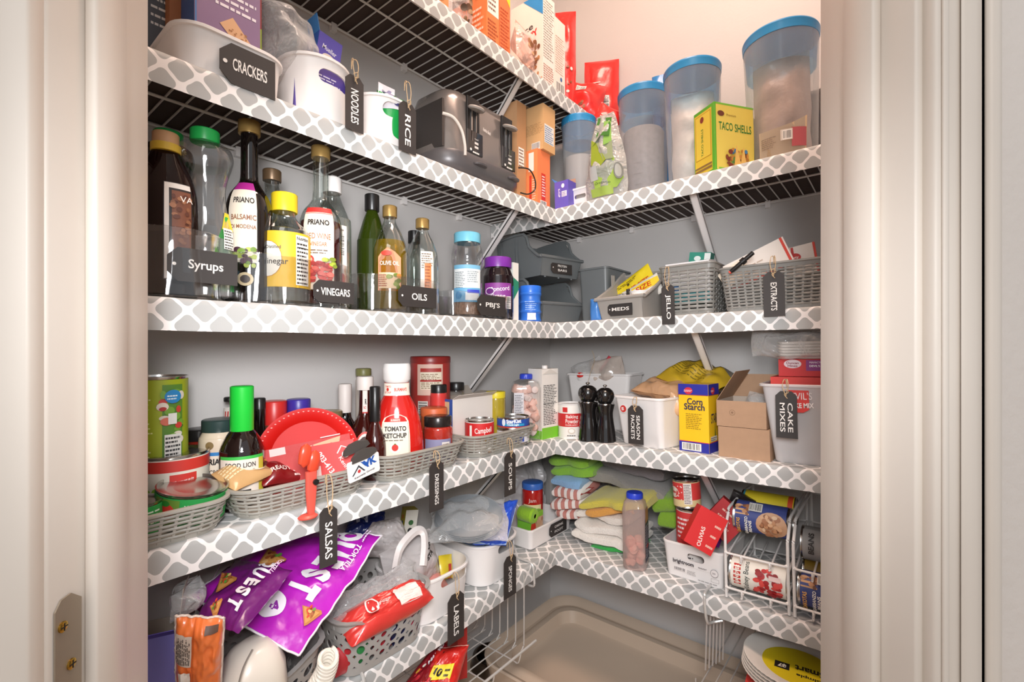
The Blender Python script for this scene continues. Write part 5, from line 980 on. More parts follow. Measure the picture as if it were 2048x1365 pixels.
# dressings basket
p = rnd_at('L', 4, 741, 846, .055, .008); h = p.h(727); p.h0 = .05; w = p.w; KR = M_('ketchup_red', '#c8201a', .12, coat=.5, var=.03)
t = T('ketchup_bottle', 'large red tomato ketchup bottle with a white cap', 'bottle', p); m = MB()
kp = [(.78, 0), (.92, .02), (1, .12), (1, .22), (.97, .34), (.88, .46), (.72, .58), (.54, .67), (.46, .72), (.45, .86)]
kc = [(v.x * w / 2, v.y * h) for v in cr([(a, b, 0) for a, b in kp], 4)]; m.lathe([(0, 0)] + kc, KR, 40, 1, .62); m.build('bottle_body', t)
m = MB(); m.lathe([(w * .215, h * .82), (w * .255, h * .85), (w * .26, h * .95), (w * .25, h * .985), (w * .235, h)], WHITEP, 36, 1, .9); m.build('cap', t)
kr = prof_r(kc); KM = lambda u, v, o: ((kr(v) + .0008 + o) * math.sin(u / kr(.05)), -(kr(v) + .0008 + o) * .62 * math.cos(u / kr(.05)), v)
art(t, KM, lambda A: (A.rect(-.032, .008, .026, .098, '#f0e4d0'), A.poly([(-.032, .098), (-.028, .106), (-.016, .111), (-.003, .113), (.010, .111), (.022, .106), (.026, .098)], '#f0e4d0'), A.rect(-.030, .010, -.0292, .096, '#8a7a5a'), A.rect(.0232, .010, .024, .096, '#8a7a5a'), A.rect(-.014, .098, .008, .105, '#cf3a2c'), A.text("BURMAN'S", -.003, .1015, .004, '#f4e8dc', wid=.019, bold=.02), A.text('TOMATO', -.003, .085, .0095, '#2e2826', wid=.044, bold=.04), A.text('KETCHUP', -.003, .072, .0095, '#2e2826', wid=.044, bold=.04), A.lines(-.024, .062, .018, .066, 1, '#7a6c5c'), A.ell(-.003, .047, .010, .009, '#f6ecdc'), A.ell(-.003, .049, .006, .0065, '#cf2f24'), A.ell(-.003, .056, .002, .001, '#3c7c2c'), A.bars(-.010, .014, .008, .028, '#f0e4d0')), 'front_label', seg=.003)
art(t, lambda u, v, o: KM(u * kr(.05) / kr(h * .76), v, o), lambda A: (A.rect(-.042, h * .70, .042, h * .815, '#f2e6d6'), A.text("BURMAN'S", .008, h * .757, .007, '#cf3a2c', wid=.025, bold=.03), A.text('TOMATO', -.018, h * .785, .004, '#cf3a2c', wid=.014), A.ell(-.018, h * .757, .003, .0035, '#cf2f24'), A.text('KETCHUP', -.018, h * .73, .004, '#cf3a2c', wid=.015)), 'neck_label', seg=.002)
row(822, 900, 713, .165, 'big red and white canister with nutrition panel against the left wall', [(.97, 0), (1, .01), (1, .9), (.98, .93)], M_('red_card_tube', '#a8322c', .4), (.51, .93, M_('dark_red_lid', '#8c2420', .35)), [lambda A, h: (A.rect(-.032, h * .60, .030, h * .92, '#d9b4a4'), A.rect(-.024, h * .66, .026, h * .88, '#e8dcc4'), A.rect(-.024, h * .84, .026, h * .88, '#a8322c'), A.lines(-.022, h * .67, .024, h * .83, 9, '#8a6a4c'), A.rect(-.024, h * .74, .026, h * .76, '#a8322c'), A.bars(-.03, h * .30, -.006, h * .54, '#cfc8c0', vert=False))], name='food_canister', cat='canister')
row(860, 894, 769, .12, 'small red spice jar with a black cap in front of the big red canister', ST, M_('red_spice', '#d8403c', .3), (.48, .84, BLACKP), name='spice_jar', cat='jar')
row(896, 929, 765, .14, 'small clear spice jar with a black cap right of the red one', ST, CLEARP, (.48, .88, BLACKP), name='spice_jar', cat='jar')
row(842, 893, 815, .09, 'jar with an orange lid squeezed behind the pepper jar', ST, M_('orange_jar', '#b8582c', .3), (.52, .84, M_('orange_lid', '#d9683a', .45)), name='spice_jar', cat='jar')
row(847, 905, 832, .045, 'red pepper jar with a black metal lid in the dressings basket', [(.9, 0), (1, .03), (1, .68), (.94, .76), (.86, .8)], M_('pepper_jar_red', '#a82c20', .12, var=.4, scale=60, coat=.5), (.47, .80, M_('black_metal_lid', '#2b2422', .25, .3)), [lambda A, h: (A.rect(-.03, .01, .03, h * .56, '#8a88a8'), A.rect(.008, .03, .026, h * .5, '#e6ded6'), A.lines(.009, .032, .025, h * .48, 7, '#6a625c'), A.bars(-.012, .03, .006, h * .34), A.blobs(-.026, .016, -.014, .03, 5, .003, .005, ['#3c2c4c', '#d84a4c']))], name='pepper_jar', cat='jar')
# soups basket and boxes by the corner
p = box_at('L', 4, 905, 985, .075, .008); h = p.h(795); d = .07
carton(p, 'open white carton with a blue edge between the dressings and soups baskets', p.w, d, h, ['#efe6de', '#e8e0d8', '#3458a8'], [('L', lambda A: (A.rect(.0, .0, d, h, '#3458a8'), A.rect(.036, h * .55, .06, h * .95, '#d8b88c'), A.rect(0, h * .4, .03, h, '#c8403c'), A.ell(.02, h * .72, .008, .012, '#f0e8e0')))], open_=True, flaps=[('F', (0, 1), 30, .02, '#d8d0c8'), ('R', (0, 1), 12, .028, '#a89c90'), ('B', (0, 1), 55, .025, '#a39a90')])
row(972, 1011, 783, .085, 'pickle jar with a yellow lid beside the open white carton', ST, M_('pickle_yellow', '#b09a2c', .15, var=.25, scale=40, coat=.4), (.5, .88, M_('pickle_lid_yellow', '#e6d22c', .4)), name='pickle_jar', cat='jar')
p = rnd_at('L', 4, 930, 988, .035, .008); h = p.h(838)
can(p, 'red and white soup can in the soups basket', h, '#f2ebe4', lambda A: (A.rect(-.10, h * .40, .10, h - .006, '#cc2224'), A.text('Campbell', .010, h * .68, .016, '#f8f2ec', 4, wid=.042, bold=.01), A.rect(-.024, h * .5, -.018, h * .85, '#f2ebe4'), A.ell(.018, h * .38, .006, .008, '#c8a85c')))
p = rnd_at('L', 4, 993, 1059, .04, .008); h1 = .036
can(p, 'lower tuna can with a white label in the soups basket', h1, '#e6e4ea', lambda A: (A.rect(.006, .006, .03, .02, '#2b4ca8'), A.lines(-.026, .008, .004, .03, 5, '#6c6c7c')), name='tuna_can', cat='can')
p = rnd_at('L', 4, 993, 1059, .04, .008 + h1 + .001); h2 = p.h(832)
can(p, 'upper blue tuna can stacked on the other in the soups basket', h2, '#2450a8', lambda A: (A.text('StarKist', .002, h2 * .72, .010, '#f4f6fa', 3, wid=.038, bold=.04), A.rect(-.026, h2 * .30, .030, h2 * .50, '#2f9cc8'), A.text('Chunk Light', .0, h2 * .40, .006, '#eef6fa', wid=.03, bold=.03), A.ell(-.024, h2 * .6, .005, .009, '#e8eef6'), A.rect(-.10, .004, .10, .007, '#c8402c')), name='tuna_can', cat='can')
hang_tag('black chalk tag reading salsas tied to the second woven basket', 'SALSAS', 'L', 4, 657, 35, 1015, 1133, -.022, 955, lean=0)
hang_tag('black chalk tag reading dressings tied to the third woven basket', 'DRESSINGS', 'L', 4, 873, 28, 924, 1022, -.020, 906, size=.010)
hang_tag('black chalk tag reading soups tied to the corner woven basket', 'SOUPS', 'L', 4, 1020, 22, 905, 991, -.020, 880, size=.012)
# ------------------------------------------------------------------ fourth shelf, corner and back wall
p = sub(at('L', 4, 1052, .06), 0, 0, 0); h = p.h(748)
MARSH = M_('mini_marshmallows', '#f0dccf', .7, var=.1, scale=20)
def lumps(t, w, d, z0, z1, n, cols, r=(.008, .012), seed=2):
    q = random.Random(seed); m = MB()
    for i in range(n):
        x, y, z, rr0 = q.uniform(-w, w), q.uniform(-d, d), q.uniform(z0, z1), q.uniform(*r)
        m.lathe([(rr0 * .3, -rr0), (rr0 * .9, -rr0 * .8), (rr0, 0), (rr0 * .9, rr0 * .8), (rr0 * .3, rr0)], M_('lump_' + q.choice(cols), '#' + q.choice(cols), .7), 10, M=Matrix.Translation((x, y, z)) @ Euler((q.random() * 3, q.random() * 3, 0)).to_matrix().to_4x4())
    o = m.build('contents', t); o['kind'] = 'stuff'; return o
p.rot += R(-50); t = jug(p, 'clear jug of pink marshmallows with a blue cap in the corner', .082, .055, h, CLEARP, .21, M_('royal_blue_cap', '#2b44c8', .35), neck=.36, draws=[('F', lambda A: (A.rect(.008, .03, .034, h * .72, '#d8d4d8'), A.lines(.01, .034, .032, h * .7, 20, '#4a4a52')))])
lumps(t, .028, .016, .02, h * .78, 70, ['f2c4b4', 'f4e4dc', 'f0b8a8', 'efd8d0'], seed=5)
p = box_at('L', 4, 1086, 1114, .012, yaw=-6); h = p.h(738); 
t = carton(p, 'tall white and green drink carton with a white screw cap in the corner', p.w, .05, h, ['#f0ebe4', '#e8e4dc', '#e2ddd6'], [('F', lambda A: (A.rect(0, 0, p.w, h * .16, '#7cc62e'), A.lines(.006, h * .2, p.w - .005, h * .78, 24, '#4a4642'), A.rect(.005, h * .5, p.w - .004, h * .505, '#2c2a28'), A.poly([(0, h * .92), (p.w / 2, h), (p.w, h * .92), (p.w / 2, h * .93)], '#dcd6ce'))), ('L', lambda A: (A.rect(0, 0, .05, h * .12, '#7cc62e')))], name='drink_carton')
m = MB(); m.lathe([(.008, 0), (.008, .008), (.006, .009), (0, .009)], WHITEP, 18); o = m.build('screw_cap', t); o.location = (0, .02, h)
p = box_at('R', 4, 1008, 1100, .20); tub(p, 'white bin at the very back of the corner behind the marshmallow jug', .12, .10, p.h(745), WHITEP, tw=.85, r=.012)
p = rnd_at('R', 4, 1117, 1167, .045); h = p.h(806)
can(p, 'white and red baking powder can on the fourth shelf', h, '#f0ebe4', lambda A: (A.rect(-.10, h * .34, .10, h * .72, '#cc2a2c'), A.text('Baking', .004, h * .62, .0115, '#f6f0ea', wid=.034, bold=.01), A.text('Powder', .004, h * .50, .0115, '#f6f0ea', wid=.036, bold=.01), A.text('double acting', .002, h * .39, .006, '#f0c8c0', wid=.034), A.rect(-.022, h * .76, -.008, h * .9, '#cc2a2c'), A.ell(.002, h * .22, .010, .008, '#d9cdbf'), A.ell(.002, h * .225, .007, .005, '#f4efe8'), A.lines(-.01, .007, .016, .012, 1, '#2c2826')), lid=WHITEP, inner=WHITEP, name='baking_powder_can')
MILL = [(.92, 0), (1, .01), (.98, .05), (.86, .25), (.74, .42), (.74, .52), (.88, .62), (.90, .66), (.62, .675), (.70, .70), (.86, .76), (.90, .82), (.78, .89), (.42, .94), (.12, .95), (.12, .965), (.2, .975), (.2, .99), (.06, 1)]
BG = M_('black_lacquer', '#161414', .08, coat=.7, var=.02)
for x0, x1, bk, lb in ((1156, 1199, .028, 'left glossy black pepper mill beside the baking powder'), (1192, 1232, .036, 'right glossy black pepper mill touching the season packets bin')):
    p = rnd_at('R', 4, x0, x1, bk); h = p.h(765 if x0 < 1180 else 770); t = T('pepper_mill', lb, 'pepper mill', p, rot=(0, 0 if x0 < 1180 else 0, 0)); m = MB(); pts = [(v.x * p.w / 2, v.y * h) for v in cr([(a, b, 0) for a, b in MILL], 3)]
    m.lathe([(0, 0)] + [(max(a, .0004), min(b, h)) for a, b in pts if b < h * .672], BG, 36); m.build('mill_body', t)
    m = MB(); m.lathe([(0, h * .672)] + [(max(a, .0004), min(b, h)) for a, b in pts if h * .672 <= b < h * .95], BG, 36); m.build('mill_head', t)
    m = MB(); m.lathe([(max(a, .0004), min(b, h)) for a, b in pts if b >= h * .945], STEEL, 18); m.build('finial', t)
    m = MB(); m.lathe([(p.w * .44, h * .655), (p.w * .46, h * .66), (p.w * .44, h * .668)], CHROME, 30, c0=False, c1=False); m.build('metal_ring', t)
p = box_at('R', 4, 1131, 1262, .19); hb = p.h(748); tub(p, 'white bin at the back behind the pepper mills', p.w, .11, hb, WHITEP, tw=.82, r=.012, rim=.005)
q = sub(p, -.012, -.004, .02); t = T('hang_tag', 'black chalk tag mostly hidden behind the pepper mills', 'tag', q); m = MB(); k = .01; w, hh = .05, .085; m.loft([[(a, y, b) for a, b in ((-w / 2, 0), (w / 2, 0), (w / 2, hh - k), (w / 2 - k, hh), (-w / 2 + k, hh), (-w / 2, hh - k))] for y in (-.012, -.0105)], CHALK); m.build('tag_board', t)
g = MB(); g.tube(cr([(-.01, -.012, hh - .004), (-.008, -.014, hh + .02), (-.002, -.004, hb - .02), (.008, .006, hb + .02), (-.002, .01, hb + .05)], 6), .0007, TWINE, 5); g.build('twine', t)
q = sub(p, -.03, .03, hb - .03); heap('freezer_bag', 'clear bag with a red cap inside slumped in the back bin', 'bag', q, .11, .07, .05, FILM, 91, .006, rot=(0, -20, 0), draw=lambda A: A.ell(.04, .03, .012, .008, '#d8342c'))
q = sub(p, .028, .03, hb - .03); heap('freezer_bag', 'clear zip bag of flour with a red zipper in the back bin', 'bag', q, .11, .075, .06, clear('flour_film', '#efe4dc', .5, .85, .15, '#ece0d6', bump=.8, bscale=28), 95, .007, rot=(0, -8, 0), n=28)
q = sub(p, .004, .02, hb + .008); t = T('bag_zipper', 'red zipper strip sticking up from the flour bag', 'zipper', q, rot=(0, 38, 0)); m = MB(); m.box(-.005, 0, 0, .005, .0012, .055, ink('#c8404c')); m.box(-.0045, -.0006, 0, -.0035, 0, .055, ink('#6c2430')); m.build('zipper_strip', t)
# season packets bin with bags on it
p = box_at('R', 4, 1216, 1330, .004, yaw=-14); hs = p.hl(792)
sb = tub(p, 'white bin tagged season packets, standing forward on the fourth shelf', p.w * 1.02, .235, hs, WHITEP, tw=.84, r=.016, rim=.004)
art(sb, front(p.w, .004), lambda A: (A.ell(p.w * .24, hs * .74, .011, .010, '#f4efec'), A.ell(p.w * .24, hs * .74, .0095, .0088, '#c8302c'), A.text('IS', p.w * .23, hs * .74, .008, '#f6f0ec', 10, bold=.04)), 'print')
hang_tag('black chalk tag reading season packets tied to the forward white bin', ['SEASON', 'PACKETS'], 'R', 4, 1272, 32, 812, 889, -.006, 797, size=.012, lean=0)
q = sub(p, .012, .06, hs + .004)
heap('rice_bag', 'plump clear bag of peach coloured sugar lying on the season packets bin', 'bag', q, .135, .11, .042, clear('peach_film', '#f0c8a0', .7, .92, .15, '#e6b488', bump=.6, bscale=22), 101, .006, rot=(-78, 4, 8), n=30, draw=lambda A: (A.rect(.05, .05, .066, .058, '#3a2c28'),))
q = sub(p, .05, .115, hs + .022)
heap('corn_bag', 'yellow printed bag draped over the back of the season packets bin', 'bag', q, .16, .13, .05, foil('#c9a52c', 'corn_yellow_film'), 104, .007, rot=(-72, 14, -6), n=28, draw=lambda A: (A.lines(.03, .03, .13, .09, 8, '#7c6a1c', .3), A.rect(.0, .10, .16, .128, '#7c7468')))
q = sub(p, .066, .075, hs - .045)
heap('rice_bag', 'folded peach bag corner hanging down the side of the season packets bin', 'bag', q, .06, .05, .018, foil('#e0b48c', 'peach_solid_film'), 108, .004, rot=(0, 18, 40))
p = at('R', 4, 1356, .20); heap('blue_wrapper', 'scrap of blue wrapper on the liner behind the season packets bin', 'wrapper', p, .03, .02, .01, foil('#2f56b8', 'deep_blue_film'), 110, .002)
# corn starch
p = at('R', 4, 1419, .030); hc = p.h(770); t = T('corn_starch_box', 'yellow corn starch box with blue ends', 'box', p); p.w = 0
Wf, Df = .070, .058; ang = -6; t.matrix_world = Matrix.Translation(p.loc) @ Matrix.Rotation(-TILT, 4, 'Y') @ Matrix.Rotation(R(ang), 4, 'Z')
m = MB(); m.rbox(Wf, Df, hc, .0012, ink('#f2c51c'), .0008, -Wf / 2 + 0, Df / 2); m.build('box_body', t)
def starch(A, W, words=True):
    A.rect(0, 0, W, hc * .145, '#2a2f9c'); A.rect(0, hc * .845, W, hc, '#2a2f9c'); A.rect(0, hc * .145, W, hc * .155, '#c8305c'); A.rect(0, hc * .835, W, hc * .845, '#8c2c5c')
    A.ell(W * (.35 if words else .4), hc * .90, .010, .008, '#cf3044'); A.lines(W * .2, hc * .885, W * .52, hc * .92, 2, '#f4dce0')
    if words:
        A.text('Corn', W * .56, hc * .745, .015, '#241f50', wid=.036, bold=.02); A.text('Starch', W * .54, hc * .665, .015, '#241f50', wid=.048, bold=.02)
        A.lines(W * .25, hc * .34, W * .8, hc * .58, 9, '#9c7c1c', .4); A.bars(W * .1, hc * .02, W * .75, hc * .13)
    else: A.text('STARCH', W * .62, hc * .5, .022, '#241f50', wid=.05, bold=.01); A.poly([(W * .5, hc * .2), (W * .52, hc * .42), (W * .6, hc * .22)], '#4c6c2c'); A.rect(W * .1, hc * .17, W * .7, hc * .24, '#e8e0d0'); A.lines(W * .12, hc * .18, W * .68, hc * .235, 2, '#3a3430')
art(t, lambda u, v, o: (-Wf + u, -o, v), lambda A: starch(A, Wf), 'print'); art(t, lambda u, v, o: (o, u, v), lambda A: starch(A, Df, False), 'print')
# cardboard boxes
p = box_at('R', 4, 1437, 1541, .022, yaw=0); p.rot += R(-2); hk = (p.hl(853))
carton(p, 'lower plain kraft cardboard box left of the cake mixes bin', p.w, .12, hk, [CARD, CARD, CARD])
q = sub(p, -.004, 0, hk + .001); hk2 = p.hl(802) - hk
carton(q, 'upper kraft cardboard box with its lid flap raised', p.w * .97, .12, hk2, [CARD, CARD, CARD], [('F', lambda A: (A.ell(p.w * .32, hk2 * .55, .006, .006, '#8a6a50'), A.ell(p.w * .32, hk2 * .55, .005, .005, '#b08d70'), A.ell(p.w * .32, hk2 * .55, .0025, .0025, '#8a6a50')))], open_=True, flaps=[('L', (0, 1), 122, .075, CARD), ('B', (0, 1), 70, .055, CARD)])
t = bpy.data.objects[-1] if False else None
q2 = sub(q, .02, .05, .012); heap('cookie_cutters', 'clear packet of metal cutters inside the upper kraft box', 'packet', q2, .06, .06, .03, FILM, 120, .006, rot=(-20, 10, 0))
# cake mixes bin
p = box_at('R', 4, 1518, 1690, .004); hm = p.hl(768)
cm_ = tub(p, 'large translucent white bin tagged cake mixes at the right end', p.w, .20, hm, clear('translucent_white_plastic', '#f2f0f0', .62, .9, .3, '#e9e6e6'), tw=.74, r=.014, rim=.006)
art(cm_, front(p.w, .0065), lambda A: (A.rect(p.w * .38, hm * .70, p.w * .62, hm * .93, '#d8342c'), A.poly([(p.w * .38, hm * .70), (p.w * .45, hm * .66), (p.w * .55, hm * .66), (p.w * .62, hm * .70)], '#d8342c'), A.text("DEVIL'S", p.w * .50, hm * .86, .014, '#f4ece8', 2, wid=.045, bold=.0), A.text('CAKE MIX', p.w * .52, hm * .745, .010, '#f4ece8', 3, wid=.045, bold=.03)), 'print')
hang_tag('black chalk tag reading cake mixes tied to the large translucent bin', ['CAKE', 'MIXES'], 'R', 4, 1574, 38, 783, 877, -.012, 762, size=.012)
q = sub(p, .018, .05, hm - .05); carton(q, 'red cake mix box lying flat on top inside the cake mixes bin', .15, .10, .062, ['#dc3a30', '#cf342c', '#dc3a30'])
q = sub(p, .022, .06, hm + .013); carton(q, "red and purple devil's food mix box stacked above the bin rim", .13, .08, .036, ['#cf2424', '#b82020', '#cf2424'], [('F', lambda A: (A.rect(.05, .012, .13, .034, '#8c2c7c'), A.ell(.026, .026, .016, .009, '#e8d4d8'), A.text('Duncan', .026, .028, .005, '#8c2430', wid=.022, bold=.02), A.text('Hines', .026, .022, .005, '#8c2430', wid=.018, bold=.02), A.text('PERFECTLY MOIST', .076, .029, .0035, '#f0dce8', wid=.04, bold=.02), A.text("DEVIL'S FOOD", .074, .022, .0045, '#f4e8f0', wid=.036, bold=.03)))])
q = sub(p, .022, .06, hm + .050); t = T('foam_tray_stack', 'stack of pale disposable pans in film on top of the cake mix boxes', 'tray', q); m = MB()
for i in range(6): m.loft([rr(.13 - .001 * i, .085, .012, .006 * i, 0, .04), rr(.135, .088, .012, .006 * i + .0045, 0, .04), rr(.139, .092, .012, .006 * i + .0055, 0, .04)], M_('pale_pan', '#dcd4cc', .5))
m.build('pan_body', t)
q = sub(p, .005, .05, hm + .052); heap('film_wrap', 'loose clear film around the stacked pans, spreading left', 'film', q, .19, .055, .09, clear('loose_film', '#fbfbfb', .1, .75, .1, '#f5f3f1', bump=1, bscale=26), 130, .009, n=30)
# ------------------------------------------------------------------ lowest shelf, left wall
S = 5
def pd(px, py, dep): return CAM + ray(px, py) * dep
def quad_bag(name, label, c, mat, draw, th=.02, seed=1, amp=.004, edge=None, group=None, cat='bag', n=34, part='bag_body'):
    """a flat filled bag stretched between four corners: c = start, along, across (u, v)"""
    o = (c[0] + c[1] + c[2] + c[3]) / 4; P = Pos(); P.loc = o; P.rot = 0; P.tilt = False; t = T(name, label, cat, P, group)
    C_ = [v - o for v in c]; nrm = (C_[1] - C_[0]).cross(C_[3] - C_[0]).normalized()
    if nrm.dot(CAM - o) < 0: nrm = -nrm
    def f(sg, off=0):
        def g(u, v):
            b = (C_[0] * (1 - u) + C_[1] * u) * (1 - v) + (C_[3] * (1 - u) + C_[2] * u) * v
            uu, vv = min(max(u, 0), 1), min(max(v, 0), 1); e = max(0, 1 - abs(2 * uu - 1) ** 4) ** .8 * max(0, 1 - abs(2 * vv - 1) ** 5) ** .8
            k = (noise.noise(Vector((u * 4, v * 4, seed))) * 2.2 + noise.noise(Vector((u * 11, v * 11, seed + 3)))) * amp
            return tuple(b + nrm * (sg * th / 2 * e + k + off))
        return g
    m = MB(); m.surf(f(1), n, n, mat); m.surf(f(-1), n, n, mat)
    m.build(part, t)
    if edge:
        g = MB()
        for a in ([(i / 30, 0) for i in range(31)], [(1, i / 30) for i in range(31)], [(i / 30, 1) for i in range(31)], [(0, i / 30) for i in range(31)]): g.tube([f(0)(*q) for q in a], .0018, edge, 5)
        g.build('sealed_edge', t)
    if draw: art(t, lambda u, v, o_: f(1, .002 + o_ * 3)(u, v), draw, 'print', seg=.03)
    return t
def ovalbin(x0, x1, top, d, label, back=.0, tw=.90):
    p = box_at('L', 5, x0, x1, back); h = p.h(top); t = tub(p, label, p.w, d, h, WHITEP, tw=tw, r=.05, rim=.003, hole=[(p.w * .14, h * .80, p.w * .52, .020, 'F')]); p.hh = h; p.t = t; return p
L1 = ovalbin(835, 957, 1146, .175, 'white oval handled bin tagged labels on the lowest shelf')
L2 = ovalbin(965, 1050, 1082, .17, 'white oval handled bin tagged sponges on the lowest shelf')
p = box_at('L', 5, 1062, 1146, .035); hc = .055
t = tub(p, 'low white bin with a chalk label near the corner of the lowest shelf', p.w, .15, hc, WHITEP, tw=.95, r=.012, rim=.002); L3 = p
sticker(t, p.w * .42, .036, p.w * .12, .010, .0005, ['CANDLES', 'FEET'] if False else ['CAKING', 'FOOT'], size=.24, fit=.8)
hang_tag('black chalk tag reading labels tied to an oval bin', 'LABELS', 'L', 5, 912, 32, 1187, 1283, -.018, 1150, size=.014)
hang_tag('black chalk tag reading sponges tied to an oval bin', 'SPONGES', 'L', 5, 1020, 24, 1112, 1194, -.016, 1086, size=.012)
# perforated baskets
p = box_at('L', 5, 380, 655, -.012); B1 = p; holed(p, 'grey perforated basket at the left end of the lowest shelf', p.w, .20, .105, M_('mist_grey_plastic', '#a6a39f', .4), rows=3, low=.022)
p = box_at('L', 5, 690, 866, -.014); B2 = p; holed(p, 'grey perforated basket holding the red tortilla pack', p.w, .185, .105, M_('mist_grey_plastic', '#a6a39f'), rows=3, low=.026)
# things in them
A0 = lambda x, y, d: pd(x, y, d)
PUR = foil('#b422b4', 'purple_chip_film'); DPU = foil('#6c1c6c', 'dark_purple_film'); WSEAM = M_('white_seam', '#e8e2e6', .4)
def chip(A, u, v, s, rot=0):
    ca, sa = math.cos(R(rot)), math.sin(R(rot)); tr = lambda pts: [(u + (x * ca - y * sa) * s, v + (x * sa + y * ca) * s) for x, y in pts]
    A.poly(tr([(-1, -.8), (1, -.6), (.9, -.3), (.1, 1), (-.2, .95)]), '#b9783c'); A.poly(tr([(-.8, -.65), (.8, -.5), (.05, .8)]), '#cf9450')
    q = random.Random(int(u * 100)); A.blobs(u - s * .4, v - s * .4, u + s * .4, v + s * .3, 12, s * .1, s * .22, ['#d8402c', '#5c9c3c', '#a85c2c', '#e0b070', '#7c3a1c'], int(v * 100))
quad_bag('chip_bag', 'large bright purple tortilla chip bag lying aslant over the left basket', [A0(560, 1068, .90), A0(378, 1192, .70), A0(598, 1312, .685), A0(764, 1072, .88)], PUR, lambda A: (
    *[A.text(ch, .115 + .142 * i, .76, .25, '#efe8ee', 0, wid=w_ * .9, bold=.05) for i, (ch, w_) in enumerate((('Q', .16), ('U', .13), ('E', .10), ('S', .12), ('T', .12)))],
    A.ell(.84, .60, .085, .12, '#f0e8f0', 32), A.text('4', .84, .64, .08, '#8c2a9c', 0, bold=.06), A.lines(.79, .53, .89, .58, 2, '#8c2a9c'), chip(A, .80, .93, .075, 40), chip(A, .56, .36, .12, 10), A.text('TORTILLA', .36, .95, .04, '#f0e0f0', bold=.02), A.lines(.1, .93, .22, .98, 2, '#e8d0ec')), .03, 5, .0035, WSEAM)
quad_bag('chip_bag', 'smaller dark purple tortilla chip bag tucked under the bright one', [A0(470, 1120, .765), A0(392, 1238, .63), A0(478, 1268, .605), A0(586, 1142, .715)], DPU, lambda A: (
    *[A.text(ch, .12 + .17 * i, .70, .24, '#ece4ea', 0, wid=w_, bold=.05) for i, (ch, w_) in enumerate((('Q', .17), ('U', .13), ('E', .11), ('S', .13), ('T', .12)))], chip(A, .55, .28, .17, 20), chip(A, .92, .45, .10, 60), A.text('TORTILLA', .2, .92, .05, '#e8c8e4'), A.lines(.05, .05, .9, .12, 1, '#c88cc0')), .03, 9, .002)
quad_bag('chip_bag', 'maroon edge of another chip bag behind the smaller purple one', [A0(520, 1085, .93), A0(376, 1212, .735), A0(430, 1240, .735), A0(560, 1100, .90)], foil('#4a1430', 'maroon_film'), lambda A: (A.lines(.35, .3, .9, .5, 1, '#d8a8c0'), chip(A, .5, .75, .16, 20)), .03, 12, .004)
# cream appliance with coiled cord
CRE = M_('cream_plastic', '#e9e1d4', .28, coat=.3, var=.02)
q = Pos(); q.loc = pd(505, 1345, .66); q.loc.z = H[5] + .045 - .012; q.rot = R(90); q.tilt = False
t = T('cream_appliance', 'cream coloured corded appliance lying in the left basket under the chip bag', 'appliance', q); m = MB()
m.loft([rr(w_, d_, min(w_, d_) * .45, z, x, .02, 8) for w_, d_, z, x in ((.07, .06, 0, .0), (.10, .08, .01, .0), (.105, .085, .03, .0), (.09, .08, .06, .005), (.06, .06, .085, .01), (.03, .03, .095, .012))], CRE); m.build('body', t)
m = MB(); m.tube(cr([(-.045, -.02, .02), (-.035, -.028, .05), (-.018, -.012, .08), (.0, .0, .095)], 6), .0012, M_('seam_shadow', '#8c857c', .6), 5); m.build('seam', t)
m = MB(); m.lathe([(0, 0), (.007, 0), (.008, .003), (.007, .007), (0, .008)], CRE, 20, M=Matrix.Translation((-.055, -.01, .05)) @ Matrix.Rotation(R(70), 4, 'X')); m.build('knob', t)
g = MB(); pts = []
for i in range(260):
    a = i / 260; ax = Vector((.055 + .03 * a + .012 * math.sin(a * 3), -.035 - .012 * a, .0 + .06 * a)); th = i * .27
    pts.append(ax + Vector((math.cos(th) * .013, math.sin(th) * .008, math.sin(th) * .010)))
g.tube(pts, .0034, CRE, 7); g.build('coiled_cord', t)
# orange pack
quad_bag('snack_pack', 'orange snack pack with a nutrition panel standing at the left of the basket', [pd(352, 1385, .60), pd(352, 1232, .585), pd(448, 1236, .60), pd(440, 1385, .62)], foil('#ee7a3c', 'orange_film'), lambda A: (A.rect(.50, .06, .86, .40, '#c9b4a4'), A.lines(.52, .08, .84, .38, 9, '#2c2420', .5), A.rect(.22, .14, .42, .38, '#e8ddd2'), A.rect(.90, .66, .97, .92, '#5c4438'), A.rect(.0, .42, 1, .435, '#d9642c')), .035, 16, .003, M_('pale_seam', '#d8c8bc', .4))
p = Pos(); p.loc = pd(370, 1226, .64); p.rot = 2.2; p.tilt = False
t = heap('produce_bag', 'cloudy plastic bag with a black mark behind the orange snack pack', 'bag', p, .055, .035, .035, FILM, 141, .006); 
q = sub(p, 0, -.016, .012); flat('black_clip', 'black bar clip on the cloudy bag', 'clip', 370, 1229, .62, .022, .006, BLACKP, None, (0, 0, 0), .003, rnd_=.002)
q = Pos(); q.loc = pd(297, 1372, .60); q.loc.z = H[5] - .0255; q.rot = R(66); q.tilt = False
hb_ = .205; BL = ink('#4c4aa6')
carton(q, 'open periwinkle blue carton at the bottom left by the door frame', .062, .05, hb_, ['#7f7cc8', '#6c6ab8', '#7f7cc8'], [('F', lambda A: (A.lines(.03, .02, .08, .05, 2, '#d8d8ec')))], open_=True, flaps=[('R', (0, 1), 84, .055, '#a89c90'), ('F', (0, 1), 38, .02, '#4a3f9c')])
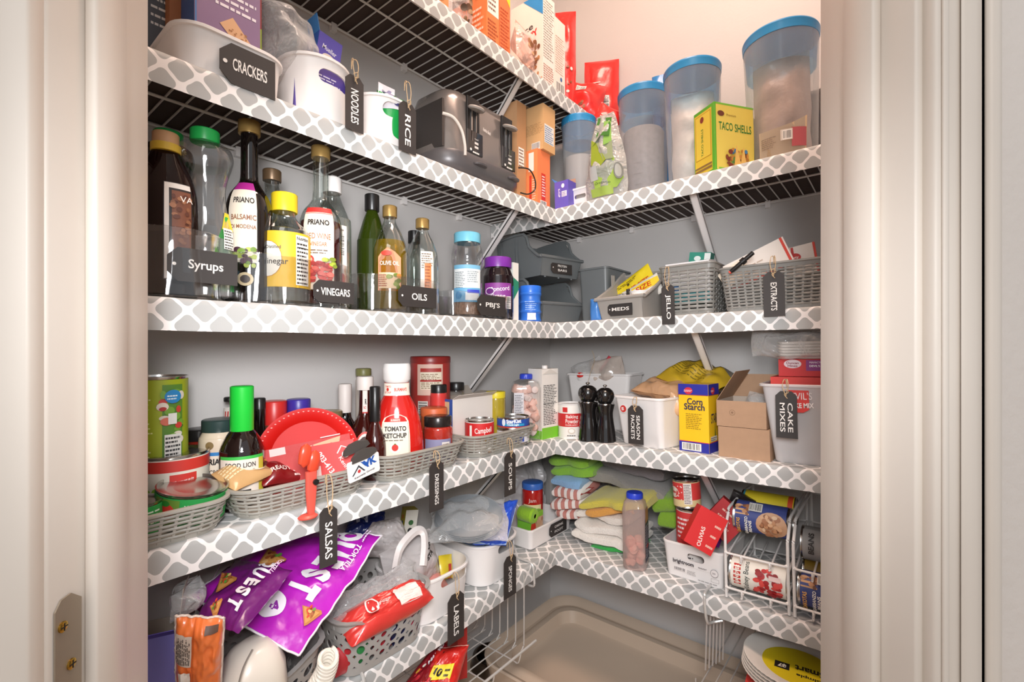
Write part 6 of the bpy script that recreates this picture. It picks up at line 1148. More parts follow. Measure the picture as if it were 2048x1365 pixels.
# red tortilla pack
RTP = foil('#cf3a34', 'red_tortilla_film')
quad_bag('tortilla_pack', 'long red tortilla pack in clear film lying across the perforated basket', [pd(662, 1240, .82), pd(840, 1160, .93), pd(868, 1196, .905), pd(705, 1296, .775)], RTP, lambda A: (A.rect(.58, .30, .86, .90, '#e8dcd4'), A.poly([(.58, .30), (.86, .3), (.9, .6), (.86, .9), (.58, .9)], '#d83c34'), A.rect(.62, .42, .84, .50, '#f0e4dc'), A.text('Nutrition Facts', .73, .62, .09, '#f4ece4', wid=.2, bold=.03), A.lines(.62, .7, .84, .86, 3, '#f0e4dc'), A.ell(.32, .5, .07, .22, '#f2dcd4'), A.ell(.32, .5, .055, .17, '#c8302c'), A.text('Mission', .45, .55, .12, '#f4e4dc', 40, wid=.12, bold=.0)), .045, 22, .003)
quad_bag('film_wrap', 'crinkled clear film bunched around the red tortilla pack', [pd(650, 1215, .84), pd(828, 1130, .97), pd(845, 1178, .93), pd(668, 1262, .80)], FILM, None, .05, 25, .008, cat='film')
p = sub(B2, .035, .06, .02); heap('wrap_pack', 'second red pack deeper inside the perforated basket', 'bag', p, .10, .055, .05, RTP, 151, .004, rot=(-30, 10, 0))
p = sub(B2, .062, .03, .012); heap('pink_packet', 'hot pink packet low in the perforated basket', 'packet', p, .04, .055, .018, foil('#e03058', 'hot_pink_film'), 152, .003, rot=(-20, 30, 0))
p = sub(B2, .045, .025, .01); heap('navy_packet', 'navy and white packet low in the perforated basket', 'packet', p, .05, .04, .018, foil('#262850', 'navy_film'), 153, .003, rot=(-30, -10, 0), draw=lambda A: A.blobs(.005, .005, .045, .035, 7, .003, .006, ['#e8e4e8']))
for i, (x, c_) in enumerate(((-.05, '#3c8c4c'), (.0, '#cf3040'), (-.075, '#b82c34'))):
    p = sub(B2, x, .03, .006); heap('small_packet', ('green packet showing through the basket holes', 'red packet showing through the basket holes', 'crimson packet at the left inside the pierced basket')[i], 'packet', p, .04, .05, .02, foil(c_, 'packet_film_' + str(i)), 160 + i, .003)
# grocery bag in the labels bin
WB = clear('white_shopping_film', '#f8f4f2', .48, .88, .25, '#efe8e6', bump=1, bscale=22)
p = sub(L1, -.022, .075, L1.hh - .045)
t = heap('shopping_bag', 'pale plastic shopping bag with black letters stuffed into the labels bin', 'bag', p, .135, .10, .085, WB, 171, .007, rot=(-18, -6, 0), n=34, draw=lambda A: (A.text('LF', .088, .075, .013, '#2c2826', -14, bold=.04), A.text('STA', .085, .058, .012, '#2c2826', 20, wid=.024, bold=.05)))
m = MB(); W2 = M_('white_bag_handle', '#efe6e2', .4, bump=.5, bscale=40)
for k, (pts) in enumerate(([(-.062, -.03, .06), (-.052, -.05, .098), (-.03, -.052, .112), (.0, -.05, .118), (.014, -.05, .108), (.006, -.055, .085), (-.012, -.056, .05)],)):
    P_ = cr(pts, 6); loops = []
    for i, v in enumerate(P_):
        tg = (P_[min(i + 1, len(P_) - 1)] - P_[max(i - 1, 0)]).normalized(); sd = tg.cross(Vector((0, 1, 0))).normalized() * .009
        loops.append([v + sd, v + Vector((0, .004, 0)), v - sd, v - Vector((0, .004, 0))])
    m.loft(loops, W2)
m.build('bag_handle', t)
p = sub(L1, .0, .05, L1.hh - .07); heap('meat_pack', 'pink pack inside the pale shopping bag', 'pack', p, .09, .07, .035, foil('#dc8f86', 'salmon_film'), 175, .003, rot=(-40, -10, 0))
p = sub(L1, .048, .06, L1.hh - .05); heap('yellow_packet', 'yellow packet at the right inside the labels bin', 'packet', p, .04, .05, .012, foil('#e3c832', 'lemon_film'), 176, .002, rot=(-20, 12, 0), draw=lambda A: A.rect(.02, .0, .03, .03, '#c83c2c'))
quad_bag('grocery_sack', 'crumpled greyish plastic sack behind the shopping bag', [pd(700, 1110, .98), pd(838, 1125, 1.02), pd(800, 1035, 1.06), pd(745, 1045, 1.02)], WB, None, .05, 31, .008)
quad_bag('navy_bag', 'navy blue bag at the back beside the chip bags', [pd(690, 1065, 1.02), pd(765, 1085, 1.05), pd(770, 1025, 1.10), pd(700, 1035, 1.08)], foil('#1f2f78', 'deep_navy_film'), lambda A: (A.text('N', .3, .4, .3, '#cfd4e8', 10, bold=.04)), .04, 35, .004)
q = Pos(); q.loc = pd(806, 1080, 1.10); q.rot = R(70); q.tilt = False; q.loc.z = H[5] + .002
carton(q, 'narrow crayon box with coloured dots behind the shopping bag', .03, .03, .165, ['#e2dccf', '#3a3a34', '#b8a82c'], [('F', lambda A: [A.ell(.015, .10 + .018 * i, .006, .006, c_) for i, c_ in enumerate(('#b8403c', '#2f2f2f', '#3c6c3c'))]), ('L', lambda A: [A.ell(.015, .09 + .014 * i, .005, .005, c_) for i, c_ in enumerate(('#d8b02c', '#c8402c', '#3c7c4c', '#2c5c9c', '#d8702c'))])], rot=(0, 8, 0))
# plates in film and sponges
p = Pos(); p.loc = pd(938, 1046, 1.10); c = CAM - p.loc; p.rot = math.atan2(c.x, -c.y); p.tilt = False
t = T('plate_pack', 'pack of clear plastic plates in crinkled film propped on the sponges bin', 'plates', p, rot=(17, 0, 0)); m = MB(); r = .080
for i in range(4): m.lathe([(0, .004 * i), (r * .6, .004 * i), (r * .7, .004 * i + .003), (r * (1 - .01 * i), .004 * i + .010), (r * (1 - .01 * i), .004 * i + .012), (r * .68, .004 * i + .006), (0, .004 * i + .0025)], clear('grey_clear_plate', '#e4e6e8', .22, .85, .08, '#c8cccf'), 44)
m.build('plates_body', t)
m = MB(); bag(m, .175, .15, .035, FILM, 181, .006, n=34, M=Matrix.Translation((0, .075, .010)) @ Matrix.Rotation(R(90), 4, 'X')); m.build('film_cover', t)
quad_bag('sponge_pack', 'blue sponge pack standing at the right inside the sponges bin', [pd(945, 1090, 1.08), pd(1012, 1092, 1.09), pd(1036, 1000, 1.18), pd(985, 1010, 1.17)], foil('#2a56cc', 'sponge_blue_film'), lambda A: (A.poly([(.55, .0), (1, .0), (1, .8), (.7, .6)], '#a8c4e6'), A.poly([(0, 0), (.5, 0), (.35, .3)], '#9cb8dc')), .035, 41, .003)
p = sub(L2, -.02, .06, L2.hh - .04); heap('sponge_cloth', 'pale blue dimpled cloth pack low in the sponges bin', 'cloth pack', p, .08, .05, .05, M_('dimpled_blue', '#9ab4d4', .6, var=.2, scale=180, bump=1, bscale=260), 183, .002, rot=(-30, 0, 0))
# corner bin contents
p = sub(L3, -.022, .04, .006); carton(p, 'small green and yellow food box in the low corner bin', .055, .05, .070, ['#d9b08c', '#c8a07c', '#7cc03a'], [('F', lambda A: (A.rect(0, .0, .018, .07, '#f0d860'), A.rect(0, .055, .055, .07, '#8cc83c'), A.ell(.008, .03, .012, .02, '#d8402c'), A.blobs(.02, .01, .05, .05, 8, .004, .007, ['#c8987c', '#e0bc9c', '#b8846c'])))])
p = rnd_at('L', 5, 1063, 1113, .10, .006); h = p.h(1008); p.h0 = .05
p2 = sub(L3, .016, .085, .032, w=.062); p2.h0 = .04; p2.rot = p.rot
bottle(p2, 'red jam jar with a blue lid behind the food box in the corner bin', prof(.062, .115, [(.9, 0), (1, .03), (1, .7), (.96, .8), (.9, .84)]), M_('jam_red', '#b81f1c', .08, coat=.6), None, 0, (.0315, .097, .115, M_('blue_jar_lid', '#3c6cc0', .35), 1), name='jam_jar', cat='jar', draws=[lambda A: (A.rect(-.028, .01, .028, .055, '#ecdca8'), A.text('Jam', 0, .066, .014, '#f0dcd8', bold=.0), A.ell(.008, .02, .007, .008, '#cf3a2c'))])
GT = M_('lime_fabric', '#9ccc2c', .85, bump=.5, bscale=180, sheen=.3)
p = sub(L3, -.040, .085, .05); t = T('rolled_sponge', 'rolled lime green sponge behind the low corner bin', 'sponge', p); m = MB()
m.lathe([(0, 0), (.020, .0), (.022, .004), (.022, .045), (.018, .05), (0, .05)], GT, 24, M=Matrix.Translation((0, .0, .02)) @ Matrix.Rotation(R(90), 4, 'X')); m.lathe([(.011, .0505), (.012, .052), (.007, .052), (.006, .0505)], GT, 20, M=Matrix.Translation((0, .0, .02)) @ Matrix.Rotation(R(90), 4, 'X')); m.build('sponge_body', t)
# ------------------------------------------------------------------ towels and cloths
def stripy(a, b_):
    m, nt, bs, out = nodes('striped_terry'); N = nt.nodes.new; tc = N('ShaderNodeTexCoord'); wv = N('ShaderNodeTexWave'); wv.bands_direction = 'X'; wv.inputs['Scale'].default_value = 14; wv.inputs['Distortion'].default_value = .6
    rp = N('ShaderNodeValToRGB'); rp.color_ramp.interpolation = 'CONSTANT'; rp.color_ramp.elements[0].color = lin(b_); rp.color_ramp.elements[1].position = .55; rp.color_ramp.elements[1].color = lin(a)
    e = rp.color_ramp.elements.new(.47); e.color = lin('#a83a38')
    nt.links.new(tc.outputs['Object'], wv.inputs[0]); nt.links.new(wv.outputs[1], rp.inputs[0]); nt.links.new(rp.outputs[0], bs.inputs['Base Color']); bs.inputs['Roughness'].default_value = .9
    return m
def towel(x, y, z, w, d, layers, th, col, label, yaw=0, seed=1, sag=.01, tilt=(0, 0), stripe=None, name='folded_towel'):
    q = Pos(); q.loc = Vector((x, y, H[5] + z + .001)); q.rot = R(yaw); q.tilt = False
    mt = stripy(col, stripe) if stripe else M_('terry_' + label.replace(' ', '_')[:18], col, .9, var=.10, scale=40, bump=.7, bscale=320, sheen=.35)
    t = T(name, label, 'towel', q, rot=(tilt[0], tilt[1], 0)); rg = random.Random(seed)
    for i in range(layers):
        m = MB(); ww, dd = w * rg.uniform(.92, 1.02), d * rg.uniform(.93, 1.0); z0 = i * th * .92; ox, oy = rg.uniform(-.004, .004), rg.uniform(-.003, .004); N_ = 26; K = 12
        loops = []
        for j in range(N_ + 1):                             # rolled front fold: a flattened ring swept from side to side
            u = j / N_; x_ = (u - .5) * ww + ox; lp = []; endk = (1 - abs(2 * u - 1) ** 14) * .45 + .55
            for k in range(K * 2):
                a = 2 * math.pi * k / (K * 2); yy = dd / 2 + oy + math.copysign(abs(math.cos(a)) ** .7, math.cos(a)) * dd / 2; zz = z0 + th / 2 + math.copysign(abs(math.sin(a)) ** .45, math.sin(a)) * th / 2 * endk
                nz = noise.noise(Vector((x_ * 13 + seed, yy * 11, i * 1.7 + seed + zz * 9))) * .011 + noise.noise(Vector((x_ * 45, yy * 40, i + seed))) * .0018
                sg = -sag * (1 - u) ** 2 if sag > 0 else sag * u ** 2
                lp.append((x_ + nz, yy + nz * .7 + noise.noise(Vector((x_ * 16, i * 3, seed))) * .008, max(zz + nz + sg, .001 if z < .01 else -.5)))
            loops.append(lp)
        m.loft(loops, mt)
        o = m.build('folded_layer', t)
    return t
X = lambda px, b: at('R', 5, px, b).loc.x
def tw(px0, px1, b, z, d, layers, th, col, label, **k):
    x0, x1 = X(px0, b), X(px1, b); return towel((x0 + x1) / 2, b, z, x1 - x0, d, layers, th, col, label, **k)
tw(1180, 1266, .070, .0, .14, 1, .020, '#2fae48', 'bright green cloth at the bottom of the towel pile', seed=3)
tw(1140, 1262, .060, .012, .15, 2, .030, '#f1e9e0', 'white terry towel folded above the green cloth', seed=4, tilt=(2, 4), sag=.006)
tw(1150, 1258, .072, .070, .14, 1, .032, '#ece3d9', 'cream terry towel below the yellow cloths', seed=5, tilt=(4, -4), sag=.004)
tw(1172, 1268, .060, .100, .14, 1, .028, '#e2a04a', 'orange yellow folded cloth in the middle of the pile', seed=6, tilt=(4, -8))
tw(1158, 1300, .052, .122, .15, 1, .034, '#d6c64e', 'mustard yellow folded cloth in front of the grey towels', seed=7, tilt=(4, -9))
tw(1172, 1330, .12, .150, .15, 1, .040, '#96908a', 'grey checked cloth sloping across the pile', seed=8, tilt=(5, 5), sag=-.01)
tw(1196, 1326, .15, .188, .14, 1, .046, '#8f8789', 'rolled mauve grey towel on top of the pile', seed=9, tilt=(0, 4), sag=-.006)
tw(1176, 1204, .21, .19, .08, 1, .03, '#2f66b8', 'scrap of blue cloth at the back of the pile', seed=10)
tw(1102, 1186, .10, .168, .13, 2, .034, '#8cc23a', 'lime green towel folded at the top left of the pile', seed=11, tilt=(8, -4), sag=.004)
tw(1098, 1158, .085, .138, .11, 1, .032, '#8cb4dc', 'light blue cloth under the lime green towel', seed=12, tilt=(4, 4))
tw(1108, 1166, .085, .045, .12, 3, .034, '#c9867c', 'red and white striped towel on the left of the pile', seed=13, stripe='#f0e6e0', tilt=(6, -3), sag=.003)
tw(1306, 1350, .12, .075, .12, 2, .05, '#86b02c', 'olive lime cloth behind the marshmallow jug', seed=14)
q = at('L', 5, 1052, .13); quad_bag('white_sack', 'crumpled white plastic sack filling the corner of the lowest shelf', [pd(1005, 1040, 1.46), pd(1092, 1035, 1.56), pd(1085, 915, 1.56), pd(1015, 925, 1.47)], clear('opaque_white_film', '#f6f4f4', .75, .95, .3, '#ebe6e6', bump=.8, bscale=20), None, .08, 51, .007)
# jug of marshmallows
p = at('R', 5, 1272, .035); h = p.h(985); p.rot = R(14)
t = jug(p, 'clear plastic jug of pink pieces with a blue cap on the lowest shelf', .056, .062, h, clear('milky_jug', '#eee2de', .30, .7, .15, '#d8c6c0'), .36, M_('royal_blue_cap', '#2b44c8'), neck=.66, draws=[('R', lambda A: (A.rect(.008, .02, .054, h * .68, '#2a2f48'), A.rect(.012, h * .62, .05, h * .8, '#b87c5c'), A.lines(.012, .03, .05, h * .6, 12, '#c8c4cc'), A.rect(.02, h * .28, .044, h * .32, '#c8403c')))])
lumps(t, .018, .02, .012, h * .36, 30, ['f0a898', 'f0b8a8', 'efc8bc'], (.008, .013), 8)
# bin with cans
p = box_at('R', 5, 1322, 1450, .028, yaw=-3); hb = p.h(1094); B = p; w = p.w
t = tub(p, 'white printed bin holding two red cans and a red box', w, .17, hb, WHITEP, tw=.90, r=.014, rim=.0015, hole=[(w * .06, hb * .68, w * .27, .017, 'F')])
art(t, front(w, .0035), lambda A: (A.text('brightroom', w * .36, hb * .475, .0115, '#2f2a34', wid=w * .34, bold=.03), A.lines(w * .60, hb * .45, w * .76, hb * .49, 2, '#5a545c'), A.rect(w * .19, hb * .41, w * .80, hb * .413, '#b8b0ae'), A.bars(w * .20, hb * .24, w * .40, hb * .33, '#efe8e6'), A.lines(w * .42, hb * .21, w * .56, hb * .33, 4, '#8a8486', .3), A.ell(w * .85, hb * .43, .0085, .0085, '#5a545c', 28), A.ell(w * .85, hb * .43, .0078, .0078, '#ece6e4', 28), A.lines(w * .82, hb * .41, w * .88, hb * .46, 2, '#5a545c'), A.rect(w * .80, hb * .20, w * .92, hb * .205, '#8a8486'), A.rect(w * .80, hb * .29, w * .92, hb * .295, '#8a8486'), A.rect(w * .80, hb * .2, w * .803, hb * .29, '#8a8486'), A.rect(w * .917, hb * .2, w * .92, hb * .29, '#8a8486'), A.lines(w * .60, hb * .14, w * .9, hb * .17, 1, '#8a8486')), 'print')
def redcan(A, h, up):
    A.rect(-.11, h * .30, .11, h - .006, '#d8403c'); A.ell(-.012, h * .55, .016, h * .2, '#f0e4d4'); A.text('Condensed', -.012, h * .55, .007, '#c8302c', wid=.024, bold=.02); A.rect(.016, .01, .034, h * .9, '#ece4dc'); A.lines(.017, .012, .033, h * .88, 12, '#5a3a3a'); A.rect(-.11, h * .05, .016, h * .30, '#e6cf98'); A.blobs(-.02, h * .3, .014, h * .8, 10, .001, .002, ['#f4d8d4'])
q = sub(p, -w * .16, .055, .006, w=.063); q.rot -= R(20); zc = p.h(1031) - .006
can(q, 'lower red and white can standing in the printed bin', max(zc, .07), '#e8dcd0', lambda A: (A.rect(-.11, zc * .45, .11, zc - .006, '#cf3a3a'), A.lines(-.01, zc * .55, .03, zc * .9, 5, '#f0dcd8'), A.rect(-.11, .004, .11, zc * .42, '#e4ded8'), A.lines(-.03, .008, .03, zc * .4, 7, '#4a4446')))
q = sub(p, -w * .19, .055, .008 + max(zc, .07), w=.063); q.rot -= R(20); q.dep = q.dep
can(q, 'upper red condensed milk can stacked on the other in the printed bin', q.h(958), '#e6cf98', lambda A: redcan(A, q.h(958), 1), lid=M_('dark_can_top', '#4c4442', .25, .8), rot=(0, -4, 0))
q = sub(p, .0, .085, .075); heap('purple_packet', 'purple and silver packet behind the red box in the printed bin', 'packet', q, .07, .07, .02, foil('#7a2f8c', 'violet_film'), 190, .003, rot=(-10, 20, 0), draw=lambda A: (A.lines(.02, .045, .06, .065, 3, '#e0dce0'), A.rect(.0, .02, .03, .024, '#d8d0dc')))
flat('tea_box', 'red box with white upside down lettering tilted over the printed bin', 'box', 1412, 1062, 1.02, .062, .085, ink('#cf2426'), lambda A: (A.text('OLIVIAS', -.004, -.016, .0085, '#f0dcd4', 100, wid=.042, bold=.02), A.rect(-.001, .0, .0, .0425, '#a81c20') if False else A.lines(.012, -.03, .028, .038, 3, '#e8b8a8', .2)), (-12, 28, 10), th=.035, part='box_body')
flat('tea_box', 'second dark red box leaning behind the tilted red one', 'box', 1450, 1042, 1.07, .07, .075, ink('#b01e22'), lambda A: A.lines(-.02, -.03, .02, .03, 4, '#e0b0a0', .25), (-8, 38, -8), th=.03, part='box_body')
flat('dark_packet', 'black packet wedged between the red boxes and the can rack', 'packet', 1478, 1020, 1.10, .05, .07, foil('#1f1a1a', 'black_film'), None, (0, 20, 0), th=.02, part='packet_body')
# ------------------------------------------------------------------ can dispensers
def rack(px, label, w=.118, cans=()):
    p = at('R', 5, px, .012); p.rot = R(0); t = T('can_dispenser', label, 'can rack', p); m = MB(); r = .0024; h1, h2, d = .155, .185, .26
    for x in (0, w):
        m = MB(); m.tube(cr([(x, 0, .002), (x, 0, h1 - .02), (x, .006, h1 - .005), (x, .03, h2 - .01), (x, .05, h2), (x, d - .02, h2), (x, d, h2 - .02), (x, d, .002)], 4), r * 1.25, WIRE, 8)
        m.tube([(x, 0, .012), (x, d, .018)], r, WIRE, 7); m.tube([(x, 0, .085), (x, d, .115)], r, WIRE, 7); m.tube([(x, 0, .045), (x, d, .055)], r * .8, WIRE, 7); m.build('side_frame', t)
    for z, y in ((.014, .0), (.088, .0)):
        m = MB(); m.tube(cr([(0, y, z + .012), (.004, y - .004, z + .012), (.008, y - .004, z + .010), (w - .008, y - .004, z + .010), (w - .004, y - .004, z + .012), (w, y, z + .012)], 3), r, WIRE, 7); m.build('front_bar', t)
        for x in (.032, w - .032):
            m = MB(); m.tube(cr([(x, y - .004, z + .012), (x, y - .006, z + .003), (x, y, z - .004), (x, y + .012, z + .001), (x, d, z + .03)], 4), r * .85, WIRE, 7); m.build('can_rail', t)
    for z in (.02, .115, h2):
        m = MB(); m.tube([(0, d, z), (w, d, z)], r, WIRE, 7); m.build('back_bar', t)
    return p
def lying(p, x, y, z, r, L, label, wrap, draw, tilt=0, spin=0, lid=None):
    q = sub(p, x, y, z); q.w = 2 * r
    t = T('food_can', label, 'can', q, rot=(0, 90, 0)); n = 36; M9 = Matrix.Rotation(R(spin), 4, 'Z')
    m = MB(); m.lathe([(0, .001), (r - .003, .001), (r - .003, 0), (r, 0), (r, .002), (r - .001, .004), (r - .001, L - .004), (r, L - .002), (r, L), (r - .003, L), (r - .003, L - .001), (0, L - .001)], STEEL, n); m.build('can_body', t)
    g = MB(); g.lathe([(r - .0006, .005), (r - .0002, .0055), (r - .0002, L - .0055), (r - .0006, L - .005)], ink(wrap), n, c0=False, c1=False); lb = g.build('paper_label', t)
    # in the turned can the front of the wrap faces the room
    art(lb, lambda u, v, o: ((r + o) * math.sin(v / r + R(spin)) * -1, -(r + o) * math.cos(v / r + R(spin)), u), draw, 'print', seg=.004)
    return t
BEAN = ['#c08a62', '#a8704c', '#d8a880', '#8c5a3c']
def garb(A):
    A.rect(.006, -.030, .105, .034, '#3f4a86'); A.rect(.006, .012, .034, .034, '#d8a878'); A.blobs(.008, .014, .032, .032, 10, .003, .006, BEAN); A.ell(.078, -.002, .030, .027, '#cfa07c'); A.blobs(.058, -.020, .098, .016, 46, .003, .0055, BEAN + ['#e0bc98'], 6)
    A.text('DAKOTAS', .014, -.010, .0075, '#e0a850', 90, wid=.03, bold=.03); A.text('GARBANZO', .030, -.008, .006, '#f0ece4', 90, wid=.034, bold=.03); A.text('BEANS', .038, -.008, .006, '#f0ece4', 90, wid=.022, bold=.03); A.bars(.034, .020, .060, .036, '#d8d4cc')
def kid(A):
    A.rect(.004, -.04, .108, .04, '#eee8dc'); A.rect(.010, -.022, .024, .022, '#c03028'); A.text('HANOVER', .017, .0, .008, '#f4ece0', 90, wid=.04, bold=.03); A.text('Kidney Beans', .036, .0, .013, '#2a3a34', 90, wid=.062, bold=.01); A.blobs(.052, -.030, .10, .022, 34, .004, .008, ['#b8282a', '#8c1a1c', '#d84a44', '#a02024'], 9); A.rect(.078, .004, .10, .012, '#e8c8c0')
P1 = rack(1453, 'white wire can dispenser holding bean cans, left of the doorway edge')
lying(P1, .004, .036, .050, .033, .110, 'can of kidney beans lying in the lower front of the dispenser', '#ece6da', kid, spin=8)
lying(P1, .004, .075, .160, .033, .110, 'can of garbanzo beans lying in the upper front of the dispenser', '#3f4a86', garb, spin=0)
lying(P1, .004, .145, .166, .033, .110, 'yellow wrapped can behind the upper bean can in the dispenser', '#d8c22c', lambda A: (A.rect(.004, -.04, .108, .05, '#d8c22c'), A.rect(.096, -.04, .106, .05, '#d8502c'), A.rect(.004, -.04, .008, .05, '#3c8c9c'), A.text('corn', .05, .01, .012, '#4a4420')))
P2 = rack(1590, 'second white wire can dispenser cut off by the doorway edge')
lying(P2, .004, .036, .050, .034, .112, 'can of garbanzo beans in the lower front of the second dispenser', '#3f4a86', garb, spin=4)
lying(P2, .004, .085, .125, .034, .112, 'grey labelled can of beans in the upper front of the second dispenser', '#9c9894', lambda A: (A.rect(.004, -.04, .108, .04, '#a8a4a0'), A.blobs(.04, -.03, .1, .03, 30, .004, .008, BEAN), A.text('BEANS', .02, .01, .01, '#3a3634', 90, bold=.03)), spin=0)
lying(P2, .004, .10, .058, .033, .11, 'amber labelled can behind the lower bean can in the second dispenser', '#a88430', lambda A: A.rect(.004, -.04, .1, .04, '#a88430'))
# ------------------------------------------------------------------ wire baskets hung under the lowest shelf
def hook(pts, parent=None): m = MB(); m.tube(cr(pts, 5), .0032, CHROME, 8); return m
zs = H[5]; GREYW = M_('bright_zinc_wire', '#dcdad6', .3, .4)
t = bpy.data.objects.new('hanging_wire_basket', None); COL.objects.link(t); t.location = (0, -.45, zs - .06)
tag(t, 'chrome wire basket hooked under the lowest left shelf, holding red packets', 'wire basket'); off = Matrix.Translation(-Vector(t.location))
Y0, Y1, ZB, XF = -.78, -.145, zs - .20, .03
zt = lambda y: zs + TL[5] * y
for k in range(9):
    x = -.205 + k * .0262; m = MB(); m.tube(cr([(x, Y1, zt(Y1) - .012), (x, Y1, ZB + .03), (x, Y1 - .004, ZB + .008), (x, Y1 - .02, ZB), (x, Y1 - .05, ZB), (x, Y0, ZB)], 3), .0016, GREYW, 6, off); m.build('basket_wire', t)
for k in range(7):
    y = Y1 - .045 - k * .095; m = MB(); m.tube(cr([(-DL + .02, y, ZB - .002), (-.01, y, ZB - .002), (.018, y, ZB - .004), (.026, y, ZB + .008), (XF, y, ZB + .024)], 3), .0016, GREYW, 6, off); m.build('cross_wire', t)
m = MB(); m.tube([(XF, Y0, ZB + .026), (XF, Y1 + .015, ZB + .026)], .003, GREYW, 8, off); m.build('front_rail', t)
for y in (-.11, -.60):
    m = MB(); m.tube(cr([(-.06, y, zt(y) + .004), (-.01, y, zt(y) + .006), (.006, y, zt(y) - .002), (.010, y, zt(y) - .03), (.008, y, zt(y) - .052), (-.02, y, zt(y) - .054), (-.03, y - .01, zt(y) - .058)], 5), .003, GREYW, 8, off); m.build('hook', t)
q = Pos(); q.loc = Vector((-.06, -.52, ZB + .002)); q.rot = R(60); q.tilt = False
quad_bag('candy_bag', 'big red candy bag with a yellow 10 pack square in the hanging basket', [pd(818, 1420, .93), pd(900, 1420, .93), pd(938, 1290, 1.02), pd(872, 1300, 1.0)], foil('#d42a24', 'candy_red_film'), lambda A: (A.rect(.22, .42, .80, .66, '#f2d62c'), A.text('10', .42, .54, .13, '#1c1a18', -12, wid=.24, bold=.06), A.lines(.6, .46, .76, .62, 2, '#1c1a18'), A.ell(.35, .88, .02, .02, '#5c1a18'), A.blobs(.1, .1, .8, .36, 12, .04, .1, ['#e8846c', '#c83c34', '#e8d8c4', '#b02820']), A.rect(.0, .96, 1, .975, '#f0c8b8')), .05, 61, .003)
quad_bag('candy_bag', 'red and orange gummy bag with white lettering left of the yellow pack square', [pd(760, 1430, .88), pd(840, 1430, .90), pd(905, 1285, 1.03), pd(868, 1292, 1.02)], foil('#8c1a24', 'dark_candy_film'), lambda A: (A.text('HARIBO', .5, .78, .12, '#f0f0f4', 60, wid=.35, bold=.05), A.blobs(.2, .1, .8, .6, 14, .03, .06, ['#e8b03c', '#e0602c', '#f0e4d8', '#c8303c'])), .03, 64, .003)
q = Pos(); q.loc = pd(925, 1300, 1.06); q.loc.z = ZB + .004; q.rot = R(62); q.tilt = False
carton(q, 'flat red wafer box standing at the right of the candy bags in the hanging basket', .022, .12, .155, ['#a82420', '#cf2018', '#d82a20'])
# right-hand hanging basket with paper plates
t = bpy.data.objects.new('hanging_wire_basket', None); COL.objects.link(t); t.location = (.62, .15, zs - .06)
tag(t, 'chrome wire basket hooked under the lowest back shelf, holding paper plates', 'wire basket'); off = Matrix.Translation(-Vector(t.location))
X0, X1, ZB2 = .395, .95, zs - .17
for k in range(24):
    x = X0 + k * .0235; m = MB(); m.tube(cr([(x, DR - .015, zs - .04), (x, DR - .015, ZB2 + .012), (x, DR - .035, ZB2), (x, -.03, ZB2), (x, -.062, ZB2 + .015), (x, -.066, ZB2 + .03)], 3), .0015, GREYW, 6, off); m.build('basket_wire', t)
for k in range(6):
    m = MB(); z = ZB2 + .02 * k; m.tube([(X0 - .001, .012, z), (X0 - .001, DR - .02, z)] if False else [(X0 + .004 * k, .01 + .012 * k, zs - .045), (X0 + .004 * k - .004, .012 + .012 * k, ZB2 + .004)], .0018, GREYW, 6, off); m.build('side_wire', t)
m = MB(); xk = X0; zk = zs + TILT * xk; m.tube(cr([(xk, .05, zk + .004), (xk, .004, zk + .006), (xk, -.008, zk - .002), (xk + .002, -.010, zk - .03), (xk + .006, -.006, zk - .058), (xk + .012, .01, zk - .062), (xk + .03, .02, zk - .056)], 5), .003, GREYW, 8, off); m.build('hook', t)
q = Pos(); q.loc = Vector((.565, -.05, ZB2 + .003)); q.rot = R(6); q.tilt = False
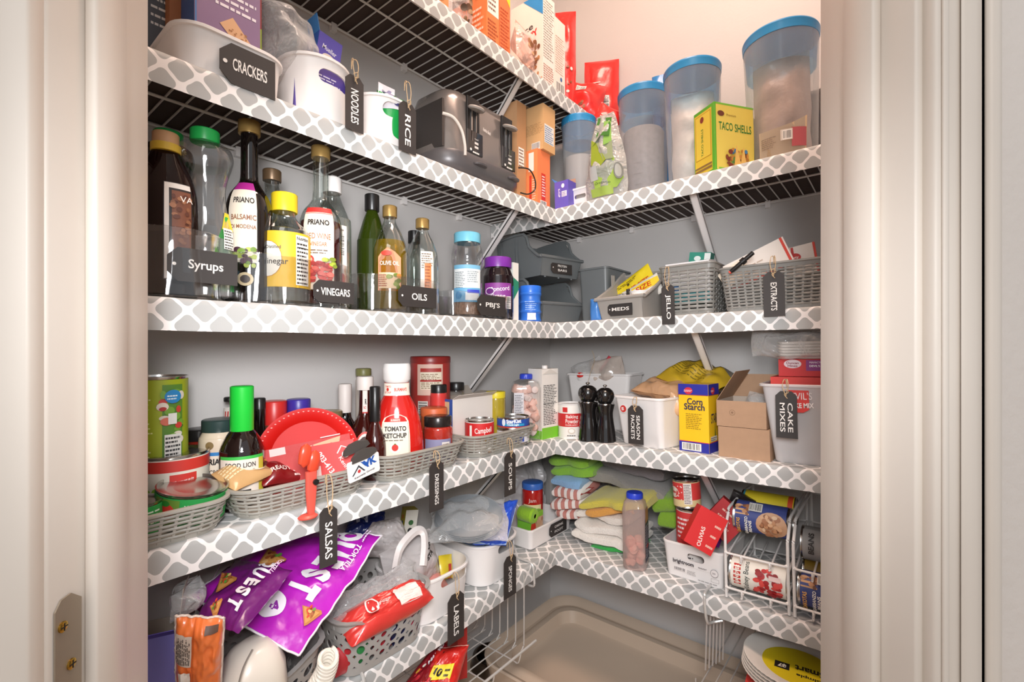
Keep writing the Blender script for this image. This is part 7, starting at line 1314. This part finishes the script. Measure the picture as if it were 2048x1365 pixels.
carton(q, 'red carton under the paper plates in the right hanging basket', .16, .13, .045, ['#cf3a34', '#c8302c', '#d8443c'], [('F', lambda A: A.lines(.01, .02, .09, .036, 2, '#f0dcd8')), ('T', lambda A: A.lines(.01, .01, .07, .03, 2, '#f0dcd8'))])
q = sub(q, .005, .075, .048); q.w = .2
for i in range(5):
    q1 = sub(q, .001 * i, 0, .0065 * i); t = T('paper_plate', ('lowest', 'second lowest', 'middle', 'second from the top')[i] + ' white fluted paper plate of the stack in the right hanging basket' if i < 4 else 'topmost paper plate with a yellow store sticker in the right hanging basket', 'plate', q1, 'stack of white paper plates'); m = MB(); r = .098; n = 120; lp = []
    for a, z in ((.0, .002), (.62, .002), (.70, .004), (.97, .014), (1, .0145), (1, .0155), (.96, .0155), (.69, .006), (.6, .004), (0, .004)):
        lp.append([((a * r + .00001) * math.cos(6.28318 * j / n), (a * r + .00001) * math.sin(6.28318 * j / n), z + (.0009 if j % 2 and a > .72 else 0)) for j in range(n)])
    m.loft(lp, M_('fluted_paper', '#eee8e0', .7)); m.build('plate_body', t)
    if i == 4: art(t, lambda u, v, o: (u, v, .0045 + o + .012 * max(0, math.hypot(u, v) / r - .66)), lambda A: (A.ell(.0, -.006, .066, .062, '#e6cf1e', 36), A.text('Smart', .02, -.01, .020, '#241f1c', 180, wid=.05, bold=.03), A.text('Simple', .018, -.032, .012, '#241f1c', 180, wid=.04, bold=.03), A.rect(-.040, -.028, -.014, -.006, '#241f1c'), A.text('$7', -.027, -.017, .012, '#f0ece0', 180, bold=.05)), 'sticker')
# bowl on the floor
q = Pos(); q.loc = unz(1002, 1318, .02); q.loc.z = .001; q.rot = 0; q.tilt = False; q.loc.x = -.175; q.loc.y = .0
q.loc = unz(985, 1330, 0) + Vector((0, 0, .001)); q.loc.x = max(q.loc.x, -DL + .075)
t = T('metal_bowl', 'dark metal pet bowl on the floor by the left wall behind the wire basket', 'bowl', q); m = MB()
m.lathe([(0, .004), (.036, .004), (.048, .03), (.052, .032), (.058, .030), (.066, .002), (.064, .0), (.06, .002), (.052, .026), (.046, .026), (.036, .001), (0, .001)], M_('dark_steel_bowl', '#6a625a', .22, 1), 40); m.build('bowl_body', t)
